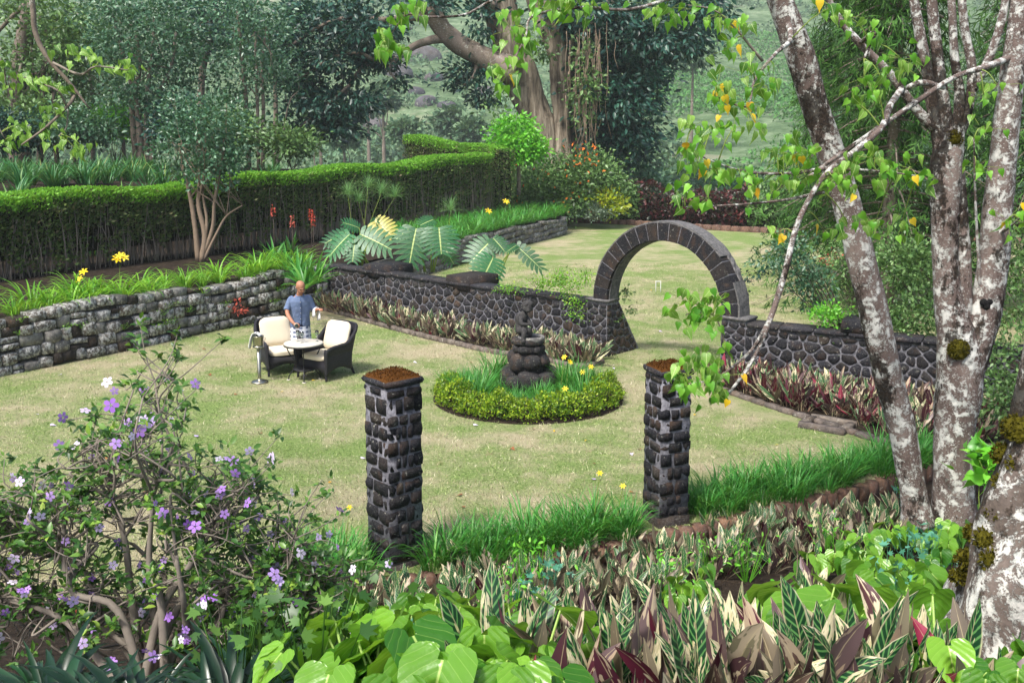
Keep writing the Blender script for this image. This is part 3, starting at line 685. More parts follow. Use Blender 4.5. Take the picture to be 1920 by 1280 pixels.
kerb('bed_kerb', 'sunken stone kerb edging the maroon bed by the lichen covered tree', KR, 15, (.16, .1), M['kerb'], .015)
kerb('lawn_kerb', 'curved brick kerb holding up the front edge of the lawn', [tuple(e) for e in EDGE[1:10]], 60, (.17, .26), M['terracotta'], -.11)
FE = [(2.9, 52.6), (6, 51.0), (11.6, 46.9), (20, 42.6), (28, 38.6)]
kerb('lawn_kerb', 'low reddish stone kerb at the far end of the croquet lawn', FE, 60, (.3, .5), M['terracotta'], .02)
# shallow stone basin at the corner of the right bed
bt = thing('stone_basin', 'shallow square stone drain basin at the end of the maroon bed', 'basin', G(1552, 800))
bc = Vector(bt.location); Rb = Matrix.Rotation(radians(-38), 3, 'Z')
for c, s in (((0, -.26, .03), (.74, .12, .12)), ((0, .26, .03), (.74, .12, .12)), ((-.31, 0, .03), (.12, .4, .12)), ((.31, 0, .03), (.12, .4, .12))):
    mb = MB(); rbox(mb, bc + Rb @ Vector(c), s, Rb, .06, .015); mb.build('rim', M['kerb'], bt)
mb = MB(); rbox(mb, bc + Vector((0, 0, -.01)), (.54, .44, .04), Rb, .01, .01); mb.build('floor_slab', M['soil'], bt)
# soil of the beds, 4 to 8 mm above the lawn
def bed(name, pts, z=.008): tag(ngon(name, [(x, y, z) for x, y in pts], M['soil']), kind='structure')
bed('bed_soil', KL + [tuple((AO + AD * -1.83)[:2]), tuple(Lo[:2])])
bed('bed_soil', KR + [tuple((Ro + RD * LR)[:2]), tuple(Ro[:2])])
th_ = np.linspace(0, 2 * pi, 40, endpoint=False); BC, BR = Vector((.28, 16.75, 0)), 1.54
bed('bed_soil', [(BC.x + (BR + .1) * cos(a), BC.y + (BR + .1) * sin(a)) for a in th_])
bed('bed_soil', [(3.1, 53.0), (11.6, 46.9), (28, 38.6), (32, 41), (12, 51), (4, 57)], -.02)

# ------------------------------------------------------------------ remeshed figures: one continuous surface
def ell(mb, c, r, M3=None, seg=14):
    th = np.arange(seg) * 2 * pi / seg; V = []; ns = seg // 2
    for i in range(1, ns):
        a = pi * i / ns; V += [(sin(a) * cos(t), sin(a) * sin(t), cos(a)) for t in th]
    V += [(0, 0, 1), (0, 0, -1)]; V = np.array(V) * np.asarray(r)
    if M3 is not None: V = V @ np.array(M3.transposed())
    b = mb.n; n = ns - 1; i, j = np.meshgrid(np.arange(n - 1), np.arange(seg), indexing='ij'); j2 = (j + 1) % seg
    mb.add(V + np.asarray(c, float), np.stack([i * seg + j, (i + 1) * seg + j, (i + 1) * seg + j2, i * seg + j2], -1).reshape(-1, 4))
    a = np.arange(seg); mb.more(np.stack([a, (a + 1) % seg, np.full(seg, n * seg)], 1)[:, [2, 0, 1]], b); mb.more(np.stack([(n - 1) * seg + (a + 1) % seg, (n - 1) * seg + a, np.full(seg, n * seg + 1)], 1)[:, [2, 0, 1]], b)
def loft(mb, secs, seg=20, cap=True):
    """secs: (centre, rx, ry) elliptical rings stacked along z"""
    th = np.arange(seg) * 2 * pi / seg
    V = np.concatenate([np.stack([c[0] + rx * np.cos(th), c[1] + ry * np.sin(th), np.full(seg, c[2])], 1) for c, rx, ry in secs]); n = len(secs)
    i, j = np.meshgrid(np.arange(n - 1), np.arange(seg), indexing='ij'); j2 = (j + 1) % seg; b = mb.n
    mb.add(V, np.stack([i * seg + j, i * seg + j2, (i + 1) * seg + j2, (i + 1) * seg + j], -1).reshape(-1, 4))
    if cap:
        for k, rev in ((0, True), (n - 1, False)):
            ci = mb.n; mb.add([secs[k][0]], np.zeros((0, 3), int)); mb.more([(ci, b + k * seg + (x + 1) % seg, b + k * seg + x) if rev else (ci, b + k * seg + x, b + k * seg + (x + 1) % seg) for x in range(seg)], 0)
def remesh(mb, name, voxel, mat, smooth_it=4):
    o = link('tmp', mb.mesh('tmp', None)); m = o.modifiers.new('r', 'REMESH'); m.mode = 'VOXEL'; m.voxel_size = voxel; m.use_smooth_shade = True
    s = o.modifiers.new('s', 'SMOOTH'); s.iterations = smooth_it; s.factor = .5
    dg = bpy.context.evaluated_depsgraph_get(); me = bpy.data.meshes.new_from_object(o.evaluated_get(dg)); me.name = name
    bpy.data.objects.remove(o); me.materials.clear(); me.materials.append(mat)
    me.polygons.foreach_set('use_smooth', np.ones(len(me.polygons), bool)); return me

# ------------------------------------------------------------------ furniture
def wicker():
    t = NT('dark_wicker'); p = t.co(); s = t.n('TexWave', Scale=42.0, Distortion=1.2); t.set(s.inputs[0], p); s.bands_direction = 'Z'
    s2 = t.n('TexWave', Scale=34.0, Distortion=.8); t.set(s2.inputs[0], p); s2.bands_direction = 'X'
    h = t.ma('MULTIPLY', s.outputs[1], s2.outputs[1]); c = t.mix(h, lin('#131219'), lin('#34313c')); return t.end(t.pr(c, .5, h, .8, .008, spec=.45))
M['wicker'] = wicker(); M['iron'] = plain('black_iron', '#15151a', .45, nz=.3, spec=.5)
def fabric(name, hx, sc_=220, v=.1):
    t = NT(name); p = t.co(); n = t.noise(p, sc_, 2); b = t.noise(p, 6, 3); c = t.mix(t.ma('MULTIPLY', b, v * 2), lin(hx), t.mix(.5, lin(hx), (.2, .17, .13, 1))); return t.end(t.pr(c, .85, t.ma('ADD', t.ma('MULTIPLY', n, .2), b), .35, .01, spec=.15))
M['cushion'] = fabric('cream_cushion', '#d6cbb4'); M['cloth_white'] = fabric('white_cloth', '#e9e8e6'); M['shirt'] = fabric('blue_grey_shirt', '#5f7396', 160, .25)
M['steel'] = plain('brushed_steel', '#b9b6a8', .28, 1.0, .25, 14, .1)
M['marble'] = plain('stone_table_top', '#cfc8ba', .5, nz=.25, scale=60)
def skin_mat():
    t = NT('skin'); p = t.co(); n = t.noise(p, 14, 3); c = t.mix(t.ma('MULTIPLY', n, .5), lin('#a8785f'), lin('#8a5a44')); return t.end(t.pr(c, .5, n, .1, .004, spec=.35))
M['skin'] = skin_mat()
def sarong_mat():
    t = NT('checked_sarong'); sp = t.n('SeparateXYZ'); t.set(sp.inputs[0], t.co(False)); u, v = sp.outputs[0], sp.outputs[1]
    cu = t.ma('GREATER_THAN', t.ma('FRACT', t.ma('MULTIPLY', u, 9)), .5); cv = t.ma('GREATER_THAN', t.ma('FRACT', t.ma('MULTIPLY', v, 9.0)), .55)
    c = t.mix(t.ma('MULTIPLY', cu, cv), lin('#e6e6ea'), lin('#232a44')); c = t.mix(t.ma('MULTIPLY', t.ma('MAXIMUM', cu, cv), .35), c, lin('#8c9cc0')); c = t.mix(t.ma('GREATER_THAN', v, .9), c, lin('#1b2138'))
    return t.end(t.pr(c, .85, spec=.15))
M['sarong'] = sarong_mat()
def glass_mat(name, col, rough=.02):
    t = NT(name); g = t.n('BsdfGlass', IOR=1.45, Roughness=rough); g.inputs['Color'].default_value = lin(col); return t.end(g)
M['glass'] = glass_mat('clear_glass', '#f4f8f6'); M['green_glass'] = plain('green_bottle_glass', '#12200f', .12, nz=.1, spec=.6)
M['label'] = plain('bottle_label', '#d9d4c0', .7)

def armchair(label, loc, rz, rec=0.0):
    t = thing('wicker_armchair', label, 'armchair', loc, 'pair of wicker armchairs', rz)
    # plan of the shell: from the front of one arm, round the back, to the front of the other arm
    n = 41; us = np.linspace(-1, 1, n); plan = []
    for u in us:
        a = abs(u); s = 1 if u >= 0 else -1
        if a > .5: k = (a - .5) / .5; x, y = .36, .22 - .62 * k
        elif a > .3: k = (a - .3) / .2; x, y = .24 + .12 * sin(k * pi / 2), .22 + .12 * cos(k * pi / 2)
        else: x, y = .24 * a / .3, .34
        plan.append((s * x, y, a))
    def top(a):
        if a > .62: k = (a - .62) / .38; return .62 - .03 * k - .1 * max(0, k - .8) * 5 * .4
        if a > .36: k = (a - .36) / .26; k = k * k * (3 - 2 * k); return .93 - .31 * k
        return .95 - .02 * (a / .36) ** 2
    mb = MB(); V = []; m = 9; th = .045
    for side in (0, 1):
        for (x, y, a) in plan:
            tp = top(a); nx, ny = (x / .36 if a > .3 else x * .6, (y - .1) / .26 if a < .5 else 0); l = sqrt(nx * nx + ny * ny) or 1; nx, ny = nx / l, ny / l
            arch = .13 + .09 * sin(pi * min(1, max(0, (a - .5) / .5))) if a > .5 else .13 + .08 * (1 - (a / .5) ** 2)
            for j in range(m):
                k = j / (m - 1); z = arch + (tp - arch) * k; lean = max(0, z - .4) * (.3 if a < .5 else .3 * (1 - (a - .5) * 2)) ; fl = .05 * max(0, z - .35) if a > .4 else 0
                V.append((x + nx * (th * side * .9 - .02 + fl), y + ny * (th * side * .9 - .02) + lean, z))
    i, j = np.meshgrid(np.arange(n - 1), np.arange(m - 1), indexing='ij'); q = np.stack([i * m + j, (i + 1) * m + j, (i + 1) * m + j + 1, i * m + j + 1], -1).reshape(-1, 4)
    o = n * m; mb.add(V, np.concatenate([q, q[:, ::-1] + o]))
    a_ = np.arange(n - 1); mb.more(np.concatenate([np.stack([a_ * m + m - 1, (a_ + 1) * m + m - 1, (a_ + 1) * m + m - 1 + o, a_ * m + m - 1 + o], 1), np.stack([a_ * m + o, (a_ + 1) * m + o, (a_ + 1) * m, a_ * m], 1)]), 0)
    b_ = np.arange(m - 1); mb.more(np.concatenate([np.stack([b_, b_ + 1, b_ + 1 + o, b_ + o], 1), np.stack([b_ + 1 + (n - 1) * m, b_ + (n - 1) * m, b_ + o + (n - 1) * m, b_ + 1 + o + (n - 1) * m], 1)]), 0)
    def part(name, mb_, mat, par=t): return link(name, mb_.mesh(name, mat), par)
    part('shell', mb, M['wicker'])
    for s in (0, 1):                                     # rolled rim
        pass
    VV = np.array(V).reshape(2, n, m, 3); rim = (VV[0, :, -1] + VV[1, :, -1]) / 2
    mb = MB(); pts = rim[::2].tolist(); tube(mb, pts, [.036 if abs(us[k * 2]) > .45 else .03 for k in range(len(pts))], 8, 2); part('rolled_rim', mb, M['wicker'])
    for s in (-1, 1):                                    # front posts of the arms
        mb = MB(); tube(mb, [(s * .385, -.40, .60), (s * .385, -.43, .5), (s * .37, -.41, .3), (s * .36, -.40, .12)], [.045, .04, .034, .03], 8, 3); part('arm_front', mb, M['wicker'])
    mb = MB(); V = []; nx = 21                            # front apron with arched lower edge, and seat deck
    for x in np.linspace(-.35, .35, nx):
        for z in (.11 + .1 * (1 - (x / .35) ** 2), .36): V.append((x, -.41, z))
    V += [(x, y + .03, z) for x, y, z in V]; a_ = np.arange(nx - 1) * 2; o = nx * 2
    mb.add(V, np.concatenate([np.stack([a_, a_ + 2, a_ + 3, a_ + 1], 1), np.stack([a_ + o + 1, a_ + o + 3, a_ + o + 2, a_ + o], 1), np.stack([a_, a_ + o, a_ + o + 2, a_ + 2], 1), np.stack([a_ + 1, a_ + 3, a_ + o + 3, a_ + o + 1], 1)])); part('apron', mb, M['wicker'])
    mb = MB(); box(mb, (-.345, -.4, .32), (.345, .3, .355)); part('seat_deck', mb, M['wicker'])
    for x, y, dx, dy in ((-.35, -.4, -.01, -.01), (.35, -.4, .01, -.01), (-.3, .3, -.02, .09), (.3, .3, .02, .09)):
        mb = MB(); tube(mb, [(x, y, .22), (x + dx * .5, y + dy * .5, .1), (x + dx, y + dy, 0)], [.03, .026, .02], 8, 3); part('leg', mb, M['wicker'])
    def cush(name, c, size, tilt):
        bm = bmesh.new(); bmesh.ops.create_cube(bm, size=1); bmesh.ops.subdivide_edges(bm, edges=bm.edges[:], cuts=5, use_grid_fill=True)
        for v in bm.verts:
            x, y, z = v.co * 2; v.co = Vector((v.co.x * (1 - .06 * abs(z) ** 3), v.co.y * (1 - .06 * abs(x) ** 4), v.co.z * (1 - .45 * max(abs(x), abs(y)) ** 5))); 
            # rounded corners
            k = max(0, abs(x) - .7) * max(0, abs(y) - .7) / .09; v.co.x *= 1 - .1 * k; v.co.y *= 1 - .1 * k
            v.co = Vector((v.co.x * size[0], v.co.y * size[1], v.co.z * size[2])); v.co = Matrix.Rotation(tilt, 3, 'X') @ v.co + Vector(c)
        me = bpy.data.meshes.new(name); bm.to_mesh(me); bm.free(); me.materials.append(M['cushion']); me.polygons.foreach_set('use_smooth', np.ones(len(me.polygons), bool)); link(name, me, t)
    cush('seat_cushion', (0, -.1, .41), (.62, .64, .13), 0.0)
    cush('back_cushion', (0, .29, .72), (.60, .56, .13), radians(72))
    return t
armchair('dark wicker armchair with cream cushions behind the steel wine bucket', G(527, 694), radians(30))
armchair('dark wicker armchair with cream cushions on the pillar side of the small round table', G(614, 703), radians(-33))
TC = G(571, 711)
tb = thing('bistro_table', 'small round pale topped table with thin black curved iron legs', 'table', TC)
mb = MB(); lathe(mb, [(0, .70), (.35, .70), (.36, .692), (.36, .672), (.35, .665), (0, .665)], 40); link('table_top', mb.mesh('table_top', M['marble']), tb)
mb = MB(); lathe(mb, [(.352, .667), (.366, .667), (.366, .648), (.352, .648), (.352, .667)], 40); link('rim_band', mb.mesh('rim_band', M['iron']), tb)
mb = MB(); lathe(mb, [(0, .215), (.2, .215), (.21, .205), (.2, .195), (0, .195)], 28); link('lower_shelf', mb.mesh('lower_shelf', M['iron']), tb)
for k in range(4):
    a = radians(-80 + 90 * k); ca, sa = cos(a), sin(a); mb = MB()
    tube(mb, [(r_ * ca, r_ * sa, z) for r_, z in ((.32, .655), (.26, .5), (.17, .36), (.18, .22), (.27, .09), (.29, .008))], [.011] * 6, 8, 4); l_ = link('leg', mb.mesh('leg', M['iron']), tb)
    mb = MB(); lathe(mb, [(0, .012), (.035, .012), (.04, .0), (0, 0)], 14, (.29 * ca, .29 * sa, 0)); link('foot', mb.mesh('foot', M['marble']), l_)
def wine_glass(loc, label):
    mb = MB(); lathe(mb, [(0, .001), (.034, .001), (.032, .004), (.006, .008), (.004, .02), (.0038, .085), (.008, .095), (.026, .11), (.037, .135), (.038, .155), (.031, .205), (.0295, .205), (.0365, .155), (.035, .136), (.024, .113), (0, .102)], 20)
    o = link('wine_glass', mb.mesh('wine_glass', M['glass'])); o.location = loc; return tag(o, label, 'glass', 'wine glasses on the small round table')
for dx, dy, lb in ((-.12, .1, 'clear stemmed wine glass directly under the tilted bottle'), (-.02, -.02, 'clear stemmed wine glass in the middle of the round table'), (.23, .12, 'clear stemmed wine glass standing alone beside the armchair arm')): wine_glass(TC + Vector((dx, dy, .70)), lb)
SB = G(487, 717)
st = thing('bucket_stand', 'polished steel floor stand with round foot carrying the wine bucket', 'stand', SB)
mb = MB(); lathe(mb, [(0, .0), (.15, .0), (.155, .015), (.148, .03), (.1, .045), (.04, .055), (.034, .07)], 32); link('base', mb.mesh('base', M['steel']), st)
mb = MB(); lathe(mb, [(.033, .05), (.033, .66), (0, .66)], 20); link('pole', mb.mesh('pole', M['steel']), st)
mb = MB(); lathe(mb, [(.033, .63), (.05, .64), (.09, .655), (.1, .665), (.1, .69), (.095, .69), (.09, .67), (0, .665)], 28); link('cradle', mb.mesh('cradle', M['steel']), st)
bu = thing('wine_bucket', 'steel ice bucket with a white napkin hanging over its rim', 'bucket', SB + Vector((0, 0, .668)))
mb = MB(); lathe(mb, [(0, 0), (.08, 0), (.086, .01), (.1, .19), (.108, .2), (.106, .207), (.098, .205), (.09, .19), (.078, .02), (0, .02)], 32); link('bowl', mb.mesh('bowl', M['steel']), bu)
for s in (-1, 1):
    mb = MB(); tube(mb, [(s * .098, 0, .17), (s * .125, 0, .175), (s * .13, 0, .15), (s * .12, 0, .12), (s * .095, 0, .12)], [.006] * 5, 8, 4); link('handle', mb.mesh('handle', M['steel']), bu)
mb = MB(); tube(mb, [(.01, .01, .04), (.0, .0, .16), (-.02, -.01, .24), (-.025, -.012, .27)], [.035, .034, .014, .013], 12, 3); bo = link('wine_bottle', mb.mesh('wine_bottle', M['green_glass'])); bo.location = bu.location; tag(bo, 'dark bottle neck sticking out of the steel ice bucket', 'bottle')
mb = MB(); V = []; nu, nv = 9, 12                         # folded napkin over the rim
for i in range(nv):
    k = i / (nv - 1)
    for j in range(nu):
        u = j / (nu - 1) - .5; x = .07 - .3 * k if k < .6 else -.11 - .1 * (k - .6); z = .215 + .05 * sin(min(k, .6) / .6 * pi) + .02 * sin(u * 9) * k - max(0, k - .45) * .42
        V.append((x - .05 * abs(u), u * (.16 - .04 * k) + .01 * sin(k * 9), z))
i, j = np.meshgrid(np.arange(nv - 1), np.arange(nu - 1), indexing='ij'); mb.add(V, np.stack([i * nu + j, i * nu + j + 1, (i + 1) * nu + j + 1, (i + 1) * nu + j], -1).reshape(-1, 4))
np_ = link('napkin', mb.mesh('napkin', M['cloth_white'])); np_.location = bu.location; tag(np_, 'white cloth napkin draped over the edge of the ice bucket', 'napkin')
m_ = np_.modifiers.new('t', 'SOLIDIFY'); m_.thickness = .008

# ------------------------------------------------------------------ the waiter
WP = Vector((-4.13, 19.12, 0))
wt = thing('person', 'bald waiter in blue grey shirt and checked sarong pouring wine', 'person', WP, None, radians(14))
B = MB()                                                   # the figure faces -Y, leaning a little forward over the table
hd = Vector((.02, -.16, 1.6)); Rh = Matrix.Rotation(radians(32), 3, 'X') @ Matrix.Rotation(radians(16), 3, 'Z')
def hp(x, y, z): return hd + Rh @ Vector((x, y, z))
ell(B, hp(0, .012, .03), (.086, .102, .088), Rh); ell(B, hp(0, -.022, -.025), (.074, .08, .09), Rh); ell(B, hp(0, -.05, -.085), (.042, .042, .035), Rh)
ell(B, hp(0, -.105, -.025), (.014, .022, .024), Rh); ell(B, hp(0, -.095, -.005), (.01, .016, .03), Rh); ell(B, hp(0, -.088, .02), (.05, .018, .012), Rh)
ell(B, hp(0, -.09, -.068), (.026, .014, .01), Rh)
for s in (-1, 1): ell(B, hp(s * .08, .015, -.01), (.012, .024, .034), Rh); ell(B, hp(s * .036, -.08, -.04), (.022, .02, .02), Rh)
tube(B, [(.0, -.02, 1.36), (.0, -.06, 1.44), (.015, -.11, 1.53)], [.065, .06, .058], 12, 3)
loft(B, [((0, .05, .88), .16, .115), ((0, .04, 1.0), .155, .11), ((0, .02, 1.15), .165, .115), ((0, -.005, 1.28), .185, .118), ((0, -.02, 1.37), .15, .095), ((0, -.03, 1.42), .08, .07)])
ra = [(-.175, -.01, 1.345), (-.235, -.05, 1.2), (-.24, -.14, 1.08), (-.17, -.30, .965), (-.13, -.37, .93)]   # right arm, reaching with the bottle
la = [(.175, -.02, 1.345), (.235, .0, 1.2), (.27, .0, 1.09), (.30, -.14, 1.13), (.33, -.22, 1.16)]          # left arm, bent with the cloth
for a in (ra, la): tube(B, a, [.045, .045, .042, .034, .027], 10, 4)
def hand(wrist, d, up, curl):
    d = Vector(d).normalized(); up = Vector(up).normalized(); sd_ = d.cross(up).normalized(); w_ = Vector(wrist)
    ell(B, w_ + d * .05, (.042, .05, .02), Matrix((sd_, d, up)).transposed(), 10)
    for k, (o, L) in enumerate(((-.032, .06), (-.011, .07), (.011, .066), (.032, .052))):
        p0 = w_ + d * .08 + sd_ * o; p1 = p0 + d * L * .45 - up * L * .35 * curl; p2 = p1 + d * L * .35 * (1 - curl) - up * L * .5 * curl; p3 = p2 + d * L * .3 * (1 - curl * 1.6) - up * L * .25 * curl
        tube(B, [p0, p1, p2, p3], [.0105, .01, .009, .008], 8, 2)
    tube(B, [w_ + d * .025 - sd_ * .035, w_ + d * .06 - sd_ * .058 - up * .015, w_ + d * .095 - sd_ * .045 - up * .035], [.012, .0115, .01], 8, 2)
hand(ra[-1], (.5, -.75, -.25), (-.3, -.2, .95), .8); hand(la[-1], (.55, -.8, .1), (-.1, -.2, 1), .55)
for s in (-1, 1):
    tube(B, [(s * .09, .05, .92), (s * .1, .03, .5), (s * .1, .05, .1), (s * .1, .05, .07)], [.085, .058, .042, .042], 10, 4); ell(B, (s * .105, -.02, .045), (.045, .125, .04))
link('body', remesh(B, 'body', .0085, M['skin'], 2), wt)
dkf = plain('dark_hair', '#1c1411', .7)
for s in (-1, 1):
    mb = MB(); ell(mb, hp(s * .034, -.092, .004), (.013, .008, .007), Rh, 8); link('eye', mb.mesh('eye', dkf), wt)
    mb = MB(); ell(mb, hp(s * .036, -.098, .024), (.022, .008, .005), Rh, 8); link('eyebrow', mb.mesh('eyebrow', dkf), wt)
mb = MB(); ell(mb, hp(0, -.102, -.066), (.024, .006, .005), Rh, 8); link('mouth', mb.mesh('mouth', plain('lips', '#7a3c34', .5)), wt)
S = MB()
loft(S, [((0, .05, .80), .195, .15), ((0, .045, .92), .19, .145), ((0, .03, 1.05), .188, .14), ((0, .01, 1.18), .195, .14), ((0, -.01, 1.3), .205, .135), ((0, -.025, 1.375), .165, .105), ((0, -.035, 1.41), .09, .08)], 28)
tube(S, [(-.12, -.01, 1.37)] + ra[:2] + [(-.262, -.085, 1.14)], [.05, .058, .06, .064], 14, 5); tube(S, [(.12, -.02, 1.37)] + la[:2] + [(.272, .0, 1.125)], [.05, .058, .06, .064], 14, 5)
sm = remesh(S, 'shirt', .011, M['shirt'], 3)
for v in sm.vertices:
    n = noise.noise(Vector((v.co.x * 7, v.co.y * 7, v.co.z * 3.2))); v.co += v.normal * (.012 * n + .006 * noise.noise(v.co * 19))
so = link('shirt', sm, wt)
mb = MB(); tube(mb, [(.075 * cos(a), -.045 + .068 * sin(a), 1.415 + .015 * sin(a)) for a in np.linspace(0, 2 * pi, 15)], [.014] * 15, 8, 2); link('collar', mb.mesh('collar', M['shirt']), so)
mb = MB(); tube(mb, [(.005, -.118, 1.385), (.006, -.155, 1.3), (.006, -.138, 1.15), (.004, -.117, 1.0), (.002, -.112, .85)], [.012] * 5, 6, 3, flat=(1, .5)); link('placket', mb.mesh('placket', fabric('shirt_placket', '#51648a')), so)
for z, y in ((1.3, -.165), (1.19, -.153), (1.08, -.138), (.97, -.126)):
    mb = MB(); ell(mb, (.006, y, z), (.007, .005, .007), None, 8); link('button', mb.mesh('button', M['label']), so)
mb = MB(); seg = 48; V = []; UV = []; zs = np.linspace(.12, .885, 14)
for z in zs:
    k = (z - .12) / .765
    for i in range(seg):
        a = 2 * pi * i / seg; pl = 1 + .05 * sin(a * 7 + z) * (1 - k) + .03 * sin(a * 3)
        V.append(((.225 - .04 * k) * pl * cos(a), .05 + (.17 - .025 * k) * pl * sin(a), z)); UV.append((i / seg, k))
i, j = np.meshgrid(np.arange(13), np.arange(seg), indexing='ij'); j2 = (j + 1) % seg; mb.add(V, np.stack([i * seg + j, i * seg + j2, (i + 1) * seg + j2, (i + 1) * seg + j], -1).reshape(-1, 4), UV); link('sarong', mb.mesh('sarong', M['sarong']), wt)
Rw = Matrix.Rotation(radians(14), 3, 'Z')
cl = thing('napkin', 'white folded cloth hanging over the bent forearm of the waiter', 'napkin', WP, None, radians(14))
mb = MB(); V = []; nu, nv = 10, 13; e0_, e1_ = Vector(la[2]) * .75 + Vector(la[3]) * .25, Vector(la[3]) * .3 + Vector(la[4]) * .7
for i in range(nv):
    k = (i / (nv - 1) - .45) * 2
    for j in range(nu):
        u = j / (nu - 1); p = e0_.lerp(e1_, u); s = 1 if k > 0 else -1; a = min(abs(k) * 2.2, 1) * pi / 2
        V.append((p.x + s * .05 * sin(a) + .008 * sin(u * 14) * abs(k), p.y - s * .02 * sin(a), p.z + .05 * cos(a) - max(0, abs(k) - .4) * .27 + .006 * sin(u * 11)))
i, j = np.meshgrid(np.arange(nv - 1), np.arange(nu - 1), indexing='ij'); mb.add(V, np.stack([i * nu + j, i * nu + j + 1, (i + 1) * nu + j + 1, (i + 1) * nu + j], -1).reshape(-1, 4)); o = link('cloth', mb.mesh('cloth', M['cloth_white']), cl); m_ = o.modifiers.new('t', 'SOLIDIFY'); m_.thickness = .007
# bottle in the hand, mouth over the first glass
hw = WP + Rw @ (Vector(ra[-1]) + Vector((.04, -.06, -.03))); mouth = TC + Vector((-.12, .1, .935)); ax = (mouth - hw).normalized(); bottom = hw - ax * .1
bw = thing('wine_bottle', 'dark green wine bottle tilted in the hand of the waiter', 'bottle', tuple(bottom))
def along(k): return tuple(ax * k)
mb = MB(); tube(mb, [along(k) for k in (0, .005, .09, .18, .21, .235, .30, .305)], [.036, .038, .038, .037, .026, .0145, .0135, .0145], 16, 2); link('glass_body', mb.mesh('glass_body', M['green_glass']), bw)
mb = MB(); tube(mb, [along(.06), along(.14)], [.0385, .0385], 16, 2, cap=False); link('paper_label', mb.mesh('paper_label', M['label']), bw)

# ------------------------------------------------------------------ statue in the round bed
SP = Vector((.29, 17.3, .1))
fo = thing('garden_statue', 'stone cherub leaning over a bowl on a stack of dark lichened boulders', 'statue', SP)
def sbox(name, c, s, rot=0, rnd=.25, jit=.05, mat='stone_statue', sub=2):
    mb = MB(); rbox(mb, SP + Vector(c), s, Matrix.Rotation(rot, 3, 'Z'), rnd, jit); o = mb.build(name, M[mat], fo); m = o.modifiers.new('s', 'SUBSURF'); m.levels = sub; m.render_levels = sub; return o
for k in range(8):
    a = 2 * pi * k / 8 + .2 + rng.normal() * .12; q_ = rng.uniform(.32, .42); sbox('base_stone', (q_ * cos(a), q_ * .92 * sin(a), .12 + rng.uniform(-.04, .05)), (rng.uniform(.3, .46), .32, rng.uniform(.26, .42)), a + pi / 2 + rng.normal() * .2, .22, .11)
for k, sz in zip(range(6), (.36, .42, .33, .38, .35, .4)):
    a = 2 * pi * k / 6 - 1.35; sbox('boulder', (.25 * cos(a), .23 * sin(a), .43 + rng.uniform(-.03, .04)), (sz, .32, rng.uniform(.28, .38)), a + pi / 2, .4, .1)
sbox('pedestal', (0, 0, .35), (.55, .5, .6), .3, .1, .02)
for z, sz, rr in ((.66, .60, .2), (.79, .57, .22)):
    for k in range(5):
        a = 2 * pi * k / 5 + z * 5; sbox('drum_stone', (.16 * cos(a), .15 * sin(a), z), (rng.uniform(.28, .4), .26, .145), a + pi / 2 + rng.normal() * .15, .12, .05)
mb = MB(); lathe(mb, [(0, .85), (.2, .86), (.24, .90), (.245, .95), (.225, .985), (.19, .96), (.1, .93), (0, .925)], 20, (SP.x + .05, SP.y - .02, 0)); mb.build('bowl', M['stone_pale'], fo)
Q = MB()
ell(Q, (-.09, .02, 1.0), (.1, .1, .1)); tube(Q, [(-.1, .03, .95), (-.105, .03, 1.08), (-.075, .0, 1.2), (-.035, -.02, 1.27)], [.09, .082, .085, .05], 12, 3)
ell(Q, (.005, -.045, 1.36), (.075, .08, .085)); ell(Q, (.015, -.115, 1.34), (.02, .02, .02)); ell(Q, (.01, -.09, 1.315), (.045, .045, .035))
for _ in range(70):
    d = Vector(rand_dir(1, .5)[0]); 
    if d.y < -.55 and d.z < .35: continue
    ell(Q, Vector((.005, -.035, 1.37)) + Vector((d.x * .082, d.y * .085, d.z * .088)), (.02, .02, .02), None, 8)
for pts in ([(-.1, -.06, 1.19), (-.09, -.13, 1.11), (.0, -.14, 1.1)], [(-.02, .04, 1.2), (.04, -.02, 1.1), (.05, -.11, 1.09)]): tube(Q, pts, [.037, .033, .026], 10, 4); ell(Q, pts[-1], (.034, .03, .026))
for pts in ([(-.12, -.04, .98), (-.05, -.16, 1.0), (-.07, -.19, .86), (-.05, -.23, .84)], [(-.07, .06, .96), (.03, .02, .97), (.04, .02, .88)]): tube(Q, pts, [.06, .05, .035, .03][:len(pts)], 10, 4)
ell(Q, (-.17, .06, 1.14), (.02, .06, .1), Matrix.Rotation(.5, 3, 'X'))
qm = remesh(Q, 'cherub', .011, stone_mat('lichened_carving', ['#403e3e', '#454342'], lichen=.16, lcol='#6c6b66', scale=3, fine=.2), 1); qo = link('cherub', qm, fo); qo.location = (-.02, -.02, -.12); qo.scale = (1.12, 1.12, 1.12)

# ------------------------------------------------------------------ croquet hoops
for (px, py) in ((1234, 547), (1449, 482)):
    c = G(px, py); h = thing('croquet_hoop', 'thin white metal croquet hoop standing in the back lawn', 'croquet hoop', c, 'croquet hoops on the back lawn')
    mb = MB(); tube(mb, [(-.07, 0, -.05), (-.07, 0, .29), (-.06, 0, .305), (.06, 0, .305), (.07, 0, .29), (.07, 0, -.05)], [.011] * 6, 8, 2); link('wire_bow', mb.mesh('wire_bow', plain('white_paint', '#e8e8e8', .5)), h)

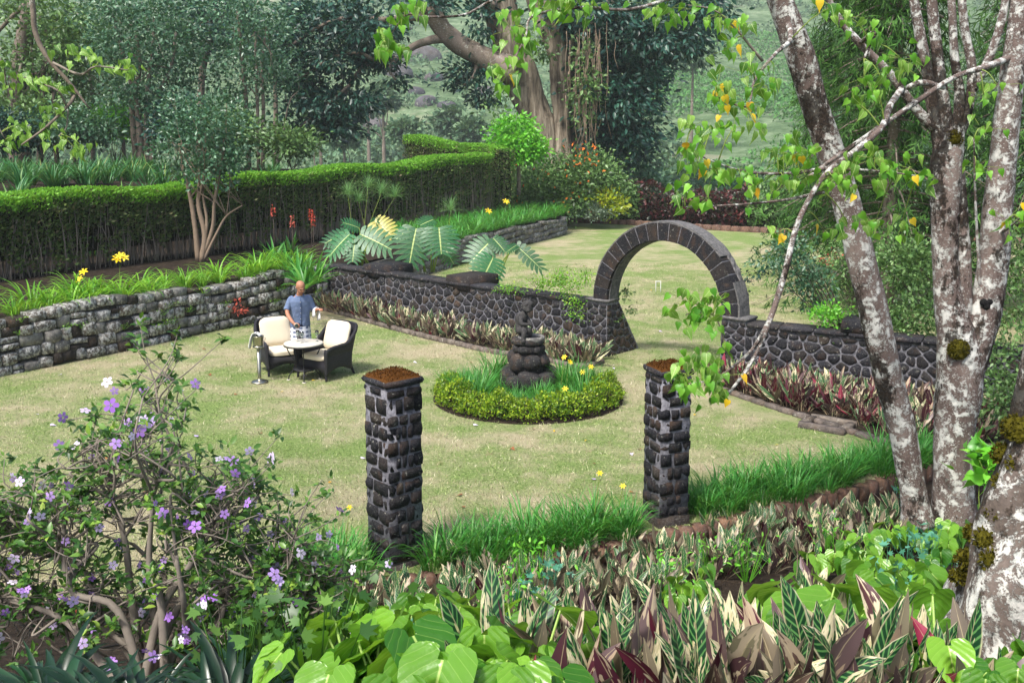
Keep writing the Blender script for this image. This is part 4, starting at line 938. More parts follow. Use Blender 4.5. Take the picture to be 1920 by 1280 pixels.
# ================================================================== plants
def px_ell(px, py, rx, ry, Y, depth):
    c = A(px, py, Y); s = pxm(px, py, Y); return (np.array(c), np.array([rx / s, depth, ry / s]))
def crown(mb, ells, n_clump, per, spread, size, tm=LEAF, up=.5, shell=.5, hang=0.0, flat=.6):
    wts = np.array([np.prod(e[1]) ** .66 for e in ells]); wts /= wts.sum(); P = []; O = []
    for _ in range(n_clump):
        c, r = ells[rng.choice(len(ells), p=wts)]; d = rand_dir(1)[0]; k = rng.uniform(shell, 1.0) ** .7
        q = c + d * r * k; n = int(per * rng.uniform(.5, 1.5)); sp = spread * rng.uniform(.6, 1.3)
        off = rng.normal(size=(n, 3)) * np.array([sp, sp, sp * flat]); P.append(q + off); O.append(np.repeat(d[None], n, 0) * .6 + off / sp * .5)
    P = np.concatenate(P); O = np.concatenate(O); n = len(P)
    D = nrm(O + rng.normal(size=(n, 3)) * .7 + np.array([0, 0, -hang])); N = rand_dir(n) * .8 + np.array([0, -.15, up])
    scatter(mb, P, D, N, size * rng.uniform(.6, 1.35, n), tm)
def stem_px(pts, Y, extra=1.0):
    """points (px,py,width_px[,Y]) -> world points and radii"""
    W = [A(p[0], p[1], p[3] if len(p) > 3 else Y) for p in pts]; R = [p[2] / 2 / pxm(p[0], p[1], p[3] if len(p) > 3 else Y) * extra for p in pts]; return W, R
def dupes(name, meshes, spots, label, cat, group, smin=.85, smax=1.15):
    for i, (x, y, z) in enumerate(spots):
        o = link(name, meshes[i % len(meshes)]); o.location = (x, y, z); o.rotation_euler = (rng.uniform(-.06, .06), rng.uniform(-.06, .06), rng.uniform(0, 6.28))
        s = rng.uniform(smin, smax); o.scale = (s, s, s * rng.uniform(.9, 1.1)); tag(o, label if isinstance(label, str) else label(i), cat, group)
def pieces(parent, name, meshes, mats4, limit=300, rest_name=None):
    """the pieces nearest the camera as objects that share mesh data, the rest as one joined part"""
    order = sorted(range(len(mats4)), key=lambda i: mats4[i][1].translation.y)
    for i in order[:limit]: child_w(name, meshes[mats4[i][0]], parent, mats4[i][1])
    rest = order[limit:]
    if rest:
        mb = MB(); cache = {}
        for i in rest:
            k, m = mats4[i]; me = meshes[k]
            if k not in cache:
                v = np.empty(len(me.vertices) * 3); me.vertices.foreach_get('co', v); u = np.zeros((len(me.vertices), 2))
                for l in me.loops: u[l.vertex_index] = me.uv_layers[0].data[l.index].uv
                cache[k] = (v.reshape(-1, 3), [tuple(p.vertices) for p in me.polygons], u, me.materials[0])
            v, f, u, _ = cache[k]; mm = np.array(m); V = v @ mm[:3, :3].T + mm[:3, 3]; f3 = [q for q in f if len(q) == 3]; f4 = [q for q in f if len(q) == 4]; b = mb.n
            mb.add(V, np.array(f3) if f3 else np.zeros((0, 3), int), u)
            if f4: mb.more(f4, b)
        o = mb.build(rest_name or name + '_mass', cache[next(iter(cache))][3], parent); o['kind'] = 'stuff'
def frame(P, D, N, s):
    Y = Vector(D).normalized(); X = Y.cross(Vector(N)).normalized(); Z = X.cross(Y)
    m = Matrix((X * s, Y * s, Z * s)).transposed().to_4x4(); m.translation = P; return m

# ------------------------------------------------------------------ hillside: scrub, tea rows, boulders
sh = MB(); P = []
for _ in range(5200):
    y = rng.uniform(95, 420) if rng.random() < .6 else rng.uniform(80, 180); x = rng.uniform(-.58, .58) * y
    if noise.noise(Vector((x * .03, y * .03, 9))) < -.22: continue
    if .16 * y < x < .32 * y and 125 < y < 300: continue
    P.append((x, y, rng.uniform(.6, 2.2) * (1 + y / 500)))
for x, y, r in P:
    n = int(10 + 16 * min(r, 2)); d = rand_dir(n, .55); z = hill_z(x, y)
    scatter(sh, np.array([x, y, z]) + d * np.array([r, r, r * .85]) * rng.uniform(.75, 1.05, (n, 1)), rand_dir(n, .3), d + rng.normal(size=(n, 3)) * .4, rng.uniform(.5, .95, n) * (.45 + r * .4), LEAF)
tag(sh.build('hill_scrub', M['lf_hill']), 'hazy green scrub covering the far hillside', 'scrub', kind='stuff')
te = MB()
for row in range(44):
    y0 = 112 + row * 4.6
    for x in np.arange(.14 * y0, .36 * y0, 1.0):
        y = y0 + 9 * sin(x * .045 + row * .02) + .12 * (x - 25); n = 12
        if noise.noise(Vector((x * .02, y * .02, 3))) < -.38: continue
        d = rand_dir(n, .7); scatter(te, np.array([x, y, hill_z(x, y) + .35]) + d * np.array([1.0, 1.05, .9]), rand_dir(n, .2), d + rng.normal(size=(n, 3)) * .3, rng.uniform(.6, .95, n), LEAF)
tag(te.build('tea_rows', M['lf_tea']), 'rows of tea bushes following the contours of the far slope', 'tea', kind='stuff')
M['rock'] = stone_mat('hill_rock', ['#3c3a42', '#55525a', '#6a6564'], lichen=.1, scale=.08, brown=.3)
for px, py, w_, Y in ((790, 112, 46, 300), (745, 140, 36, 290), (815, 150, 26, 270), (800, 195, 30, 230), (838, 200, 20, 220), (700, 240, 36, 200), (660, 268, 26, 180), (860, 250, 34, 170), (780, 175, 22, 250), (905, 175, 26, 250), (720, 190, 20, 240)):
    lo, hi = 80., 420.; d = ray(px, py)
    for y in np.arange(85, 420, 1.0):
        t = y / d.y
        if CAMH + d.z * t < hill_z(d.x * t, y): Y = y; break
    c = A(px, py, Y); s = pxm(px, py, Y); mb = MB(); rbox(mb, c, (w_ * 2 / s, w_ * 1.6 / s, w_ * 1.25 / s), Matrix.Rotation(rng.uniform(0, 3), 3, 'Z'), .4, .08); o = mb.build('boulder', M['rock']); m = o.modifiers.new('s', 'SUBSURF'); m.levels = m.render_levels = 2
    tag(o, 'bare grey boulder bulging out of the scrubby hillside', 'boulder', 'boulders on the far hillside')
# a few free standing trees on the slope
def simple_tree(name, label, base, trunk, ells, n, per, spread, size, lm, bark, cat='tree', group=None, tm=LEAF, up=.5, shell=.5, hang=0, limbs=10):
    t = thing(name, label, cat, base, group); mb = MB()
    for W, R in trunk: tube(mb, W, R, 9, 4, .12)
    tips = [W[-1] for W, R in trunk]
    for _ in range(limbs):
        c, r = ells[rng.integers(len(ells))]; e = c + rand_dir(1)[0] * r * .75; W, R = trunk[rng.integers(len(trunk))]; k = rng.integers(max(1, len(W) // 2), len(W)); s_ = np.array(W[k]); m = (s_ + e) / 2 + rng.normal(size=3) * .12 * np.linalg.norm(e - s_)
        r0 = min(R[k] * .55, .12); tube(mb, [s_, m, e], [r0, r0 * .6, r0 * .15], 6, 4)
    mb.build('trunk', bark, t); cb = MB(); crown(cb, ells, n, per, spread, size, tm, up, shell, hang); o = cb.build('crown', lm, t); o['kind'] = 'stuff'; return t
for i, (px, py, w_, Y) in enumerate(((718, 182, 26, 150), (1300, 100, 34, 160), (690, 200, 24, 160), (600, 225, 24, 120), (845, 225, 26, 150), (760, 245, 22, 140), (885, 245, 22, 140), (1215, 300, 16, 110), (1290, 330, 18, 105), (645, 255, 22, 130))):
    e = px_ell(px, py, w_, w_ * .8, Y, w_ / pxm(px, py, Y)); b = Vector(e[0]) - Vector((0, 0, e[1][2])); g = Vector((b.x, Y, hill_z(b.x, Y)))
    if g.z > b.z: g.z = b.z - .5
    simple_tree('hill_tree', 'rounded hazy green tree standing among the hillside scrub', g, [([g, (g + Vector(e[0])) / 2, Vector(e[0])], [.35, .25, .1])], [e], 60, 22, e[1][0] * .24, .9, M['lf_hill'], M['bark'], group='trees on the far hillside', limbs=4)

# ------------------------------------------------------------------ the long clipped hedge
hg = thing('clipped_hedge', 'long wavy clipped hedge with bright green top and bare woody stems below', 'hedge', (-8, 32, 1))
class HPth: pass
hp1 = Path(HP, 8); Lh = hp1.L
def h_top(u):
    k = u / Lh; return float(np.interp(k, [0, .14, .45, .6, .75, .9, 1], [2.0, 2.1, 2.2, 2.25, 2.55, 2.7, 2.75])) + .07 * sin(u * 1.1) + .1 * sin(u * .45 + 1)
core = MB(); lf = MB(); lt = MB(); sm_ = MB()
def hedge_run(path, top, thick, z0, bare, nd):
    L = path.L; n = int(L / .4); V = []
    for i in range(n + 1):
        u = L * i / n; p, t, q = path.at(u); zt = z0 + top(u)
        for d, z in ((-.22, z0 + bare), (-.16, zt - .2), (-.3, zt - .12), (-thick + .25, zt - .12), (-thick + .12, z0 + bare)): V.append(tuple(p + q * d + UPV * z))
    Fs = [(i * 5 + k, i * 5 + (k + 1) % 5, i * 5 + 5 + (k + 1) % 5, i * 5 + 5 + k) for i in range(n) for k in range(5)]
    core.add(V, Fs)
    P, D, N = [], [], []; m = int(L * 2.2 * nd)
    for _ in range(m):
        u = rng.uniform(0, L); p, t, q = path.at(u); h = top(u); v = rng.uniform(0, 1) ** .75; z = z0 + .15 + (h - .15) * v
        dn = noise.noise(Vector((u * .9, z * 1.3, 4))) * .16
        if v < .5 and noise.noise(Vector((u * 2.2, z * 1.2, 7))) > -.06 + v * .9: continue
        e = .1 * max(0, v - .85) / .15
        P.append(p + q * (dn - e + rng.normal() * .05) + UPV * z); D.append(q * .5 + UPV * rng.uniform(-.1, 1) + t * rng.normal() * .5); N.append(q + Vector(rng.normal(size=3) * .5))
    n = len(P); scatter(lf, np.array(P), np.array(D), np.array(N), rng.uniform(.06, .14, n), LEAF)
    P, D, N = [], [], []; m = int(L * thick * nd * 1.5)
    for _ in range(m):
        u = rng.uniform(0, L); p, t, q = path.at(u); d = rng.uniform(-thick, .1); e = abs(d + thick / 2 - .02) / (thick / 2); z = z0 + top(u) - .14 * max(0, e - .7) / .3 + .05 * noise.noise(Vector((u * 2, d * 2, 3)))
        P.append(p + q * d + UPV * z); D.append(Vector(rng.normal(size=3) * .6) + UPV * 1.0); N.append(Vector(rng.normal(size=3) * .6) + UPV * .6 + q * .4)
    for _ in range(int(L * nd * .55)):                 # new growth hanging over the upper edge of the face
        u = rng.uniform(0, L); p, t, q = path.at(u); f = rng.random() ** 1.6 * .38; P.append(p + q * (.04 + .12 * noise.noise(Vector((u * 1.5, f * 3, 8))) + rng.normal() * .04) + UPV * (z0 + top(u) - f)); D.append(q * .5 + UPV * rng.uniform(.2, 1) + t * rng.normal() * .5); N.append(q + UPV * .5 + Vector(rng.normal(size=3) * .5))
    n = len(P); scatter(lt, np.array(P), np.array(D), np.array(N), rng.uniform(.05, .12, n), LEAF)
    for uu, sg in ((0, -1), (L, 1)):                   # leafy ends
        p, t, q = path.at(uu); m = int(thick * 2.2 * nd); d_ = rng.uniform(-thick, .05, m); h_ = rng.uniform(.15, top(uu), m)
        Pe = np.array([p + q * a + t * sg * (.08 + rng.normal() * .05) + UPV * (z0 + b) for a, b in zip(d_, h_)]); scatter(lf, Pe, rand_dir(m, .6), np.array(t) * sg + rng.normal(size=(m, 3)) * .5, rng.uniform(.07, .15, m), LEAF)
    for _ in range(int(L * 52)):
        u = rng.uniform(0, L); p, t, q = path.at(u); d = rng.uniform(-thick + .2, .02) if rng.random() < .75 else rng.uniform(-.05, .1); b = p + q * d + UPV * z0; e = b + t * rng.normal() * .18 + UPV * (top(u) * rng.uniform(.4, .9)); r_ = rng.uniform(.006, .018)
        tube(sm_, [b, b.lerp(e, .5) + Vector(rng.normal(size=3) * .05), e], [r_, r_ * .8, r_ * .4], 5, 3)
hedge_run(hp1, h_top, 1.3, .95, .5, 520)
hp2 = Path([(-.75, 44.6), (-2.6, 46.3), (-5.2, 48.6)], 6)
class RevPath(Path):
    def at(s, u): p, t, q = Path.at(s, u); return p, t, -q
hp2.__class__ = RevPath
hedge_run(hp2, lambda u: 2.95 + .06 * sin(u * 1.5) + .1 * u, 1.2, .95, .4, 420)
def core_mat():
    t = NT('hedge_shade'); n = t.noise(t.pos(), 9, 4); return t.end(t.pr(t.ramp(n, [(.3, lin('#1c1d14')), (.7, lin('#38391f'))]), .95, n, .8, .1, spec=.05))  # dark colour of the solid core stands in for shade inside the hedges
core.build('shade_core', core_mat(), hg)['kind'] = 'stuff'; lf.build('side_foliage', M['lf_hedge'], hg)['kind'] = 'stuff'; lt.build('top_growth', M['lf_hedge_top'], hg)['kind'] = 'stuff'; sm_.build('stems', M['twig'], hg)['kind'] = 'stuff'

# ------------------------------------------------------------------ the great fig tree beyond the hedge
BY = 56.0
ft = thing('fig_tree', 'huge old fig tree with fused pale trunks and dark hanging foliage', 'tree', A(1030, 300, BY))
mb = MB()
for pts in ([(1050, 330, 70), (1035, 280, 52), (1008, 220, 56), (978, 150, 66), (956, 90, 66), (940, 20, 66), (930, -60, 62)],
            [(1062, 330, 50), (1056, 270, 34), (1050, 180, 34), (1046, 100, 40), (1020, 30, 44), (990, -50, 40)],
            [(1086, 330, 56), (1080, 260, 30), (1078, 180, 32), (1072, 100, 40), (1062, 30, 42), (1075, -50, 40)],
            [(1036, 330, 40), (1012, 260, 26), (985, 180, 28), (968, 120, 30), (962, 60, 30)],
            [(1070, 320, 26), (1068, 220, 20), (1062, 140, 22), (1050, 60, 24), (1030, -40, 24)],
            [(1066, 90, 34), (1100, 60, 28), (1140, 10, 24), (1170, -50, 20)]):
    W, R = stem_px(pts, BY + rng.uniform(-.8, .8)); tube(mb, W, R, 14, 5, .22)
mb.build('trunk', M['bigbark'], ft)
mb = MB()
for pts in ([(965, 135, 60), (915, 112, 44), (868, 88, 40), (830, 55, 36), (805, 10, 34), (785, -40, 30)], [(850, 78, 26), (825, 72, 18), (780, 85, 14), (745, 108, 12), (700, 112, 10), (655, 160, 9), (640, 215, 7)],
            [(820, 35, 24), (770, 32, 16), (720, 38, 12), (660, 30, 10)], [(745, 108, 10), (730, 130, 6), (742, 150, 4)], [(700, 112, 8), (670, 100, 6), (620, 110, 5), (560, 150, 4)], [(655, 160, 6), (610, 200, 5), (560, 240, 3)], [(660, 30, 9), (600, 50, 7), (540, 90, 5)],
            [(895, 110, 12), (890, 140, 7), (870, 160, 4)], [(930, 10, 20), (880, -10, 14), (820, -40, 10)]):
    W, R = stem_px(pts, BY - 1.5 if pts[0][0] > 800 else BY - 2.5); tube(mb, W, R, 9, 5, .15)
mb.build('limb', M['bark'], ft)
cb = MB()
E1 = [px_ell(*a, BY, d) for *a, d in ((1155, 200, 60, 90, 3), (1180, 80, 95, 65, 3.5), (1250, 55, 85, 55, 3), (1300, 15, 50, 55, 3), (1150, 275, 50, 38, 2.5), (1100, 20, 70, 50, 4), (1195, 180, 34, 90, 2.5), (1140, 150, 50, 60, 3), (1160, 240, 60, 45, 3))]
crown(cb, E1, 360, 55, .62, .36, LEAF4, .6, .3, .5, .5)
E2 = [px_ell(*a, BY - 2, d) for *a, d in ((610, 40, 90, 55, 3), (560, 140, 45, 50, 2.5), (640, 190, 60, 34, 2.5), (560, 228, 46, 26, 2), (690, 60, 60, 40, 3), (520, 60, 50, 60, 3), (770, 5, 70, 20, 3), (640, 110, 60, 34, 2.5), (600, 180, 60, 40, 2), (630, 235, 36, 22, 2))]
crown(cb, E2, 215, 46, .55, .36, LEAF4, .6, .2, .35, .35)
E3 = [px_ell(*a, BY - 1, d) for *a, d in ((880, 135, 36, 18, 1.5), (905, 40, 30, 40, 2), (905, 185, 26, 14, 1.2), (870, 165, 22, 14, 1.2), (720, 115, 30, 12, 1.5), (745, 150, 20, 10, 1))]
crown(cb, E3, 46, 42, .5, .34, LEAF4, .6, .2, .3, .35)
cb.build('crown', M['lf_dark'], ft)['kind'] = 'stuff'
vb = MB()
for _ in range(60):
    px = rng.normal(1098, 18); y0 = rng.uniform(40, 190); L = rng.uniform(40, 150); W = [A(px + rng.normal() * 6 * k, y0 + L * k, BY - 3.2) for k in (0, .3, .6, 1)]; tube(vb, W, [.022, .02, .018, .01], 4, 3)
vb.build('hanging_roots', M['stem_tan'], ft)['kind'] = 'stuff'
cb = MB(); crown(cb, [px_ell(1100, 160, 18, 90, BY - 3, 1), px_ell(1016, 80, 8, 30, BY - 2, .6), px_ell(935, 240, 10, 60, BY - 2.4, .5)], 60, 24, .35, .26, LEAF, .4, .2, .5); cb.build('climbing_vine', M['lf_mid2'], ft)['kind'] = 'stuff'

# ------------------------------------------------------------------ trees on the upper bank at the left
def ubase(px, Y): 
    x = A(px, 300, Y).x; return Vector((x, Y, upper_z(x, Y)))
def bank_tree(label, bpx, Y, stems, ells, n, per, size, lm, spread=.5, bark='bark', **kw):
    tr = []
    for pts in stems:
        W, R = stem_px(pts, Y); W[0] = Vector((W[0].x, Y, upper_z(W[0].x, Y) - .1)); tr.append((W, R))
    return simple_tree('bank_tree', label, ubase(bpx, Y), tr, [px_ell(*e, Y, d) for *e, d in ells], n, per, spread, size, lm, M[bark], group='trees on the upper bank', **kw)
bank_tree('dark broad tree with a thick trunk at the end of the upper bank', 35, 46, [[(35, 270, 44), (32, 180, 34), (40, 90, 28), (55, 0, 20)], [(70, 265, 12), (80, 150, 9), (95, 60, 7)], [(105, 270, 10), (100, 180, 8), (120, 80, 6)]],
          [(40, 60, 90, 80, 4), (120, 30, 70, 60, 3.5), (20, 150, 60, 40, 3), (110, 110, 55, 45, 3), (150, 80, 40, 60, 3), (70, 215, 40, 26, 2), (10, 225, 40, 26, 2)], 190, 42, .23, M['lf_mid2'])
bank_tree('multi stemmed grey green tree with a dense rounded crown above the lilies', 270, 44, [[(262, 262, 15), (258, 200, 12), (235, 120, 9), (215, 40, 6)], [(272, 262, 12), (275, 190, 9), (285, 110, 7), (290, 30, 5)], [(280, 265, 12), (295, 190, 9), (320, 130, 7), (330, 60, 5)], [(256, 265, 14), (248, 200, 11), (262, 130, 8), (255, 60, 6)]],
          [(270, 70, 85, 75, 3.5), (215, 60, 60, 60, 3), (325, 90, 45, 60, 3), (290, 150, 60, 36, 3), (260, 0, 80, 36, 3), (310, 200, 34, 34, 2), (225, 185, 24, 24, 1.5)], 205, 42, .2, M['lf_mid'])
bank_tree('slim leaning dark trunk tree behind the small hedge tree', 372, 58, [[(372, 280, 14), (378, 150, 13), (390, 80, 14), (400, 10, 12)]], [(405, 20, 70, 40, 3), (380, 70, 40, 34, 2.5), (430, 60, 50, 40, 3)], 80, 44, .26, M['lf_dark'])
bank_tree('tall slender tree with thin pale stems and open leaves beside the dark fig foliage', 465, 46, [[(466, 272, 9), (462, 200, 8), (455, 120, 7), (445, 20, 6)], [(490, 270, 8), (494, 200, 7), (490, 130, 6), (500, 50, 4)], [(483, 270, 7), (482, 180, 6), (478, 60, 5)]],
          [(455, 60, 55, 65, 2.5), (500, 90, 45, 60, 2.5), (440, 140, 36, 40, 2), (520, 150, 36, 40, 2), (470, 10, 70, 30, 3), (450, 210, 34, 36, 1.5)], 115, 42, .2, M['lf_mid'])
bank_tree('thin pale dead stem standing between the slender tree and the hillside', 518, 52, [[(518, 285, 10), (517, 230, 9), (516, 160, 7), (510, 100, 4)], [(518, 230, 4), (540, 200, 3), (560, 170, 2)]], [(515, 110, 30, 24, 1.5)], 14, 30, .22, M['lf_mid'], limbs=3)
bank_tree('low olive tree filling the gap beside the dark broad tree', 165, 50, [[(172, 275, 9), (175, 200, 8), (165, 120, 6)], [(230, 245, 7), (228, 190, 6), (225, 130, 5)], [(140, 270, 8), (135, 190, 7), (150, 100, 5)]], [(165, 110, 55, 60, 3), (130, 190, 40, 30, 2.5), (200, 170, 40, 40, 2.5), (60, 200, 50, 26, 2.5), (100, 225, 40, 22, 2.5)], 115, 40, .2, M['lf_mid2'])

for i, (px, py, rx, ry, Y, lm, lb) in enumerate(((70, 225, 60, 34, 43, 'lf_mid2', 'olive understory shrub around the thick trunked tree'), (150, 232, 46, 26, 42, 'lf_mid', 'grey green understory shrub behind the dark lilies'), (215, 225, 36, 22, 47, 'lf_bright', 'light green understory shrub glowing between the trunks'), (330, 225, 40, 40, 42, 'lf_dark', 'dark understory shrub beside the multi stemmed tree'), (430, 240, 46, 34, 42, 'lf_mid2', 'olive understory shrub at the foot of the slender tree'), (545, 262, 40, 22, 44, 'lf_mid2', 'low shrub at the end of the upper bank'), (10, 240, 40, 30, 41, 'lf_dark', 'dark shrub crowding the foot of the broad tree'))):
    e = px_ell(px, py, rx, ry, Y, 1.4); shrub_later = (ubase(px, Y), e, lm, lb); UND = globals().setdefault('UND', []); UND.append(shrub_later)
# ------------------------------------------------------------------ small tree growing in front of the hedge
b0 = G(378, 488, 1.0); Y0 = b0.y
tr = []
for pts in ([(372, 492, 11), (366, 430, 9), (357, 370, 8), (345, 320, 5), (335, 270, 3)], [(378, 492, 12), (384, 440, 10), (372, 385, 8), (374, 330, 5), (372, 260, 3)], [(376, 490, 8), (398, 430, 7), (402, 380, 6), (412, 330, 4), (420, 260, 3)], [(380, 490, 7), (405, 440, 5), (425, 405, 4), (455, 385, 2.5)], [(374, 490, 7), (388, 420, 6), (380, 360, 4), (390, 300, 3)]):
    W, R = stem_px(pts, Y0); W[0].z = .95; tr.append((W, R))
simple_tree('small_tree', 'small multi stemmed tree with bare tan stems in front of the long hedge', b0, tr, [px_ell(*e, Y0, d) for *e, d in ((365, 250, 62, 50, 1.0), (345, 205, 40, 34, .8), (405, 225, 46, 50, .9), (425, 290, 34, 40, .8), (320, 290, 34, 40, .8), (395, 320, 50, 34, .8))], 130, 34, .2, .125, M['lf_mid'], M['stem_tan'], limbs=26, shell=.2)

# ------------------------------------------------------------------ conifers and shrubs behind the right wall
SPRAY = tmpl([(-.035, 0, 0), (.035, 0, 0), (.02, .5, -.05), (-.02, .5, -.05), (0, 1, -.22), (.02, .15, 0), (.3, .5, -.1), (.05, .3, -.02), (-.02, .15, 0), (-.3, .5, -.1), (-.05, .3, -.02), (.02, .4, -.04), (.24, .78, -.16), (.03, .55, -.06), (-.02, .4, -.04), (-.24, .78, -.16), (-.03, .55, -.06)],
             [(0, 1, 2), (0, 2, 3), (3, 2, 4), (5, 6, 7), (8, 10, 9), (11, 12, 13), (14, 16, 15)])
for i, (bx_, by_, H_, R_, lb) in enumerate(((9.3, 24.5, 10.5, 3.2, 'broad dark feathery conifer behind the square wall pier'), (13.6, 25.5, 12, 3.4, 'tall dark conifer rising behind the forked lichen trunks'), (10.6, 31, 11, 3.2, 'mid green feathery conifer standing further back on the croquet lawn edge'), (12.2, 20.0, 4.2, 1.9, 'low spreading feathery conifer just behind the right garden wall'))):
    base = Vector((bx_, by_, 0)); t = thing('conifer_tree', lb, 'tree', base); mb = MB(); tube(mb, [base + Vector((0, 0, z)) for z in (0, H_ * .4, H_ * .95)], [.2, .15, .03], 9, 3)
    cb = MB(); P, D, N = [], [], []
    for _ in range(int(H_ * 20)):
        k = rng.uniform(.0, 1) ** .9; a = rng.uniform(0, 2 * pi); r_ = R_ * (1 - k) ** .65 * rng.uniform(.75, 1.1); z = .3 + k * (H_ - .4)
        s_ = base + Vector((0, 0, z + .25 * r_)); e = base + Vector((r_ * cos(a), r_ * sin(a), z - .12 * r_)); mid = s_.lerp(e, .5) + Vector((0, 0, .1 * r_)); tube(mb, [s_, mid, e], [.03, .022, .006], 5, 3)
        for q in range(34):
            f = rng.uniform(.25, 1.05); p = s_.lerp(e, f) + Vector((0, 0, .1 * r_ * 4 * f * (1 - f))) + Vector(rng.normal(size=3) * .16); P.append(p); dd = (e - s_).normalized(); D.append(dd * .7 + Vector(rng.normal(size=3) * .55) + Vector((0, 0, -.45))); N.append(Vector((0, -.2, 1)) + Vector(rng.normal(size=3) * .5))
    scatter(cb, np.array(P), np.array(D), np.array(N), rng.uniform(.25, .6, len(P)), SPRAY); mb.build('trunk', M['bark'], t); cb.build('crown', M['lf_conifer'], t)['kind'] = 'stuff'
def shrub(name, label, base, ells, n, per, spread, size, lm, stems=9, bark='twig_dark', group=None, up=.5, shell=.3, tm=LEAF, r0=.016, hang=0):
    base = Vector(base); t = thing(name, label, 'shrub', base, group); mb = MB()
    for _ in range(stems):
        c, r = ells[rng.integers(len(ells))]; e = Vector(c + rand_dir(1)[0] * r * .8); s_ = base + Vector((rng.normal() * r[0] * .15, rng.normal() * .1, 0)); tube(mb, [s_, s_.lerp(e, .5) + Vector(rng.normal(size=3) * .06) + UPV * .1, e], [r0, r0 * .75, r0 * .3], 6, 4)
    mb.build('stems', M[bark], t)['kind'] = 'stuff'; cb = MB(); crown(cb, ells, n, per, spread, size, tm, up, shell, hang); cb.build('foliage', lm, t)['kind'] = 'stuff'; return t
for ub, e, lm, lb in UND: shrub('understory_shrub', lb, ub, [e, (e[0] + np.array([e[1][0] * .5, .4, -e[1][2] * .6]), e[1] * .7), (e[0] - np.array([e[1][0] * .5, -.3, e[1][2] * .6]), e[1] * .7)], 60, 40, .34, .2, M[lm], 9, group='understory shrubs on the upper bank')
shrub('leafy_shrub', 'slender dark leaved shrub rising behind the right garden wall', (6.7, 18.6, 0), [px_ell(1500, 500, 26, 60, 18.6, .35), px_ell(1475, 470, 20, 26, 18.6, .3), px_ell(1530, 540, 30, 40, 18.6, .35), px_ell(1440, 500, 20, 16, 18.3, .2)], 60, 24, .13, .085, M['lf_mid'], 12)
shrub('twiggy_shrub', 'twiggy red tipped shrub between the dark shrub and the leaning trunk', (7.4, 18.9, 0), [px_ell(1580, 490, 30, 50, 18.9, .4), px_ell(1600, 540, 26, 40, 18.9, .4)], 40, 16, .15, .07, M['lf_mid2'], 40, r0=.009)
shrub('flowering_shrub', 'shrub with coral red sprays on thin twigs behind the right wall', (7.3, 19.4, 0), [px_ell(1565, 480, 34, 16, 19.4, .3)], 9, 8, .08, .05, M['pt_red'], 8, r0=.006)
shrub('ground_shrub', 'low bright weed tuft growing on top of the right wall', (6.1, 17.45, 0.9), [px_ell(1550, 590, 26, 18, 17.45, .25)], 22, 22, .09, .07, M['lf_bright'], 6)
shrub('leafy_shrub', 'dense green shrub filling the space behind the forked trunk', (8.7, 17.6, 0), [px_ell(1640, 620, 60, 30, 17.4, .5), px_ell(1720, 600, 50, 44, 17.4, .5), px_ell(1700, 500, 60, 60, 18.4, .6)], 170, 30, .2, .085, M['lf_mid2'], 14)
shrub('leafy_shrub', 'tangled twiggy shrub with yellowing leaves at the sloping end of the right wall', (9.2, 15.0, -.3), [px_ell(1890, 560, 44, 60, 15, .6), px_ell(1880, 680, 40, 60, 14.6, .6), px_ell(1900, 760, 50, 50, 14.2, .6), px_ell(1900, 470, 40, 60, 15.5, .6)], 130, 24, .2, .08, M['lf_mid2'], 46, 'twig', r0=.008)
shrub('broad_leaf_plant', 'upright green leaved plant beside the base of the forked tree', (5.6, 10.4, -.2), [px_ell(1860, 880, 30, 40, 10.4, .25)], 16, 6, .1, .16, M['lf_bright'], 8, 'greenstem', tm=HEART, r0=.008)
# hedge and bushes at the far end of the croquet lawn
fb = shrub('flowering_bush', 'dark rounded bush dotted with orange flowers under the fig tree', A(1060, 405, 50), [px_ell(*e, 50, d) for *e, d in ((1000, 350, 70, 56, 2), (1080, 335, 66, 46, 2), (1060, 375, 70, 36, 2), (970, 380, 50, 40, 1.6), (1130, 330, 40, 34, 1.5))], 330, 46, .4, .2, M['lf_mid2'], 20)
fl = MB(); P = np.array([A(rng.normal(1090, 18), rng.normal(292, 12), 48.4) if rng.random() < .6 else A(rng.uniform(960, 1130), rng.uniform(290, 400), 48.2) for _ in range(80)]); scatter(fl, P, rand_dir(len(P)), rand_dir(len(P), .4) + np.array([0, -.8, 0]), rng.uniform(.1, .22, len(P)), LEAF); fl.build('orange_blossom', M['pt_orange'], fb)['kind'] = 'stuff'
simple_tree('young_tree', 'small bright lime green tree in front of the dark flowering bush', A(972, 362, 46.5), [([A(973, 366, 46.5), A(973, 330, 46.5), A(970, 270, 46.5), A(967, 235, 46.5)], [.1, .09, .06, .03])], [px_ell(968, 250, 34, 30, 46.5, .8), px_ell(945, 270, 28, 22, 46.5, .7), px_ell(985, 275, 30, 26, 46.5, .8), px_ell(965, 285, 44, 18, 46.5, .8), px_ell(966, 228, 16, 16, 46.5, .4)], 130, 36, .26, .2, M['lf_bright'], M['bark'], limbs=8)
shrub('croton_bush', 'yellow green croton bush at the far kerb', A(1140, 410, 49), [px_ell(1130, 375, 20, 26, 49, .6), px_ell(1152, 388, 16, 20, 49, .6)], 34, 26, .22, .22, M['lf_croton'], 8)
shrub('silver_bush', 'silvery grey bush beside the croton at the far kerb', A(1118, 412, 48.6), [px_ell(1118, 395, 24, 18, 48.6, .5)], 40, 30, .16, .12, M['lf_silver'], 30, 'twig', r0=.01)
hb = thing('far_hedge', 'dark reddish leaved hedge along the far end of the croquet lawn', 'hedge', (9, 52, 0)); mb = MB(); cb = MB(); pf = Path([(4.2, 55.5), (7.5, 52.8), (12.5, 48.8), (20, 44.6), (30, 40)], 6); P = []; Nn = []
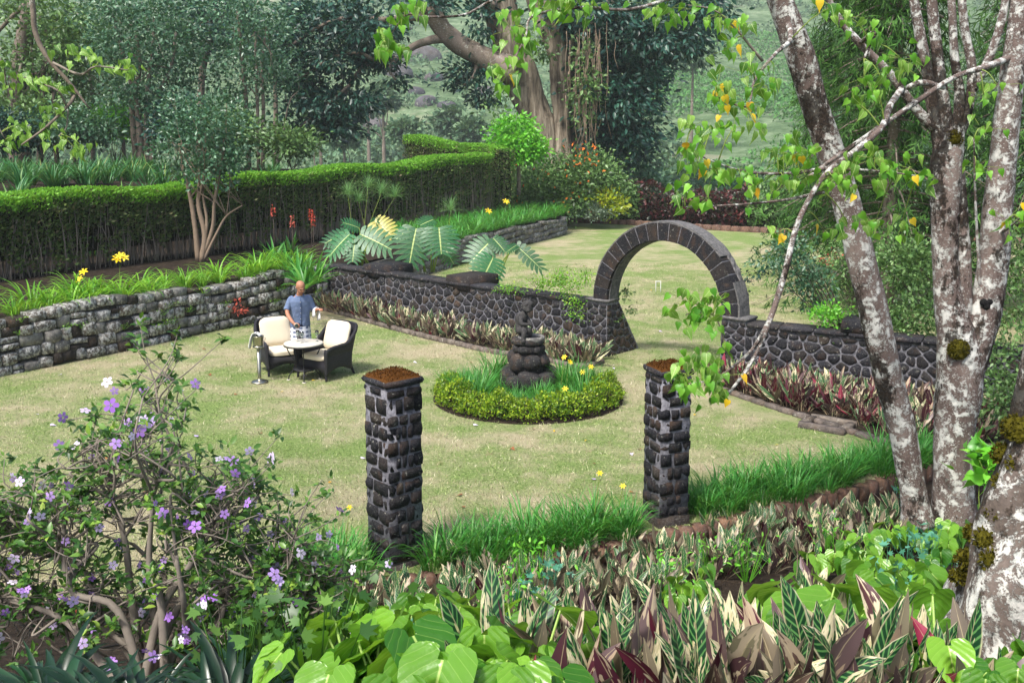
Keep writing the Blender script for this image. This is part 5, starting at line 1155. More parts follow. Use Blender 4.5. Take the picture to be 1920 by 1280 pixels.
for _ in range(11000):
    u = rng.uniform(0, pf.L); p, t, q = pf.at(u); h = 1.75 + .25 * sin(u * .7) + .12 * sin(u * 2); a = rng.uniform(-1.3, pi / 2 + .4); P.append(p + q * (.75 * cos(a) + rng.normal() * .08) + UPV * max(0, h * .55 + h * .5 * sin(a) + rng.normal() * .08)); Nn.append(q * cos(a) + UPV * sin(a) + Vector(rng.normal(size=3) * .5))
P = np.array(P); red = np.array([noise.noise(Vector((p[0] * .35, p[1] * .35, 1))) > .02 for p in P]); Nn = np.array(Nn)
for msk, mt, nm in ((red, M['lf_red'], 'red_foliage'), (~red, M['lf_mid2'], 'green_foliage')):
    cb = MB(); n = int(msk.sum()); scatter(cb, P[msk], rand_dir(n, .1), Nn[msk], rng.uniform(.16, .32, n), LEAF); cb.build(nm, mt, hb)['kind'] = 'stuff'
for _ in range(120):
    u = rng.uniform(0, pf.L); p, t, q = pf.at(u); tube(mb, [p + q * .2, p + q * .3 + UPV * 1.2], [.03, .015], 5, 2)
core_strip('shade_core', pf, 0, pf.L, -.1, 1.35, -.3, .3, core_mat(), hb, 1.5); mb.build('stems', M['twig_dark'], hb)['kind'] = 'stuff'
shrub('pale_bush', 'grey green airy bush below the fig branches beside the tea slope', A(1180, 350, 58), [px_ell(1175, 320, 50, 24, 58, 2), px_ell(1120, 350, 60, 30, 56, 2), px_ell(1200, 352, 70, 18, 57, 2), px_ell(1360, 345, 60, 18, 60, 2)], 200, 34, .5, .24, M['lf_mid'], 16)

# ------------------------------------------------------------------ lilies and other strap leaved plants
def blade(mb, base, az, L, w_, el, droop, seg=5, twist=0.0, uvs=False):
    """an arching folded blade"""
    d = np.array([cos(az), sin(az), 0]); p = np.array(base, float); V = []; U = []; sd_ = np.array([-sin(az), cos(az), 0]); e = el
    for i in range(seg + 1):
        k = i / seg; ww = w_ * (min(1, .45 + k * 2.2) if k < .35 else 1) * (1 - max(0, k - .35) ** 1.4 / .65 ** 1.4) + .0008
        up_ = np.array([0, 0, 1.]) * cos(e) - d * sin(e)
        V += [p + sd_ * ww / 2 + up_ * ww * .22, p, p - sd_ * ww / 2 + up_ * ww * .22]; U += [(1, k), (0, k), (-1, k)]
        p = p + (d * cos(e) + np.array([0, 0, 1.]) * sin(e)) * L / seg; e -= droop / seg * (.5 + k)
    Fs = [(i * 3 + a, i * 3 + a + 1, i * 3 + a + 4, i * 3 + a + 3) for i in range(seg) for a in (0, 1)]
    mb.add(V, Fs, U)
def lily_mesh(name, n, L, w_, mat, rad=.09, el=(.9, 1.45), droop=(1.2, 2.6), seg=5):
    mb = MB()
    for _ in range(n):
        a = rng.uniform(0, 2 * pi); r_ = rad * sqrt(rng.random()); blade(mb, (r_ * cos(a), r_ * sin(a), -.03), a + rng.normal() * .5, L * rng.uniform(.6, 1.15), w_ * rng.uniform(.7, 1.2), rng.uniform(*el), rng.uniform(*droop), seg)
    return mb.mesh(name, mat)
LY1 = [lily_mesh('lime_lily', 44, .86, .038, M['lf_lily2'], .13, (.85, 1.5), (1.4, 3.0), 6) for _ in range(5)]
LY2 = [lily_mesh('edge_lily', 44, .52, .019, M['lf_lily'], .12, (1.0, 1.5), (.9, 2.2)) for _ in range(6)]
LY3 = [lily_mesh('bank_lily', 34, .9, .05, M['lf_lily3'], .18, (.9, 1.5), (.8, 2.2), 5) for _ in range(5)]
LY4 = [lily_mesh('wall_lily', 46, .8, .034, M['lf_lily'], .18) for _ in range(4)]
LY5 = [lily_mesh('bed_lily', 46, .72, .019, M['lf_lily'], .12, (1.05, 1.52), (.6, 1.8)) for _ in range(5)]
sp = []
for u in np.arange(2.2, p_left.L - .6, .58):
    p, t, q = p_left.at(u)
    for d in (-.5, -1.05):
        if d < -1 and rng.random() < .25: continue
        c = p + q * (d + rng.normal() * .07) + t * rng.normal() * .08; sp.append((c.x, c.y, 1.0))
dupes('daylily_clump', LY1, sp, 'lime green arching daylily clump on top of the grey retaining wall', 'lily', 'lilies along the top of the retaining wall', .65, 1.25)
sp = []
for _ in range(230):
    i = rng.uniform(6, len(HLine.p) - 8); d = 2.2 + rng.random() * 11; q = behind(int(i), d) + rng.normal(size=2) * .4
    if q[0] > -5.5: continue
    sp.append((q[0], q[1], upper_z(q[0], q[1])))
dupes('bank_lily', LY3, sp, 'dark green strap leaved lily on the upper bank behind the hedge', 'lily', 'lilies on the upper bank', .8, 1.25)
sp = []
for u in np.arange(8, p_far.L - 1.2, .5):
    p, t, q = p_far.at(u)
    for d in np.arange(-.35, -3.0, -.62):
        c = p + q * (d + rng.normal() * .1); sp.append((c.x, c.y, .84))
dupes('wall_lily', LY4, sp, 'bright green lily clump on the terrace wall beside the croquet lawn', 'lily', 'lilies on the terrace wall', .8, 1.15)
def hides_pillar(c):                       # keep the feet of the two pillars clear, as they are in the photograph
    return any(c.y < q.y + .05 and abs(c.x / c.y - q.x / q.y) < .034 and q.y - c.y < 1.0 for q in (PL, PR))
sp = []; ep = Path([tuple(e) for e in EDGE[1:10]], 8)
for u in np.arange(.6, ep.L - .8, .15):
    p, t, q = ep.at(u)
    for k in range(2):
        d = rng.uniform(.02, .55); c = p - q * d if (p - q * d).y > p.y else p + q * d
        if min((c.xy - PL.xy).length, (c.xy - PR.xy).length) < .33: continue
        if c.x < -2.5 or hides_pillar(c): continue
        sp.append((c.x, c.y, -.01))
dupes('edging_lily', LY2, sp, 'fresh green grassy lily tuft along the front lawn kerb', 'lily', 'lily tufts along the front lawn kerb', .8, 1.15)
sp = []
for _ in range(135):
    a = rng.uniform(0, 2 * pi); r_ = 1.3 * sqrt(rng.random()); x, y = BC.x + r_ * cos(a), BC.y + r_ * sin(a)
    if (Vector((x, y)) - SP.xy).length < .62: continue
    sp.append((x, y, 0))
fr = [q for q in sp if q[1] < SP.y - .2 and abs(q[0] - SP.x) < .75]; sp = [q for q in sp if q not in fr]
dupes('bed_lily', LY5, fr, 'short grassy lily tuft directly in front of the statue', 'lily', 'short lilies in front of the statue', .42, .6)
dupes('bed_lily', LY5, sp, 'grassy green lily tuft in the round bed around the statue', 'lily', 'lilies in the round bed', .6, 1.1)
def bloom(base, h, lean, mat, label, cat, size=.075, branches=1, group=None):
    t = thing('daylily', label, cat, base, group); b = Vector(base); e = b + Vector((lean[0], lean[1], h)); mb = MB(); tube(mb, [b, b.lerp(e, .5) + Vector((-lean[0] * .2, 0, .03)), e], [.006, .005, .0035], 6, 4); scp = mb.build('scape', M['greenstem'], t)
    for k in range(branches):
        c = e + (Vector((0, 0, 0)) if k == 0 else Vector((rng.uniform(-.09, .09), rng.uniform(-.05, .05), rng.uniform(-.16, -.02)))); fb = MB()
        ax_ = Vector((rng.uniform(-.5, .5), -.55, .65)).normalized(); X = ax_.orthogonal().normalized(); Yv = ax_.cross(X)
        for q in range(6):
            a = q * pi / 3; d = X * cos(a) + Yv * sin(a); pts = [c, c + d * size * .35 + ax_ * size * .55, c + d * size * .95 + ax_ * size * .75, c + d * size * 1.35 + ax_ * size * .55]; sd2 = ax_.cross(d); V = []
            for j, (p, w_) in enumerate(zip(pts, (.12, .42, .5, .06))): V += [tuple(p + sd2 * w_ * size * .5), tuple(p - sd2 * w_ * size * .5)]
            fb.add(V, [(0, 1, 3, 2), (2, 3, 5, 4), (4, 5, 7, 6)])
        fb.sub('flower', mat, scp, t)
def bloom_px(px, py, Y, z0, label, size, br=1, mat='pt_yellow'):
    e = A(px, py, Y); bloom((e.x - .06, Y, z0), e.z - z0, (.06, 0), M[mat], label, 'flower', size, br)
for px, py in ((1059, 671), (1068, 680), (1108, 689), (1093, 699), (1060, 730)): bloom_px(px, py, BC.y + (.2 if py < 700 else -.7), 0, 'yellow daylily bloom in the round bed beside the statue', .045)
for o in [o for o in C.objects if o.name.startswith('daylily') and o.get('category') == 'flower']: o['group'] = 'yellow blooms in the round bed'
bloom_px(1125, 888, 10.75, 0, 'tall yellow daylily bloom by the shorter stone pillar', .03); bloom_px(1168, 912, 10.8, 0, 'lower yellow daylily bloom nearest the shorter stone pillar', .03); bloom_px(656, 952, 9.75, 0, 'yellow orange bud rising beside the tall mossy pillar', .026)
bloom_px(158, 512, 20.7, 1, 'yellow daylily bloom above the lime lilies on the retaining wall', .08, 2); bloom_px(226, 482, 21.8, 1, 'yellow twin daylily blooms standing clear of the wall lilies', .09, 3)
bloom_px(948, 380, 42.5, .84, 'small yellow bloom high in the terrace wall lilies', .13); bloom_px(915, 398, 41, .84, 'small yellow bloom low in the terrace wall lilies', .13)
for px, py, Y in ((512, 392, 27.6), (548, 412, 27.0), (583, 400, 28.2), (587, 412, 28)):
    e = A(px, py, Y); t = thing('aloe_flower', 'coral red torch shaped aloe flower on a bare stalk before the hedge', 'flower', (e.x, Y, 1.0), 'coral aloe flowers'); mb = MB(); tube(mb, [(e.x, Y, 1.0), (e.x, Y, e.z - .15)], [.012, .01], 6, 2); mb.build('stalk', M['twig_dark'], t)
    fb = MB(); n = 46; k = rng.random(n); a = rng.uniform(0, 2 * pi, n); P = np.stack([e.x + .03 * np.cos(a) * (1.2 - k), Y + .03 * np.sin(a) * (1.2 - k), e.z - .18 + .3 * k], 1); scatter(fb, P, np.stack([np.cos(a), np.sin(a), -.9 + k], 1), rand_dir(n), np.full(n, .065), LEAF); fb.build('flower_head', M['pt_red'], t)
AL = [lily_mesh('aloe', 26, .75, .085, M['lf_lily'], .08, (.5, 1.4), (.3, 1.3), 5) for _ in range(3)]
sp = []
for px, py in ((515, 465), (540, 478), (560, 500), (575, 480), (545, 455), (500, 485), (590, 505), (570, 515)):
    g = G(px, py + 20, 1.05); sp.append((g.x, g.y, 1.0))
dupes('aloe_plant', AL, sp, 'spiky bright green aloe at the corner where the two walls meet', 'aloe', 'aloes at the wall corner', .8, 1.15)
pp = thing('papyrus_plant', 'feathery papyrus with thread like heads in front of the hedge', 'papyrus', G(690, 470, .95)); mb = MB(); fb = MB()
for px, py in ((652, 365), (690, 352), (715, 362), (672, 378), (740, 370), (845, 395)):
    b = Vector(pp.location) + Vector((rng.normal() * .25 + (2.2 if px > 800 else 0), rng.normal() * .2, 0)); e = A(px, py, b.y); mb = MB(); tube(mb, [b, b.lerp(e, .5), e], [.012, .01, .007], 6, 3); mb.build('stalk', M['greenstem'], pp)
    for _ in range(130): blade(fb, e, rng.uniform(0, 2 * pi), rng.uniform(.4, .7), .007, rng.uniform(.1, 1.5), rng.uniform(.5, 2), 4)
fb.build('thread_heads', M['lf_papyrus'], pp)['kind'] = 'stuff'

# ------------------------------------------------------------------ border shrub of the round bed
bh = thing('border_shrub', 'low clipped yellow green shrub border curving round the front of the statue bed', 'shrub', BC); cb = MB(); mb = MB(); P = []; Nn = []
for _ in range(15000):
    a = radians(rng.uniform(-208, 26)); en = min(1, min(a - radians(-208), radians(26) - a) / .5); h = (.33 + .05 * sin(a * 9) + .14 * noise.noise(Vector((a * 6, 0, 0)))) * (.6 + .4 * en); b = rng.uniform(-.5, pi + .3); r_ = 1.36 + .2 * cos(b) + rng.normal() * .035 + .12 * noise.noise(Vector((a * 8, b, 1)))
    P.append((BC.x + r_ * cos(a), BC.y + r_ * sin(a), max(.02, h * .45 + h * .58 * sin(b) + rng.normal() * .025))); Nn.append((cos(a) * cos(b), sin(a) * cos(b), sin(b) + .3))
n = len(P); scatter(cb, np.array(P), rand_dir(n, .5) + np.array(Nn) * .5, np.array(Nn) + rng.normal(size=(n, 3)) * .5, rng.uniform(.025, .06, n), LEAF); cb.build('foliage', M['lf_box'], bh)['kind'] = 'stuff'
for _ in range(170):
    a = radians(rng.uniform(-205, 24)); x, y = BC.x + 1.36 * cos(a), BC.y + 1.36 * sin(a); tube(mb, [(x, y, 0), (x + rng.normal() * .06, y + rng.normal() * .06, .2), (x + rng.normal() * .12, y + rng.normal() * .12, .36)], [.007, .005, .002], 5, 2)
mb.build('stems', M['twig_dark'], bh)['kind'] = 'stuff'

# ------------------------------------------------------------------ variegated prayer plants
def stro_leaf(mb, base, az, el, L, w_, bend, roll, pet=.25):
    """a lance shaped leaf; u across -1..1, v along 0..1"""
    d = np.array([cos(az), sin(az), 0]); sd_ = np.array([-sin(az), cos(az), 0]); p = np.array(base, float); e = el; V = []; U = []
    dirn = lambda e: d * cos(e) + np.array([0, 0, 1.]) * sin(e)
    q = p + dirn(e) * L * pet; b = mb.n; sd0 = sd_ * .006; mb.add([p + sd0, p - sd0, q - sd0, q + sd0], [(0, 1, 2, 3)], [(.05, 0), (-.05, 0), (-.05, .02), (.05, .02)]); p = q
    ws = (.08, .72, 1.0, .95, .62, .04); n = len(ws)
    for i, wk in enumerate(ws):
        k = i / (n - 1); up_ = np.array([0, 0, 1.]) * cos(e) - d * sin(e); s2 = sd_ * cos(roll * (k + .3)) + up_ * sin(roll * (k + .3)); n2 = np.cross(dirn(e), s2)
        for u in (-1, -.5, 0, .5, 1): V.append(p + s2 * u * wk * w_ / 2 - n2 * (abs(u) ** 1.5) * wk * w_ * .16); U.append((u, k))
        p = p + dirn(e) * L * (1 - pet) / (n - 1); e += bend / n
    mb.add(V, [(i * 5 + a, i * 5 + a + 1, i * 5 + a + 6, i * 5 + a + 5) for i in range(n - 1) for a in range(4)], U)
def stro_small(n, L, w_, seg=None):
    mb = MB()
    for _ in range(n):
        a = rng.uniform(0, 2 * pi); r_ = .11 * sqrt(rng.random()); stro_leaf(mb, (r_ * cos(a), r_ * sin(a), -.02), a + rng.normal() * .6, rng.uniform(.75, 1.5), L * rng.uniform(.6, 1.1), w_ * rng.uniform(.7, 1.2), rng.uniform(-.9, .2), rng.uniform(-.9, .9), .3)
    return mb.mesh('prayer_plant', M['stro_i'])
def between(pa, pb, n, z, m0=.1, m1=.95, stop=None):
    o = []
    for _ in range(n):
        k = rng.random(); p, _, _ = pa.at(k * pa.L); q, _, _ = pb.at(k * pb.L); c = p.lerp(q, rng.uniform(m0, m1)); o.append((c.x, c.y, z))
    return o
kl = Path(KL, 6); kr = Path(KR, 6)
wlp = Path([tuple((Lo + AN * .12)[:2]), tuple((Lo + AD * LW / 2 + AN * .12)[:2]), tuple((Lo + AD * (LW + .3) + AN * .12)[:2])], 2)
wrp = Path([tuple((Ro + RN * .12)[:2]), tuple((Ro + RD * LR / 2 + RN * .12)[:2]), tuple((Ro + RD * LR * .95 + RN * .12)[:2])], 2)
def stro_bed(name, spots, L, w_, mat, label):
    mb = MB()
    for x, y, z in spots:
        s = rng.uniform(.7, 1.15)
        for _ in range(15):
            a = rng.uniform(0, 2 * pi); r_ = .12 * sqrt(rng.random()); stro_leaf(mb, (x + r_ * cos(a), y + r_ * sin(a), z - .02), a + rng.normal() * .6, rng.uniform(.7, 1.5), s * L * rng.uniform(.6, 1.1), s * w_ * rng.uniform(.7, 1.2), rng.uniform(-.9, .2), rng.uniform(-.9, .9), .3)
    tag(mb.build(name, mat), label, 'plants', kind='stuff')
stro_bed('prayer_plant_bed', between(kl, wlp, 210, .01, .14, .95), .48, .085, M['stro_i'], 'bed of cream and green variegated prayer plants below the monstera wall')
stro_bed('prayer_plant_bed', between(kr, wrp, 190, .01, .14, .97), .52, .085, M['stro_r'], 'bed of maroon and cream prayer plants below the wall by the lichen tree')
# band of prayer plants on the bank just below the lawn kerb
band = []
while len(band) < 160:
    px, py = rng.uniform(640, 1700), rng.uniform(960, 1190); lo_ = np.interp(px, [640, 800, 1000, 1300, 1700], [1120, 1090, 1060, 1005, 955]); hi_ = np.interp(px, [640, 800, 1000, 1300, 1700], [1180, 1180, 1170, 1110, 1010])
    if not lo_ < py < hi_: continue
    g = GB(px, py)
    if (g.xy - PL.xy).length < .32 or (g.xy - PR.xy).length < .3 or (hides_pillar(g) and g.y > (8.95 if g.x < 0 else 10.5)): continue
    band.append(tuple(g))
ST2 = [stro_small(12, .36, .075) for _ in range(6)]
dupes('prayer_plant', ST2, band, 'small striped prayer plant on the bank just below the brick lawn kerb', 'plant', 'prayer plants below the lawn kerb', .8, 1.15)
# large prayer plants in front, every leaf a piece of its own
def leaf_variants(n, L, w_):
    o = []
    for k in range(n):
        mb = MB(); stro_leaf(mb, (0, 0, 0), 0, rng.uniform(1.0, 1.5), L * rng.uniform(.8, 1.1), w_ * rng.uniform(.8, 1.15), rng.uniform(-1.2, .3), rng.uniform(-1.6, 1.6), .3); o.append(mb.mesh('leaf', M['stro']))
    return o
SL = leaf_variants(22, .5, .088)
def big_stro(base):
    t = thing('prayer_plant', 'tall green cream and pink striped prayer plant in the front bed', 'plant', base, 'tall prayer plants in the front bed'); b = Vector(base)
    for k in range(rng.integers(7, 11)):
        a = rng.uniform(0, 2 * pi); r_ = .1 * sqrt(rng.random()); m = Matrix.Translation(b + Vector((r_ * cos(a), r_ * sin(a), -.03))) @ Matrix.Rotation(a + rng.normal() * .5, 4, 'Z') @ Matrix.Rotation(rng.uniform(-.1, .4), 4, 'Y') @ Matrix.Scale(rng.uniform(.6, 1.15), 4); child_w('leaf', SL[rng.integers(len(SL))], t, m)
def poly_px(n, xs, lo, hi, ymax=2000):
    o = []
    while len(o) < n:
        px = rng.uniform(xs[0], xs[-1]); l, h = np.interp(px, xs, lo), np.interp(px, xs, hi); o.append(GB(px, rng.uniform(l, h)))
    return o
fg = poly_px(66, [1020, 1130, 1300, 1500, 1560], [1290, 1230, 1200, 1180, 1230], [1400, 1400, 1400, 1400, 1400]) + poly_px(22, [1560, 1700, 1900], [1290, 1310, 1330], [1400, 1420, 1420]) + poly_px(5, [1470, 1560], [1130, 1130], [1200, 1200]) + poly_px(6, [900, 1030], [1300, 1280], [1400, 1380])
for g in fg: big_stro(g)

# ------------------------------------------------------------------ anthuriums
def anth_leaf(L, h, out, tilt, fold):
    """petiole plus heart blade, growing from the origin and leaning towards +X"""
    mb = MB(); top = np.array([out, 0, h]); pts = [(0, 0, 0), (out * .35, 0, h * .6), tuple(top)]; tube(mb, pts, [.007, .006, .005], 5, 3, cap=False); mb.uv[-1][:, 0] = 0; mb.uv[-1][:, 1] = .5
    n = 9; V = []; U = []; f = np.array([cos(tilt), 0, -sin(tilt)]); nn = np.array([sin(tilt), 0, cos(tilt)]); y = np.array([0, 1., 0])
    prof = [(-.26, .0, .34), (-.2, .06, .44), (-.08, .0, .5), (.08, 0, .52), (.28, 0, .5), (.5, 0, .4), (.7, 0, .26), (.87, 0, .12), (1.02, 0, .01)]
    for k, (v, g0, w_) in enumerate(prof):
        cv = max(v, 0); dip = -.16 * v * v
        for u in (-1, -.55, -.08 if v < 0 else 0, .08 if v < 0 else 0, .55, 1):
            x = u * w_ if v >= 0 else np.sign(u) * (.03 + (.1 if v < -.2 else .0) + abs(u) * (w_ - .03 - (.1 if v < -.2 else 0)))
            V.append(top + f * v * L + y * x * L + nn * (dip * L + fold * abs(x) * L + .03 * L * sin(v * 14) * abs(u))); U.append((u if v >= 0 else np.sign(u) * max(abs(u), .12), v))
    Fs = []
    for i in range(n - 1):
        for a in range(5):
            if a == 2 and prof[i + 1][0] <= 0.0: continue
            Fs.append((i * 6 + a, i * 6 + a + 1, i * 6 + a + 7, i * 6 + a + 6))
    mb.add(V, Fs, U); return mb.mesh('leaf', M['anth'])
AN_ = [anth_leaf(rng.uniform(.17, .25), rng.uniform(.22, .42), rng.uniform(.06, .2), rng.uniform(.5, 1.5), rng.uniform(.05, .35)) for _ in range(18)]
def anth(base, nl=None, sc_=1.0):
    t = thing('anthurium_plant', 'bright green heart leaved anthurium in the front bed', 'plant', base, 'anthuriums in the front bed'); b = Vector(base)
    for k in range(nl or rng.integers(5, 8)):
        a = rng.uniform(0, 2 * pi) if rng.random() < .4 else rng.normal(-pi / 2, .9)
        child_w('leaf', AN_[rng.integers(len(AN_))], t, Matrix.Translation(b + Vector((rng.normal() * .05, rng.normal() * .05, -.02))) @ Matrix.Rotation(a, 4, 'Z') @ Matrix.Scale(sc_ * rng.uniform(.8, 1.15), 4))
for g in poly_px(62, [650, 720, 860, 1030], [1240, 1180, 1200, 1260], [1420, 1420, 1420, 1420]): anth(g, None, .92)
for g in poly_px(30, [1480, 1600, 1760], [1150, 1120, 1130], [1330, 1330, 1330]): anth(g, None, 1.15)
for g in poly_px(20, [1500, 1780], [1050, 1000], [1130, 1120]): anth(g, 6, .8)
for g in poly_px(5, [1260, 1360], [1100, 1100], [1150, 1150]): anth(g, 4, .7)
for g in poly_px(5, [1700, 1900], [1330, 1340], [1420, 1420]): anth(g, 5, .8)
for g in poly_px(5, [1060, 1500], [1200, 1180], [1330, 1330]): anth(g, 5, .85)
for g in poly_px(4, [1840, 1920], [960, 960], [1010, 1010]): anth(g, 5, .8)

# ------------------------------------------------------------------ monsteras above the dark wall
def monstera_leaf(mb, att, tip, N, wk=.85, fold=.12):
    P0 = np.array(att); Lv = np.array(tip) - P0; L = np.linalg.norm(Lv); Y = Lv / L; X = nrm(np.cross(Y, np.asarray(N, float))); Z = np.cross(X, Y); nf = 8
    w = lambda v: wk * .62 * (sin(pi * min(1, (v + .18) / 1.2)) ** .62)
    for s in (1, -1):
        for k in range(nf):
            v0, v1 = -.02 + .98 * k / nf, -.02 + .98 * (k + 1) / nf - .004; V = []; U = []
            for j in range(6):
                q = j / 5; vm = (v0 + v1) / 2; g = (v1 - v0) / 2 * (1.06 if q < .65 else 1.06 - .24 * (q - .65) / .35); ww = max(.02, w(vm)); sw = -.16 * (1 - 1.7 * k / nf) * q * 1.2 + .12 * q * q
                for e in (-1, 1):
                    vv = vm + e * g * (1 if j < 5 else .5) + sw; x = s * q * ww; V.append(P0 + Y * vv * L + X * x * L + Z * (fold * abs(x) - .3 * x * x - .16 * vv * vv + .006 * e) * L); U.append((s * q, vm + e * g))
            mb.add(V, [(j * 2, j * 2 + 1, j * 2 + 3, j * 2 + 2) if s < 0 else (j * 2, j * 2 + 2, j * 2 + 3, j * 2 + 1) for j in range(5)], U)
M['mons_y'] = vein_mat('yellowing_monstera_leaf', '#a8a84c', '#c8b860', '#e8dc9c', 40, .35, .25, .4)
def monstera(label, bpx, Yb, leaves):
    b = A(*bpx, Yb); b.z = .9; t = thing('monstera_plant', label, 'plant', b)
    for (a, e, dy, mt, wk) in leaves:
        at_ = A(a[0], a[1], Yb + dy); tp = A(e[0], e[1], Yb + dy - .28); mb = MB(); monstera_leaf(mb, at_, tp, Vector((rng.normal() * .25, -.75, .65)), wk); lo = mb.build('leaf', M[mt], t)
        mb = MB(); tube(mb, [b + Vector((rng.normal() * .1, 0, 0)), b.lerp(at_, .6) + Vector((0, 0, .12)), at_], [.022, .018, .013], 7, 4); mb.sub('petiole', M['greenstem'], lo, t)
monstera('big monstera with spreading split leaves and one yellowing leaf beside the aloes', (680, 488), 27.6, [((655, 440), (612, 478), -.3, 'mons', .8), ((665, 455), (660, 490), -.5, 'mons', .95), ((677, 440), (735, 464), -.4, 'mons', .75), ((652, 436), (606, 452), 0, 'mons', .8), ((703, 415), (736, 440), .2, 'mons_y', .9), ((673, 427), (645, 415), .3, 'mons', .8), ((690, 430), (705, 412), .4, 'mons', .8)])
monstera('monstera with two huge round pale green split leaves above the dark wall', (805, 488), 26.3, [((780, 430), (766, 494), -.4, 'mons', .95), ((823, 428), (828, 476), -.5, 'mons', 1.25), ((812, 412), (788, 420), .2, 'mons', .9), ((833, 463), (850, 494), 0, 'mons', .8), ((768, 428), (742, 446), .1, 'mons', .8)])
monstera('monstera with a drooping folded leaf on a long stalk beside the wall buttress', (925, 512), 24.4, [((924, 484), (905, 524), -.4, 'mons', 1.25), ((919, 453), (880, 490), .2, 'mons', .9), ((970, 462), (1018, 504), -.1, 'mons', .42), ((968, 460), (950, 470), -.1, 'mons', .6), ((925, 447), (948, 470), .2, 'mons', .8)])

# ------------------------------------------------------------------ the lichen covered tree
LT = thing('lichen_tree', 'forked tree with white lichen bark, mossy crotches and yellow green heart leaves', 'tree', (5.15, 11.3, -.2)); TY = 11.2
trunks = [[(1722, 985, 65.0), (1712, 920, 48.7), (1690, 800, 50.0), (1662, 690, 52.8), (1628, 540, 54.1), (1600, 430, 51.4), (1572, 330, 50.0), (1535, 220, 51.4), (1505, 120, 52.8), (1470, 20, 48.7), (1430, -80, 40.6)],
          [(1790, 985, 88.8), (1788, 900, 72.2), (1790, 800, 74.9), (1798, 720, 84.7), (1798, 650, 77.8), (1778, 560, 51.4), (1772, 460, 45.8), (1772, 380, 52.8), (1776, 300, 58.3), (1782, 250, 48.6)],
          [(1800, 720, 65.7), (1832, 640, 61.3), (1856, 540, 57.0), (1868, 420, 54.0), (1880, 300, 49.7), (1893, 180, 45.2), (1908, 60, 39.4), (1918, -60, 33.6)],
          [(1800, 650, 35.6), (1808, 560, 28.5), (1806, 470, 27.1), (1800, 380, 25.6), (1794, 310, 25.6)],
          [(1772, 300, 32.0), (1752, 220, 23.6), (1738, 130, 20.8), (1722, 50, 19.4), (1706, -40, 16.6)],
          [(1780, 270, 30.5), (1768, 190, 23.6), (1756, 90, 20.8), (1748, 10, 19.4), (1744, -60, 16.6)],
          [(1788, 270, 28.5), (1800, 190, 19.9), (1790, 110, 15.7), (1785, 20, 14.2), (1782, -50, 12.8)],
          [(1792, 260, 28.5), (1816, 200, 18.5), (1822, 130, 17.1), (1808, 50, 15.7), (1800, -50, 14.2)],
          [(1824, 170, 15.1), (1858, 100, 15.1), (1880, 30, 15.1), (1892, -50, 12.1)],
          [(1770, 255, 25.6), (1722, 210, 18.5), (1670, 140, 15.7), (1610, 80, 14.2), (1570, 30, 12.8), (1530, -50, 10.0)]]
for pts in trunks:
    mb = MB(); W, R = stem_px(pts, TY); tube(mb, W, R, 16, 5, .1); mb.build('stem', M['lichen'], LT)
boughs = [[(1896, 108, 15, 11.2), (1850, 125, 12, 10.9), (1790, 145, 10, 10.8), (1720, 190, 10, 10.6), (1640, 245, 9, 10.4), (1560, 300, 8, 10.2), (1500, 345, 7, 10.1)],
          [(1692, 165, 13, 11.2), (1668, 200, 13, 10.7), (1652, 240, 12, 10.2), (1600, 285, 11, 9.9), (1545, 330, 10, 9.7), (1497, 415, 11, 9.5), (1472, 510, 12, 9.4), (1444, 598, 11, 9.3), (1408, 680, 8, 9.2), (1358, 748, 5, 9.1)],
          [(1440, 605, 8, 9.3), (1410, 655, 6, 9.2), (1370, 690, 5, 9.1), (1340, 710, 4, 9.0), (1290, 720, 3, 8.9)], [(1370, 692, 4, 9.1), (1345, 600, 3, 9), (1310, 585, 3, 9), (1285, 590, 2, 9)],
          [(1555, 315, 8, 9.8), (1480, 325, 6, 9.7), (1400, 322, 5, 9.6), (1330, 300, 3, 9.5), (1285, 275, 3, 9.4)], [(1545, 360, 7, 9.7), (1470, 375, 5, 9.6), (1380, 384, 4, 9.5), (1285, 388, 2.5, 9.4)],
          [(1535, 340, 8, 9.8), (1570, 320, 6, 9.7), (1640, 320, 4, 9.7), (1720, 330, 3, 9.7)], [(1478, 40, 14, 11.2), (1482, 75, 10, 10.6), (1455, 100, 7, 10.2), (1415, 150, 5, 10), (1400, 200, 4, 9.9), (1340, 180, 2.5, 9.8)],
          [(1430, 115, 6, 10.1), (1380, 55, 4, 10), (1340, 20, 3, 9.9), (1290, 10, 2, 9.8)], [(1460, -20, 16, 11.2), (1380, -40, 10, 10.5), (1280, -10, 7, 10), (1180, 18, 6, 9.8), (1090, 14, 5, 9.6), (1000, 30, 5, 9.4), (985, 70, 4, 9.3), (955, 130, 3, 9.2)],
          [(1280, -12, 7, 10), (1180, -45, 7, 9.7), (1050, -50, 6, 9.4), (925, 0, 5, 9.2), (870, 28, 4.5, 9.1), (800, 32, 4, 9), (760, 30, 3, 8.9), (725, 80, 2, 8.9)], [(1612, 82, 9, 11.2), (1640, 60, 6, 10.7), (1620, 110, 5, 10.5)],
          [(1700, 165, 10, 10.8), (1730, 155, 12, 10.7), (1770, 165, 9, 10.8)], [(1842, 600, 7, 11.2), (1830, 400, 5, 11.0), (1826, 260, 3, 10.8)], [(1872, 440, 8, 11.2), (1900, 420, 5, 10.6), (1920, 400, 4, 10.4)]]
mb = MB()
for pts in boughs: W, R = stem_px(pts, TY); mb = MB(); tube(mb, W, R, 8, 5, .1); mb.build('bough', M['lichen'] if pts[0][2] > 6 else M['twig'], LT)
def heart_mesh(tm, mat): mb = MB(); scatter(mb, np.zeros((1, 3)), np.array([[0, 1., 0]]), np.array([[0, 0, 1.]]), np.array([1.]), tm); return mb.mesh('leaf', mat)
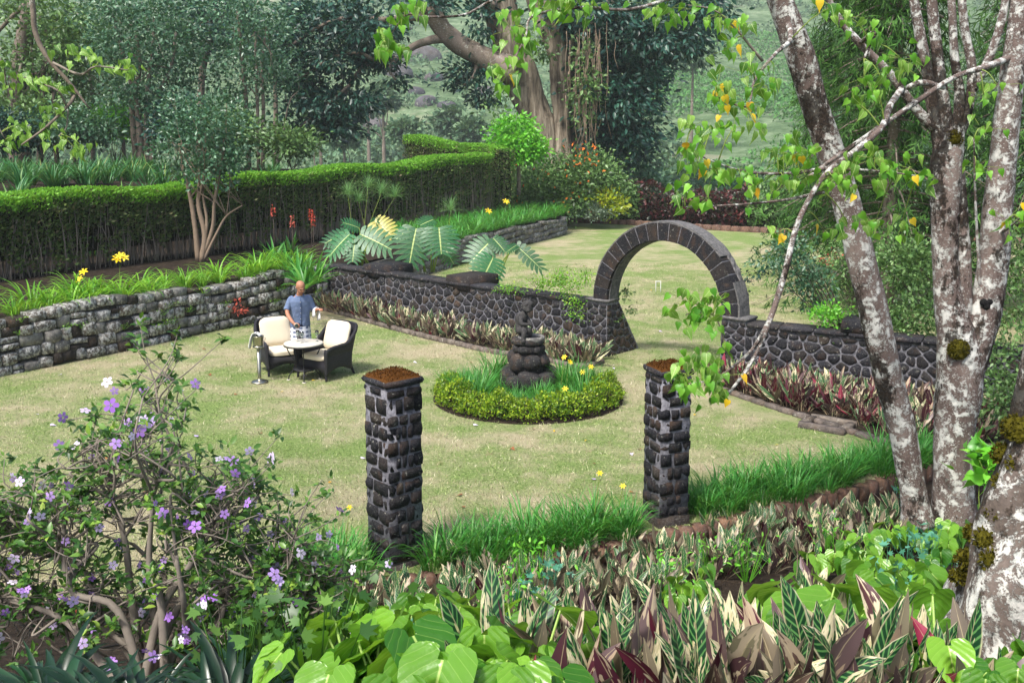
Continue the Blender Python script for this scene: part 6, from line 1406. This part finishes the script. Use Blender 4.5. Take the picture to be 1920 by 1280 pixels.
HM = [heart_mesh(HEART, M['lf_heart']), heart_mesh(HEART2, M['lf_heart']), heart_mesh(HEART, M['lf_yellow'])]
clusters = [(1350, 25, 34, 7, 9.9, 0), (1385, 45, 24, 6, 9.9, .3), (1300, 15, 30, 5, 9.8, 0), (1370, 90, 26, 5, 9.9, .2), (1410, 140, 34, 9, 9.9, 0), (1440, 165, 24, 6, 9.9, .1), (1345, 160, 28, 7, 9.8, .5), (1365, 190, 26, 7, 9.8, .6), (1400, 195, 26, 7, 9.9, .3), (1300, 235, 30, 7, 9.4, .1), (1335, 245, 26, 7, 9.5, 0), (1375, 240, 22, 4, 9.5, .1), (1425, 240, 18, 3, 9.6, 0), (1285, 275, 24, 6, 9.4, 0),
            (1300, 305, 30, 8, 9.4, .1), (1340, 315, 30, 8, 9.5, .1), (1390, 335, 28, 7, 9.5, .05), (1420, 350, 30, 6, 9.6, .2), (1455, 285, 30, 7, 9.7, .1), (1490, 290, 32, 9, 9.7, .3), (1520, 285, 24, 5, 9.7, .1), (1470, 340, 30, 8, 9.6, .1), (1510, 330, 26, 7, 9.6, 0), (1560, 330, 30, 9, 9.6, .2), (1600, 310, 34, 9, 9.7, .1), (1640, 295, 30, 8, 9.7, .05), (1665, 325, 30, 8, 9.7, .2), (1710, 315, 30, 8, 9.7, .15), (1735, 335, 22, 5, 9.7, 0), (1585, 345, 24, 5, 9.6, .2),
            (1280, 370, 24, 6, 9.4, .1), (1325, 370, 20, 4, 9.4, .3), (1590, 30, 30, 8, 10.5, .3), (1560, 12, 26, 5, 10.4, .1), (1630, 65, 28, 6, 10.5, 0), (1620, 145, 30, 8, 10.4, .05), (1655, 150, 26, 6, 10.4, 0), (1690, 110, 28, 6, 10.5, 0), (1645, 170, 26, 6, 10.3, .2), (1600, 190, 24, 5, 10.3, 0), (1700, 130, 24, 5, 10.5, 0), (1830, 310, 26, 7, 10.8, .3), (1845, 180, 20, 4, 10.8, 0), (1840, 240, 22, 5, 10.8, 0), (1890, 410, 30, 8, 10.5, .2), (1870, 160, 24, 4, 10.7, 0),
            (1290, 565, 36, 12, 9, 0), (1325, 590, 34, 11, 9, 0), (1345, 560, 24, 6, 9, 0), (1295, 600, 20, 4, 9, 0), (1280, 700, 30, 12, 8.9, 0), (1310, 690, 34, 14, 9, .05), (1345, 705, 28, 10, 9, .1), (1290, 730, 24, 7, 8.9, 0), (1340, 730, 24, 6, 9, 0), (1360, 655, 20, 4, 9, 0), (1460, 435, 16, 3, 9.5, .8), (1545, 430, 14, 2, 9.7, .9), (1690, 420, 30, 7, 10, .3), (1640, 420, 26, 6, 10, .1), (1590, 420, 24, 5, 9.8, .1),
            (960, 55, 36, 10, 9.3, 0), (985, 75, 24, 6, 9.3, .1), (950, 140, 34, 11, 9.2, .05), (940, 120, 20, 4, 9.2, 0), (1010, 12, 30, 7, 9.4, 0), (1050, 20, 30, 7, 9.5, 0), (1080, 8, 26, 6, 9.6, .2), (1110, 10, 24, 4, 9.6, 0), (1220, 8, 30, 6, 9.9, 0), (1250, 20, 26, 5, 10, .2), (730, 70, 26, 9, 8.9, 0), (740, 85, 22, 6, 8.9, 0), (755, 25, 26, 7, 8.9, 0), (780, 8, 26, 6, 9, 0), (712, 95, 16, 4, 8.9, 0)]
L4 = []; tw = MB()
bp = np.concatenate([catmull([tuple(v) for v in stem_px(p, TY)[0]], 4) for p in boughs])
for px, py, sp_, n, Y, yel in clusters:
    c = A(px, py, Y); s = pxm(px, py, Y); near = Vector(bp[np.argmin(np.linalg.norm(bp - np.array(c), axis=1))]); 
    tube(tw, [near, near.lerp(c, .5) + Vector((0, 0, .04)), c], [.008, .006, .004], 5, 3)
    for _ in range(int(n * 1.7)):
        p = c + Vector((rng.normal() * sp_ * .55 / s, rng.normal() * .14, rng.normal() * sp_ * .5 / s)); D = Vector((rng.normal() * .55, rng.normal() * .4 - .15, -1)); N = Vector((rng.normal() * .6, -.9 + rng.normal() * .4, .5 + rng.normal() * .5))
        tube(tw, [c.lerp(p, .25), p + Vector((0, 0, .015)), p], [.0025, .002, .0018], 4, 2, cap=False)
        L4.append((2 if rng.random() < yel * .4 else int(rng.random() < .5), frame(p, D, N, rng.uniform(.078, .12))))
tw.build('twigs', M['greenstem'], LT)['kind'] = 'stuff'
random.Random(3).shuffle(L4)
gl = [x for x in L4 if x[0] < 2]; yl = [x for x in L4 if x[0] == 2]
pieces(LT, 'leaf', HM, yl + sorted(gl, key=lambda x: -x[1].to_scale()[0])[:max(0, 300 - len(yl))], 300)
rest = sorted(gl, key=lambda x: -x[1].to_scale()[0])[max(0, 300 - len(yl)):]
HM2 = [heart_mesh(HEART, M['lf_heart_i']), heart_mesh(HEART2, M['lf_heart_i'])]
if rest: pieces(LT, 'leaf', HM2, rest, 0, 'leaf_mass')
def moss_blob(parent, c, r, n, mat, name='moss_cushion', d=None):
    mb = MB(); q = MB(); ell(mb, c, r, None, 12); V = mb.v[0]; V += np.array([[noise.noise(Vector(v * 14)) * .25 * r[0]] * 3 for v in V]); dd = rand_dir(n); scatter(mb, np.array(c) + dd * np.array(r) * 1.0, dd + rng.normal(size=(n, 3)) * .4, rand_dir(n), rng.uniform(.015, .035, n), LEAF); mb.build(name, mat, parent)
moss_blob(LT, A(1797, 655, TY - .22), (.11, .06, .1), 900, M['moss_green']); moss_blob(LT, A(1786, 262, TY - .06), (.09, .12, .09), 500, M['moss_green'])
mb = MB()                                             # heart shaped knot hole on the right stem, its inner shade painted black
for dx, dz, rx, rz in ((-7, -4, 10, 9), (7, -5, 10, 9), (0, 4, 10, 11)): c = A(1850 + dx * .8, 570 + dz * .8, TY - .145); s = pxm(1846, 570, TY); ell(mb, c, (rx * .8 / s, .035, rz * .8 / s), None, 10)
mb.build('knot_hole', plain('hollow_shade', '#0a0808', .95), LT)

# ------------------------------------------------------------------ branch hanging in from a tree beside the terrace
OT = thing('overhanging_tree', 'dark branch with bright green leaf sprays hanging in over the retaining wall', 'tree', (-6.9, 9.4, 0)); mb = MB()
tube(mb, [(-6.9, 9.4, -.3), (-6.8, 9.3, 2), (-6.6, 9.2, 4.5), (-6.3, 9.2, 6.5), (-6.0, 9.1, 8)], [.22, .18, .16, .13, .08], 12, 4, .1); mb.build('trunk', M['lichen'], OT)
obr = [[(-180, -200, 22, 9.2), (-40, -190, 18, 9.1), (40, -90, 14, 9), (60, 0, 11, 9), (66, 60, 10, 9), (90, 110, 9, 9), (130, 155, 7, 9), (166, 202, 3, 9)], [(140, 180, 7, 9), (126, 200, 6, 8.9), (85, 240, 5, 8.8), (40, 272, 3, 8.7)], [(100, 118, 5, 9), (150, 140, 5, 8.9), (180, 125, 3.5, 8.8), (240, 132, 2, 8.8)], [(125, 200, 4, 8.9), (108, 170, 4, 8.8), (70, 155, 3, 8.8), (45, 145, 2, 8.7)], [(128, 205, 3, 8.9), (124, 240, 2.5, 8.9), (110, 255, 2, 8.8)], [(-180, -100, 8, 9), (-60, 60, 6, 8.9), (0, 110, 4, 8.8), (12, 160, 2, 8.8)], [(-60, 60, 5, 8.9), (-20, 200, 4, 8.8), (10, 262, 2, 8.8)]]
for pts in obr: W, R = stem_px(pts, 9); mb = MB(); tube(mb, W, R, 8, 4, .1); mb.build('bough', M['bark'] if pts[0][2] > 6 else M['twig'], OT)
bp2 = np.concatenate([catmull([tuple(v) for v in stem_px(p, 9)[0]], 4) for p in obr]); L4 = []; tw = MB()
for px, py, sp_, n in ((130, 92, 22, 8), (160, 100, 20, 8), (190, 116, 18, 7), (228, 120, 22, 9), (245, 130, 14, 4), (50, 142, 20, 8), (75, 150, 20, 8), (95, 152, 16, 5), (115, 160, 12, 4), (100, 205, 20, 6), (20, 242, 22, 9), (42, 235, 20, 7), (80, 250, 18, 6), (85, 230, 14, 5), (125, 262, 22, 9), (145, 282, 22, 9), (155, 275, 14, 5), (8, 118, 16, 6), (10, 165, 22, 8), (10, 275, 20, 8), (30, 262, 18, 6)):
    c = A(px, py, 8.85); s = pxm(px, py, 8.85); near = Vector(bp2[np.argmin(np.linalg.norm(bp2 - np.array(c), axis=1))]); tube(tw, [near, near.lerp(c, .5) + Vector((0, 0, .02)), c], [.005, .004, .003], 5, 2)
    for _ in range(int(n * 1.2)): p = c + Vector((rng.normal() * sp_ * .5 / s, rng.normal() * .08, rng.normal() * sp_ * .45 / s)); L4.append((int(rng.random() < .5), frame(p, Vector((rng.normal() * .7, rng.normal() * .4 - .15, -.8)), Vector((rng.normal() * .6, -.8, .7 + rng.normal() * .4)), rng.uniform(.055, .09))))
tw.build('twigs', M['greenstem'], OT)['kind'] = 'stuff'; pieces(OT, 'leaf', HM, L4, 300)

# ------------------------------------------------------------------ violet flowering shrub
FB = thing('flowering_shrub', 'large open shrub with violet and white flowers and grey tangled twigs', 'shrub', tuple(GB(260, 1300)))
fb0 = Vector(FB.location); mb = MB(); tips = []
outline = lambda px: np.interp(px, [-80, 0, 90, 150, 210, 240, 285, 320, 360, 430, 500, 560, 610, 640], [950, 920, 900, 830, 840, 780, 720, 780, 870, 880, 920, 980, 1040, 1090])
def bt_(px, py): 
    k = (px - 260) / 380; Yc = fb0.y + .45 * (1 - abs(k)) * rng.uniform(-1, 1) + .25; return A(px, py, Yc)
targets = [(290, 715), (325, 712), (255, 715), (290, 770), (268, 745)]
while len(targets) < 190:
    px = rng.uniform(-80, 630); py = outline(px) + (1230 - outline(px)) * rng.random() ** 1.25 + 12
    targets.append((px, py))
main = [bt_(px, py) for px, py in ((40, 1000), (120, 930), (200, 900), (290, 900), (380, 930), (460, 960), (520, 1060), (100, 1120), (430, 1100), (250, 1020), (330, 1040), (560, 1150), (0, 1120))]
mpts = []
for m in main:
    s0 = fb0 + Vector((rng.normal() * .12, rng.normal() * .1, -.05)); c1 = s0.lerp(m, .35) + Vector((0, 0, .12)); c2 = s0.lerp(m, .7) + Vector(rng.normal(size=3) * .07); tube(mb, [s0, c1, c2, m], [.026, .02, .015, .009], 8, 5, .15); mpts += [tuple(v) for v in catmull([tuple(c1), tuple(c2), tuple(m)], 6)]
mpts = np.array(mpts); L4 = []; flowers = []
for px, py in targets:
    e = bt_(px, py); i = np.argsort(np.linalg.norm(mpts - np.array(e), axis=1) + .6 * np.maximum(0, mpts[:, 2] - e.z + .1))[rng.integers(0, 3)]; s0 = Vector(mpts[i]); k1 = s0.lerp(e, .5) + Vector(rng.normal(size=3) * .09); tube(mb, [s0, k1, e], [.0085, .006, .004], 6, 5)
    for _ in range(rng.integers(4, 8)):
        j = s0.lerp(e, rng.uniform(.25, 1)) if rng.random() < .6 else e; t2 = j + Vector((rng.normal() * .13, rng.normal() * .11, rng.normal() * .08 + .08)); tube(mb, [j, j.lerp(t2, .5) + Vector(rng.normal(size=3) * .03), t2], [.004, .003, .0018], 5, 3)
        for q in range(rng.integers(5, 12)):
            D = Vector((rng.normal(), rng.normal(), rng.normal() * .6 + .5)); L4.append((int(rng.integers(2)), frame(t2 + Vector(rng.normal(size=3) * .014), D, Vector((rng.normal() * .5, -.4, 1)), rng.uniform(.032, .062))))
        if rng.random() < .16: flowers.append(t2 + Vector((rng.normal() * .01, -.03, .03)))
mb.build('stems', M['twig'], FB)['kind'] = 'stuff'
def leaf_mesh(tm, mat, s=1.15): mb = MB(); scatter(mb, np.zeros((1, 3)), np.array([[0, 1., 0]]), np.array([[0, 0, 1.]]), np.array([[s, 1, 1.]]), tm); return mb.mesh('leaf', mat)
BLf = [leaf_mesh(LEAF4, M['lf_bush']), leaf_mesh(LEAF4, M['lf_bush'], .95)]; BLi = [leaf_mesh(LEAF4, M['lf_bush_i']), leaf_mesh(LEAF4, M['lf_bush_i'], .95)]
L4.sort(key=lambda x: x[1].translation.y); big = L4[:900:3][:300]; ids = set(id(x) for x in big)
pieces(FB, 'leaf', BLf, big, 300); pieces(FB, 'leaf', BLi, [x for x in L4 if id(x) not in ids], 0, 'leaf_mass')
def flower_mesh(mat, r_):
    mb = MB()
    for q in range(5):
        a = q * 2 * pi / 5; d = np.array([cos(a), sin(a), 0]); s_ = np.array([-sin(a), cos(a), 0]); V = [d * .1 * r_, d * .5 * r_ + s_ * .34 * r_ + (0, 0, .06 * r_), d * .95 * r_ + s_ * .3 * r_ + (0, 0, -.06 * r_), d * 1.08 * r_ + (0, 0, -.02 * r_), d * .95 * r_ - s_ * .3 * r_ + (0, 0, -.08 * r_), d * .5 * r_ - s_ * .34 * r_ + (0, 0, .06 * r_)]
        mb.add(V, [(0, 5, 4, 3), (0, 3, 2, 1)])
    return mb.mesh('flower', mat)
FM = [flower_mesh(M['pt_violet'], .03), flower_mesh(M['pt_pale'], .03), flower_mesh(M['pt_violet'], .024)]
for px, py in ((420, 1065), (425, 1075), (255, 705), (330, 760), (300, 760), (350, 1110), (265, 1165), (445, 1250), (35, 1195), (115, 1220), (130, 912), (190, 1060), (555, 1030), (620, 1170), (330, 1170), (385, 1130), (60, 1240), (110, 1050), (395, 1120), (460, 1230)):
    for _ in range(3): flowers.append(bt_(px + rng.normal() * 9, py + rng.normal() * 9) + Vector((0, -.35, 0)))
for p in flowers: child_w('flower', FM[rng.integers(3)], FB, frame(p, Vector(rng.normal(size=3)) + Vector((0, 0, .2)), Vector((rng.normal() * .5, -1, .6 + rng.normal() * .4)), rng.uniform(.6, 1.05)))

# ------------------------------------------------------------------ other plants of the front bank
BRM = [lily_mesh('strap_plant', 22, .55, .06, M['lf_strap'], .06, (.3, 1.1), (.9, 2.0), 5) for _ in range(3)]
dupes('strap_leaf_plant', BRM, [tuple(g) for g in poly_px(16, [60, 150, 330, 480], [1290, 1280, 1270, 1300], [1370, 1370, 1370, 1370])], 'dark glossy strap leaved plant under the violet flowering shrub', 'plant', 'strap leaved plants under the flowering shrub', .5, .8)
for px, py in ((318, 1290), (150, 1150), (90, 1150)):
    g = GB(px, py); t = thing('bromeliad_flower', 'pink red bromeliad spike under the violet flowering shrub', 'flower', tuple(g), 'bromeliad spikes under the flowering shrub'); mb = MB(); tube(mb, [g, g + Vector((-.02, -.05, .15)), g + Vector((-.03, -.06, .3))], [.03, .022, .006], 7, 4); mb.build('spike', M['pt_red'], t)
PALM = tmpl([(0, 0, 0), (.5, .25, .05), (.3, .4, 0), (.42, .8, .02), (.14, .6, 0), (0, 1.05, -.05), (-.14, .6, 0), (-.42, .8, .02), (-.3, .4, 0), (-.5, .25, .05)], [(0, 1, 2), (0, 2, 4), (2, 3, 4), (0, 4, 6), (4, 5, 6), (0, 6, 8), (6, 7, 8), (0, 8, 9)])
def weed(n, h, size, tm, mat):
    mb = MB(); P = np.column_stack([rng.normal(size=(n, 2)) * .11, rng.uniform(.1, h, n)]); scatter(mb, P, rand_dir(n, -.1), rand_dir(n, 1.1) + np.array([0, -.4, .3]), rng.uniform(.6, 1.2, n) * size, tm)
    for p in P[::2]: tube(mb, [(p[0] * .2, p[1] * .2, 0), tuple(p)], [.004, .002], 4, 2, cap=False)
    return mb.mesh('weed', mat)
WD = [weed(26, .42, .08, PALM, M['lf_teal']) for _ in range(3)]; WD2 = [weed(50, .5, .07, LEAF4, M['lf_bright']) for _ in range(3)]; WD3 = [weed(60, .45, .05, PALM, M['lf_bush_i']) for _ in range(3)]
dupes('lobed_weed', WD, [tuple(GB(px, py)) for px, py in ((1030, 1130), (1000, 1160), (560, 1230), (590, 1180), (540, 1290), (1700, 1050), (1740, 1080), (1800, 1110), (1660, 1110), (1690, 1160), (960, 1250), (760, 1290), (1690, 960))], 'soft blue green lobed leaf weed between the anthuriums', 'plant', 'lobed weeds on the front bank')
dupes('leafy_weed', WD2, [tuple(GB(px, py)) for px, py in ((985, 1120), (1010, 1100), (960, 1170), (1330, 1080), (1400, 1090), (1560, 1060), (620, 1260), (1700, 950), (1250, 1120))], 'small fresh green leafy weed on the front bank', 'plant', 'leafy weeds on the front bank')
dupes('leafy_weed', WD3, [tuple(g) for g in poly_px(30, [400, 520, 640], [1150, 1130, 1170], [1330, 1330, 1330])], 'dull green ground cover weed beside the violet flowering shrub', 'plant', 'ground cover weeds beside the shrub', .9, 1.3)
def big_leaf(L, w_, el, drp):
    mb = MB(); V = []; U = []; p = np.array([0, 0, 0.]); e = el; ws = (.06, .55, .95, 1.0, .7, .03)
    for i, wk in enumerate(ws):
        for u in (-1, -.5, 0, .5, 1): V.append(p + np.array([0, u * wk * w_ / 2, abs(u) * wk * w_ * .12])); U.append((u, i / 5))
        p = p + np.array([cos(e), 0, sin(e)]) * L / 5; e -= drp / 5
    mb.add(V, [(i * 5 + a, i * 5 + a + 1, i * 5 + a + 6, i * 5 + a + 5) for i in range(5) for a in range(4)], U); return mb.mesh('leaf', M['teal_leaf'])
TL = [big_leaf(.3, .1, e, d) for e, d in ((.5, .9), (.8, 1.0), (.25, .7), (1.1, .8))]
tg = A(1195, 1245, 5.0); rt = thing('rosette_plant', 'young plant with a star of blue green pointed leaves in front of the prayer plants', 'plant', (tg.x, tg.y, bank_z(tg.x, tg.y))); mb = MB(); tube(mb, [Vector(rt.location), Vector(rt.location).lerp(tg, .5), tg], [.012, .01, .008], 7, 3); mb.build('stalk', M['greenstem'], rt)
for k in range(11): child_w('leaf', TL[k % 4], rt, Matrix.Translation(tg + Vector((0, 0, -.01 * k + .03))) @ Matrix.Rotation(k * 2.4, 4, 'Z') @ Matrix.Scale(1 - .02 * k, 4))

# ------------------------------------------------------------------ mossy trunk at the right edge of the front bed
MT = thing('mossy_trunk', 'thick leaning trunk covered in pale lichen and green moss beside the anthuriums', 'tree', tuple(A(1930, 1330, 5.7))); W, R = stem_px([(1900, 1420, 420), (1915, 1300, 350), (1932, 1180, 300), (1948, 1060, 260), (1972, 930, 215), (2000, 800, 190), (2035, 640, 180), (2070, 450, 170), (2110, 200, 160), (2150, -100, 150)], 5.7); mb = MB(); tube(mb, W, R, 28, 6, .28); mb.build('trunk', M['lichen_rock'], MT)
for px, py, r_ in ((1903, 800, .06), (1880, 850, .05), (1842, 930, .045), (1830, 1000, .05), (1812, 1045, .05), (1800, 1080, .04), (1852, 1010, .06), (1870, 960, .05), (1885, 905, .05), (1910, 870, .05), (1925, 810, .07), (1780, 1180, .035), (1890, 930, .04), (1860, 1050, .05)):
    d = ray(px, py); best = None                      # set the cushion on the bark
    for t in np.arange(4.2, 6.4, .02):
        p = Vector((0, 0, CAMH)) + d * t
        for a, b, ra_, rb_ in zip(W, W[1:], R, R[1:]):
            if a.z <= p.z <= b.z:
                k = (p.z - a.z) / (b.z - a.z)
                if (p - a.lerp(b, k)).length < (ra_ + (rb_ - ra_) * k) * 1.02: best = p
        if best: break
    if best: moss_blob(MT, best, (r_ * 1.2, r_ * .8, r_), 240, M['moss_green'])
# ------------------------------------------------------------------ creepers on the walls and the arch
def creeper(name, label, ells, n, per, size, mat, spread=.1):
    t = thing(name, label, 'creeper', ells[0][0]); cb = MB(); mb = MB(); crown(cb, ells, n, per, spread, size, LEAF, .5, .0, .3)
    for _ in range(14):
        c, r = ells[rng.integers(len(ells))]; a, b = c + rand_dir(1)[0] * r, c + rand_dir(1)[0] * r; tube(mb, [a, (a + b) / 2 + rng.normal(size=3) * .05, b], [.004, .004, .003], 5, 3)
    cb.build('foliage', mat, t)['kind'] = 'stuff'; mb.build('stems', M['twig_dark'], t)['kind'] = 'stuff'
creeper('creeper', 'fine leaved creeper trailing over the wall at the foot of the arch ring', [px_ell(1070, 545, 40, 22, 20.3, .2), px_ell(1025, 530, 40, 14, 20.9, .2), px_ell(1085, 580, 22, 26, 20.0, .1), px_ell(1050, 520, 26, 14, 20.8, .2), px_ell(960, 540, 26, 8, 21.4, .2), px_ell(1100, 520, 12, 20, 20.2, .15)], 95, 18, .05, M['lf_lily2'], .09)
creeper('creeper', 'small leafy sprig growing out of the inner side of the left arch pier', [px_ell(1165, 555, 14, 18, 20.3, .15), px_ell(1185, 580, 12, 12, 20.3, .15), px_ell(1150, 600, 10, 12, 20.2, .1)], 16, 12, .07, M['lf_mid2'], .08)
creeper('creeper', 'bare twig with dark leaves reaching past the right end of the arch ring', [px_ell(1400, 520, 14, 12, 18.4, .1), px_ell(1395, 545, 10, 10, 18.4, .1), px_ell(1430, 512, 14, 6, 18.3, .1)], 12, 9, .07, M['lf_dark'], .06)
creeper('red_creeper', 'little red leaved plant growing out of the grey retaining wall', [px_ell(447, 577, 9, 10, 23.2, .1)], 6, 14, .08, M['pt_red'], .08)
wm = [weed(20, .14, .05, LEAF, M['lf_lily2']) for _ in range(3)]; sp = []
for _ in range(26):
    u = rng.uniform(3.5, p_left.L - .4); p, t, q = p_left.at(u); c = p + q * .06; sp.append((c.x, c.y, rng.uniform(.15, 1.0)))
dupes('wall_weed', wm, sp, 'tiny weed rooted in a joint of the grey retaining wall', 'weed', 'weeds in the retaining wall joints', .6, 1.1)

# ------------------------------------------------------------------ fallen leaves and the blades of the lawn
fm = []
for k in range(3): mb = MB(); scatter(mb, np.zeros((1, 3)), np.array([[0, 1., 0]]), np.array([[.2, .1, 1.]]), np.array([.075]), HEART if k else LEAF4); fm.append(mb.mesh('fallen_leaf', [M['lf_yellow'], M['pt_pale'], plain('dry_leaf', '#8a5a34', .8)][k]))
sp = []
while len(sp) < 70:
    g = G(rng.uniform(60, 1480), rng.uniform(450, 960))
    if g.y > 45 or (g.xy - BC.xy).length < 1.9 or (g - AO).dot(AN) < .6 and g.x < 9 and (g - AO).dot(AN) > -1.0: continue
    if g.x < np.interp(g.y, [12, 18, 26, 45], [-9, -9, -4, 3]): continue
    sp.append((g.x, g.y, .02))
dupes('fallen_leaf', fm, sp, 'small fallen leaf lying on the lawn', 'leaf', 'fallen leaves on the lawn', .7, 1.2)
gb = MB(); P = []
while len(P) < 170000:
    n = 60000; y = 9.2 + 26 * rng.random(n) ** 1.8; x = (rng.uniform(-.58, .62, n)) * y; edge = np.interp(x, EDGEC[::-1, 0], EDGEC[::-1, 1]); left = np.interp(y, [b for a, b in WL], [a for a, b in WL])
    dn = (x - AO.x) * AN.x + (y - AO.y) * AN.y; da = (x - AO.x) * AD.x + (y - AO.y) * AD.y
    ok = (y > edge + .02) & ((x > left + .05) | (dn < 0)) & ((x - BC.x) ** 2 + (y - BC.y) ** 2 > (BR + .08) ** 2) & ~((dn > -.45) & (dn < 1.0) & (da < -1.4)) & ~((dn > -1.2) & (dn < 1.6 + .1 * da) & (da > 1.5)); P += list(np.stack([x, y], 1)[ok])
P = np.array(P[:170000]); n = len(P); dd = rand_dir(n, .9); dd[:, 2] = np.abs(dd[:, 2]); BL = tmpl([(-.09, 0, 0), (.09, 0, 0), (0, 1, 0)], [(0, 1, 2)])
scatter(gb, np.column_stack([P, np.full(n, -.002)]), dd, rand_dir(n), rng.uniform(.018, .045, n) * (1 + P[:, 1] / 40), BL)
tag(gb.build('grass', M['lawn_blade']), 'short dry and green lawn grass', 'grass', kind='stuff')

# ------------------------------------------------------------------ the hazy air of the valley
mb = MB(); box(mb, (-720, -62, -14), (720, 905, 205)); hz = mb.build('haze', None, None, False); tag(hz, 'thin blue haze in the valley air', 'haze', kind='stuff')
t = NT('haze_air'); v = t.n('VolumePrincipled'); v.inputs['Color'].default_value = (.86, .94, 1.0, 1); v.inputs['Density'].default_value = .0004; v.inputs['Anisotropy'].default_value = .0
t.t.links.new(v.outputs[0], t.o.inputs['Volume']); hz.data.materials.append(t.m)
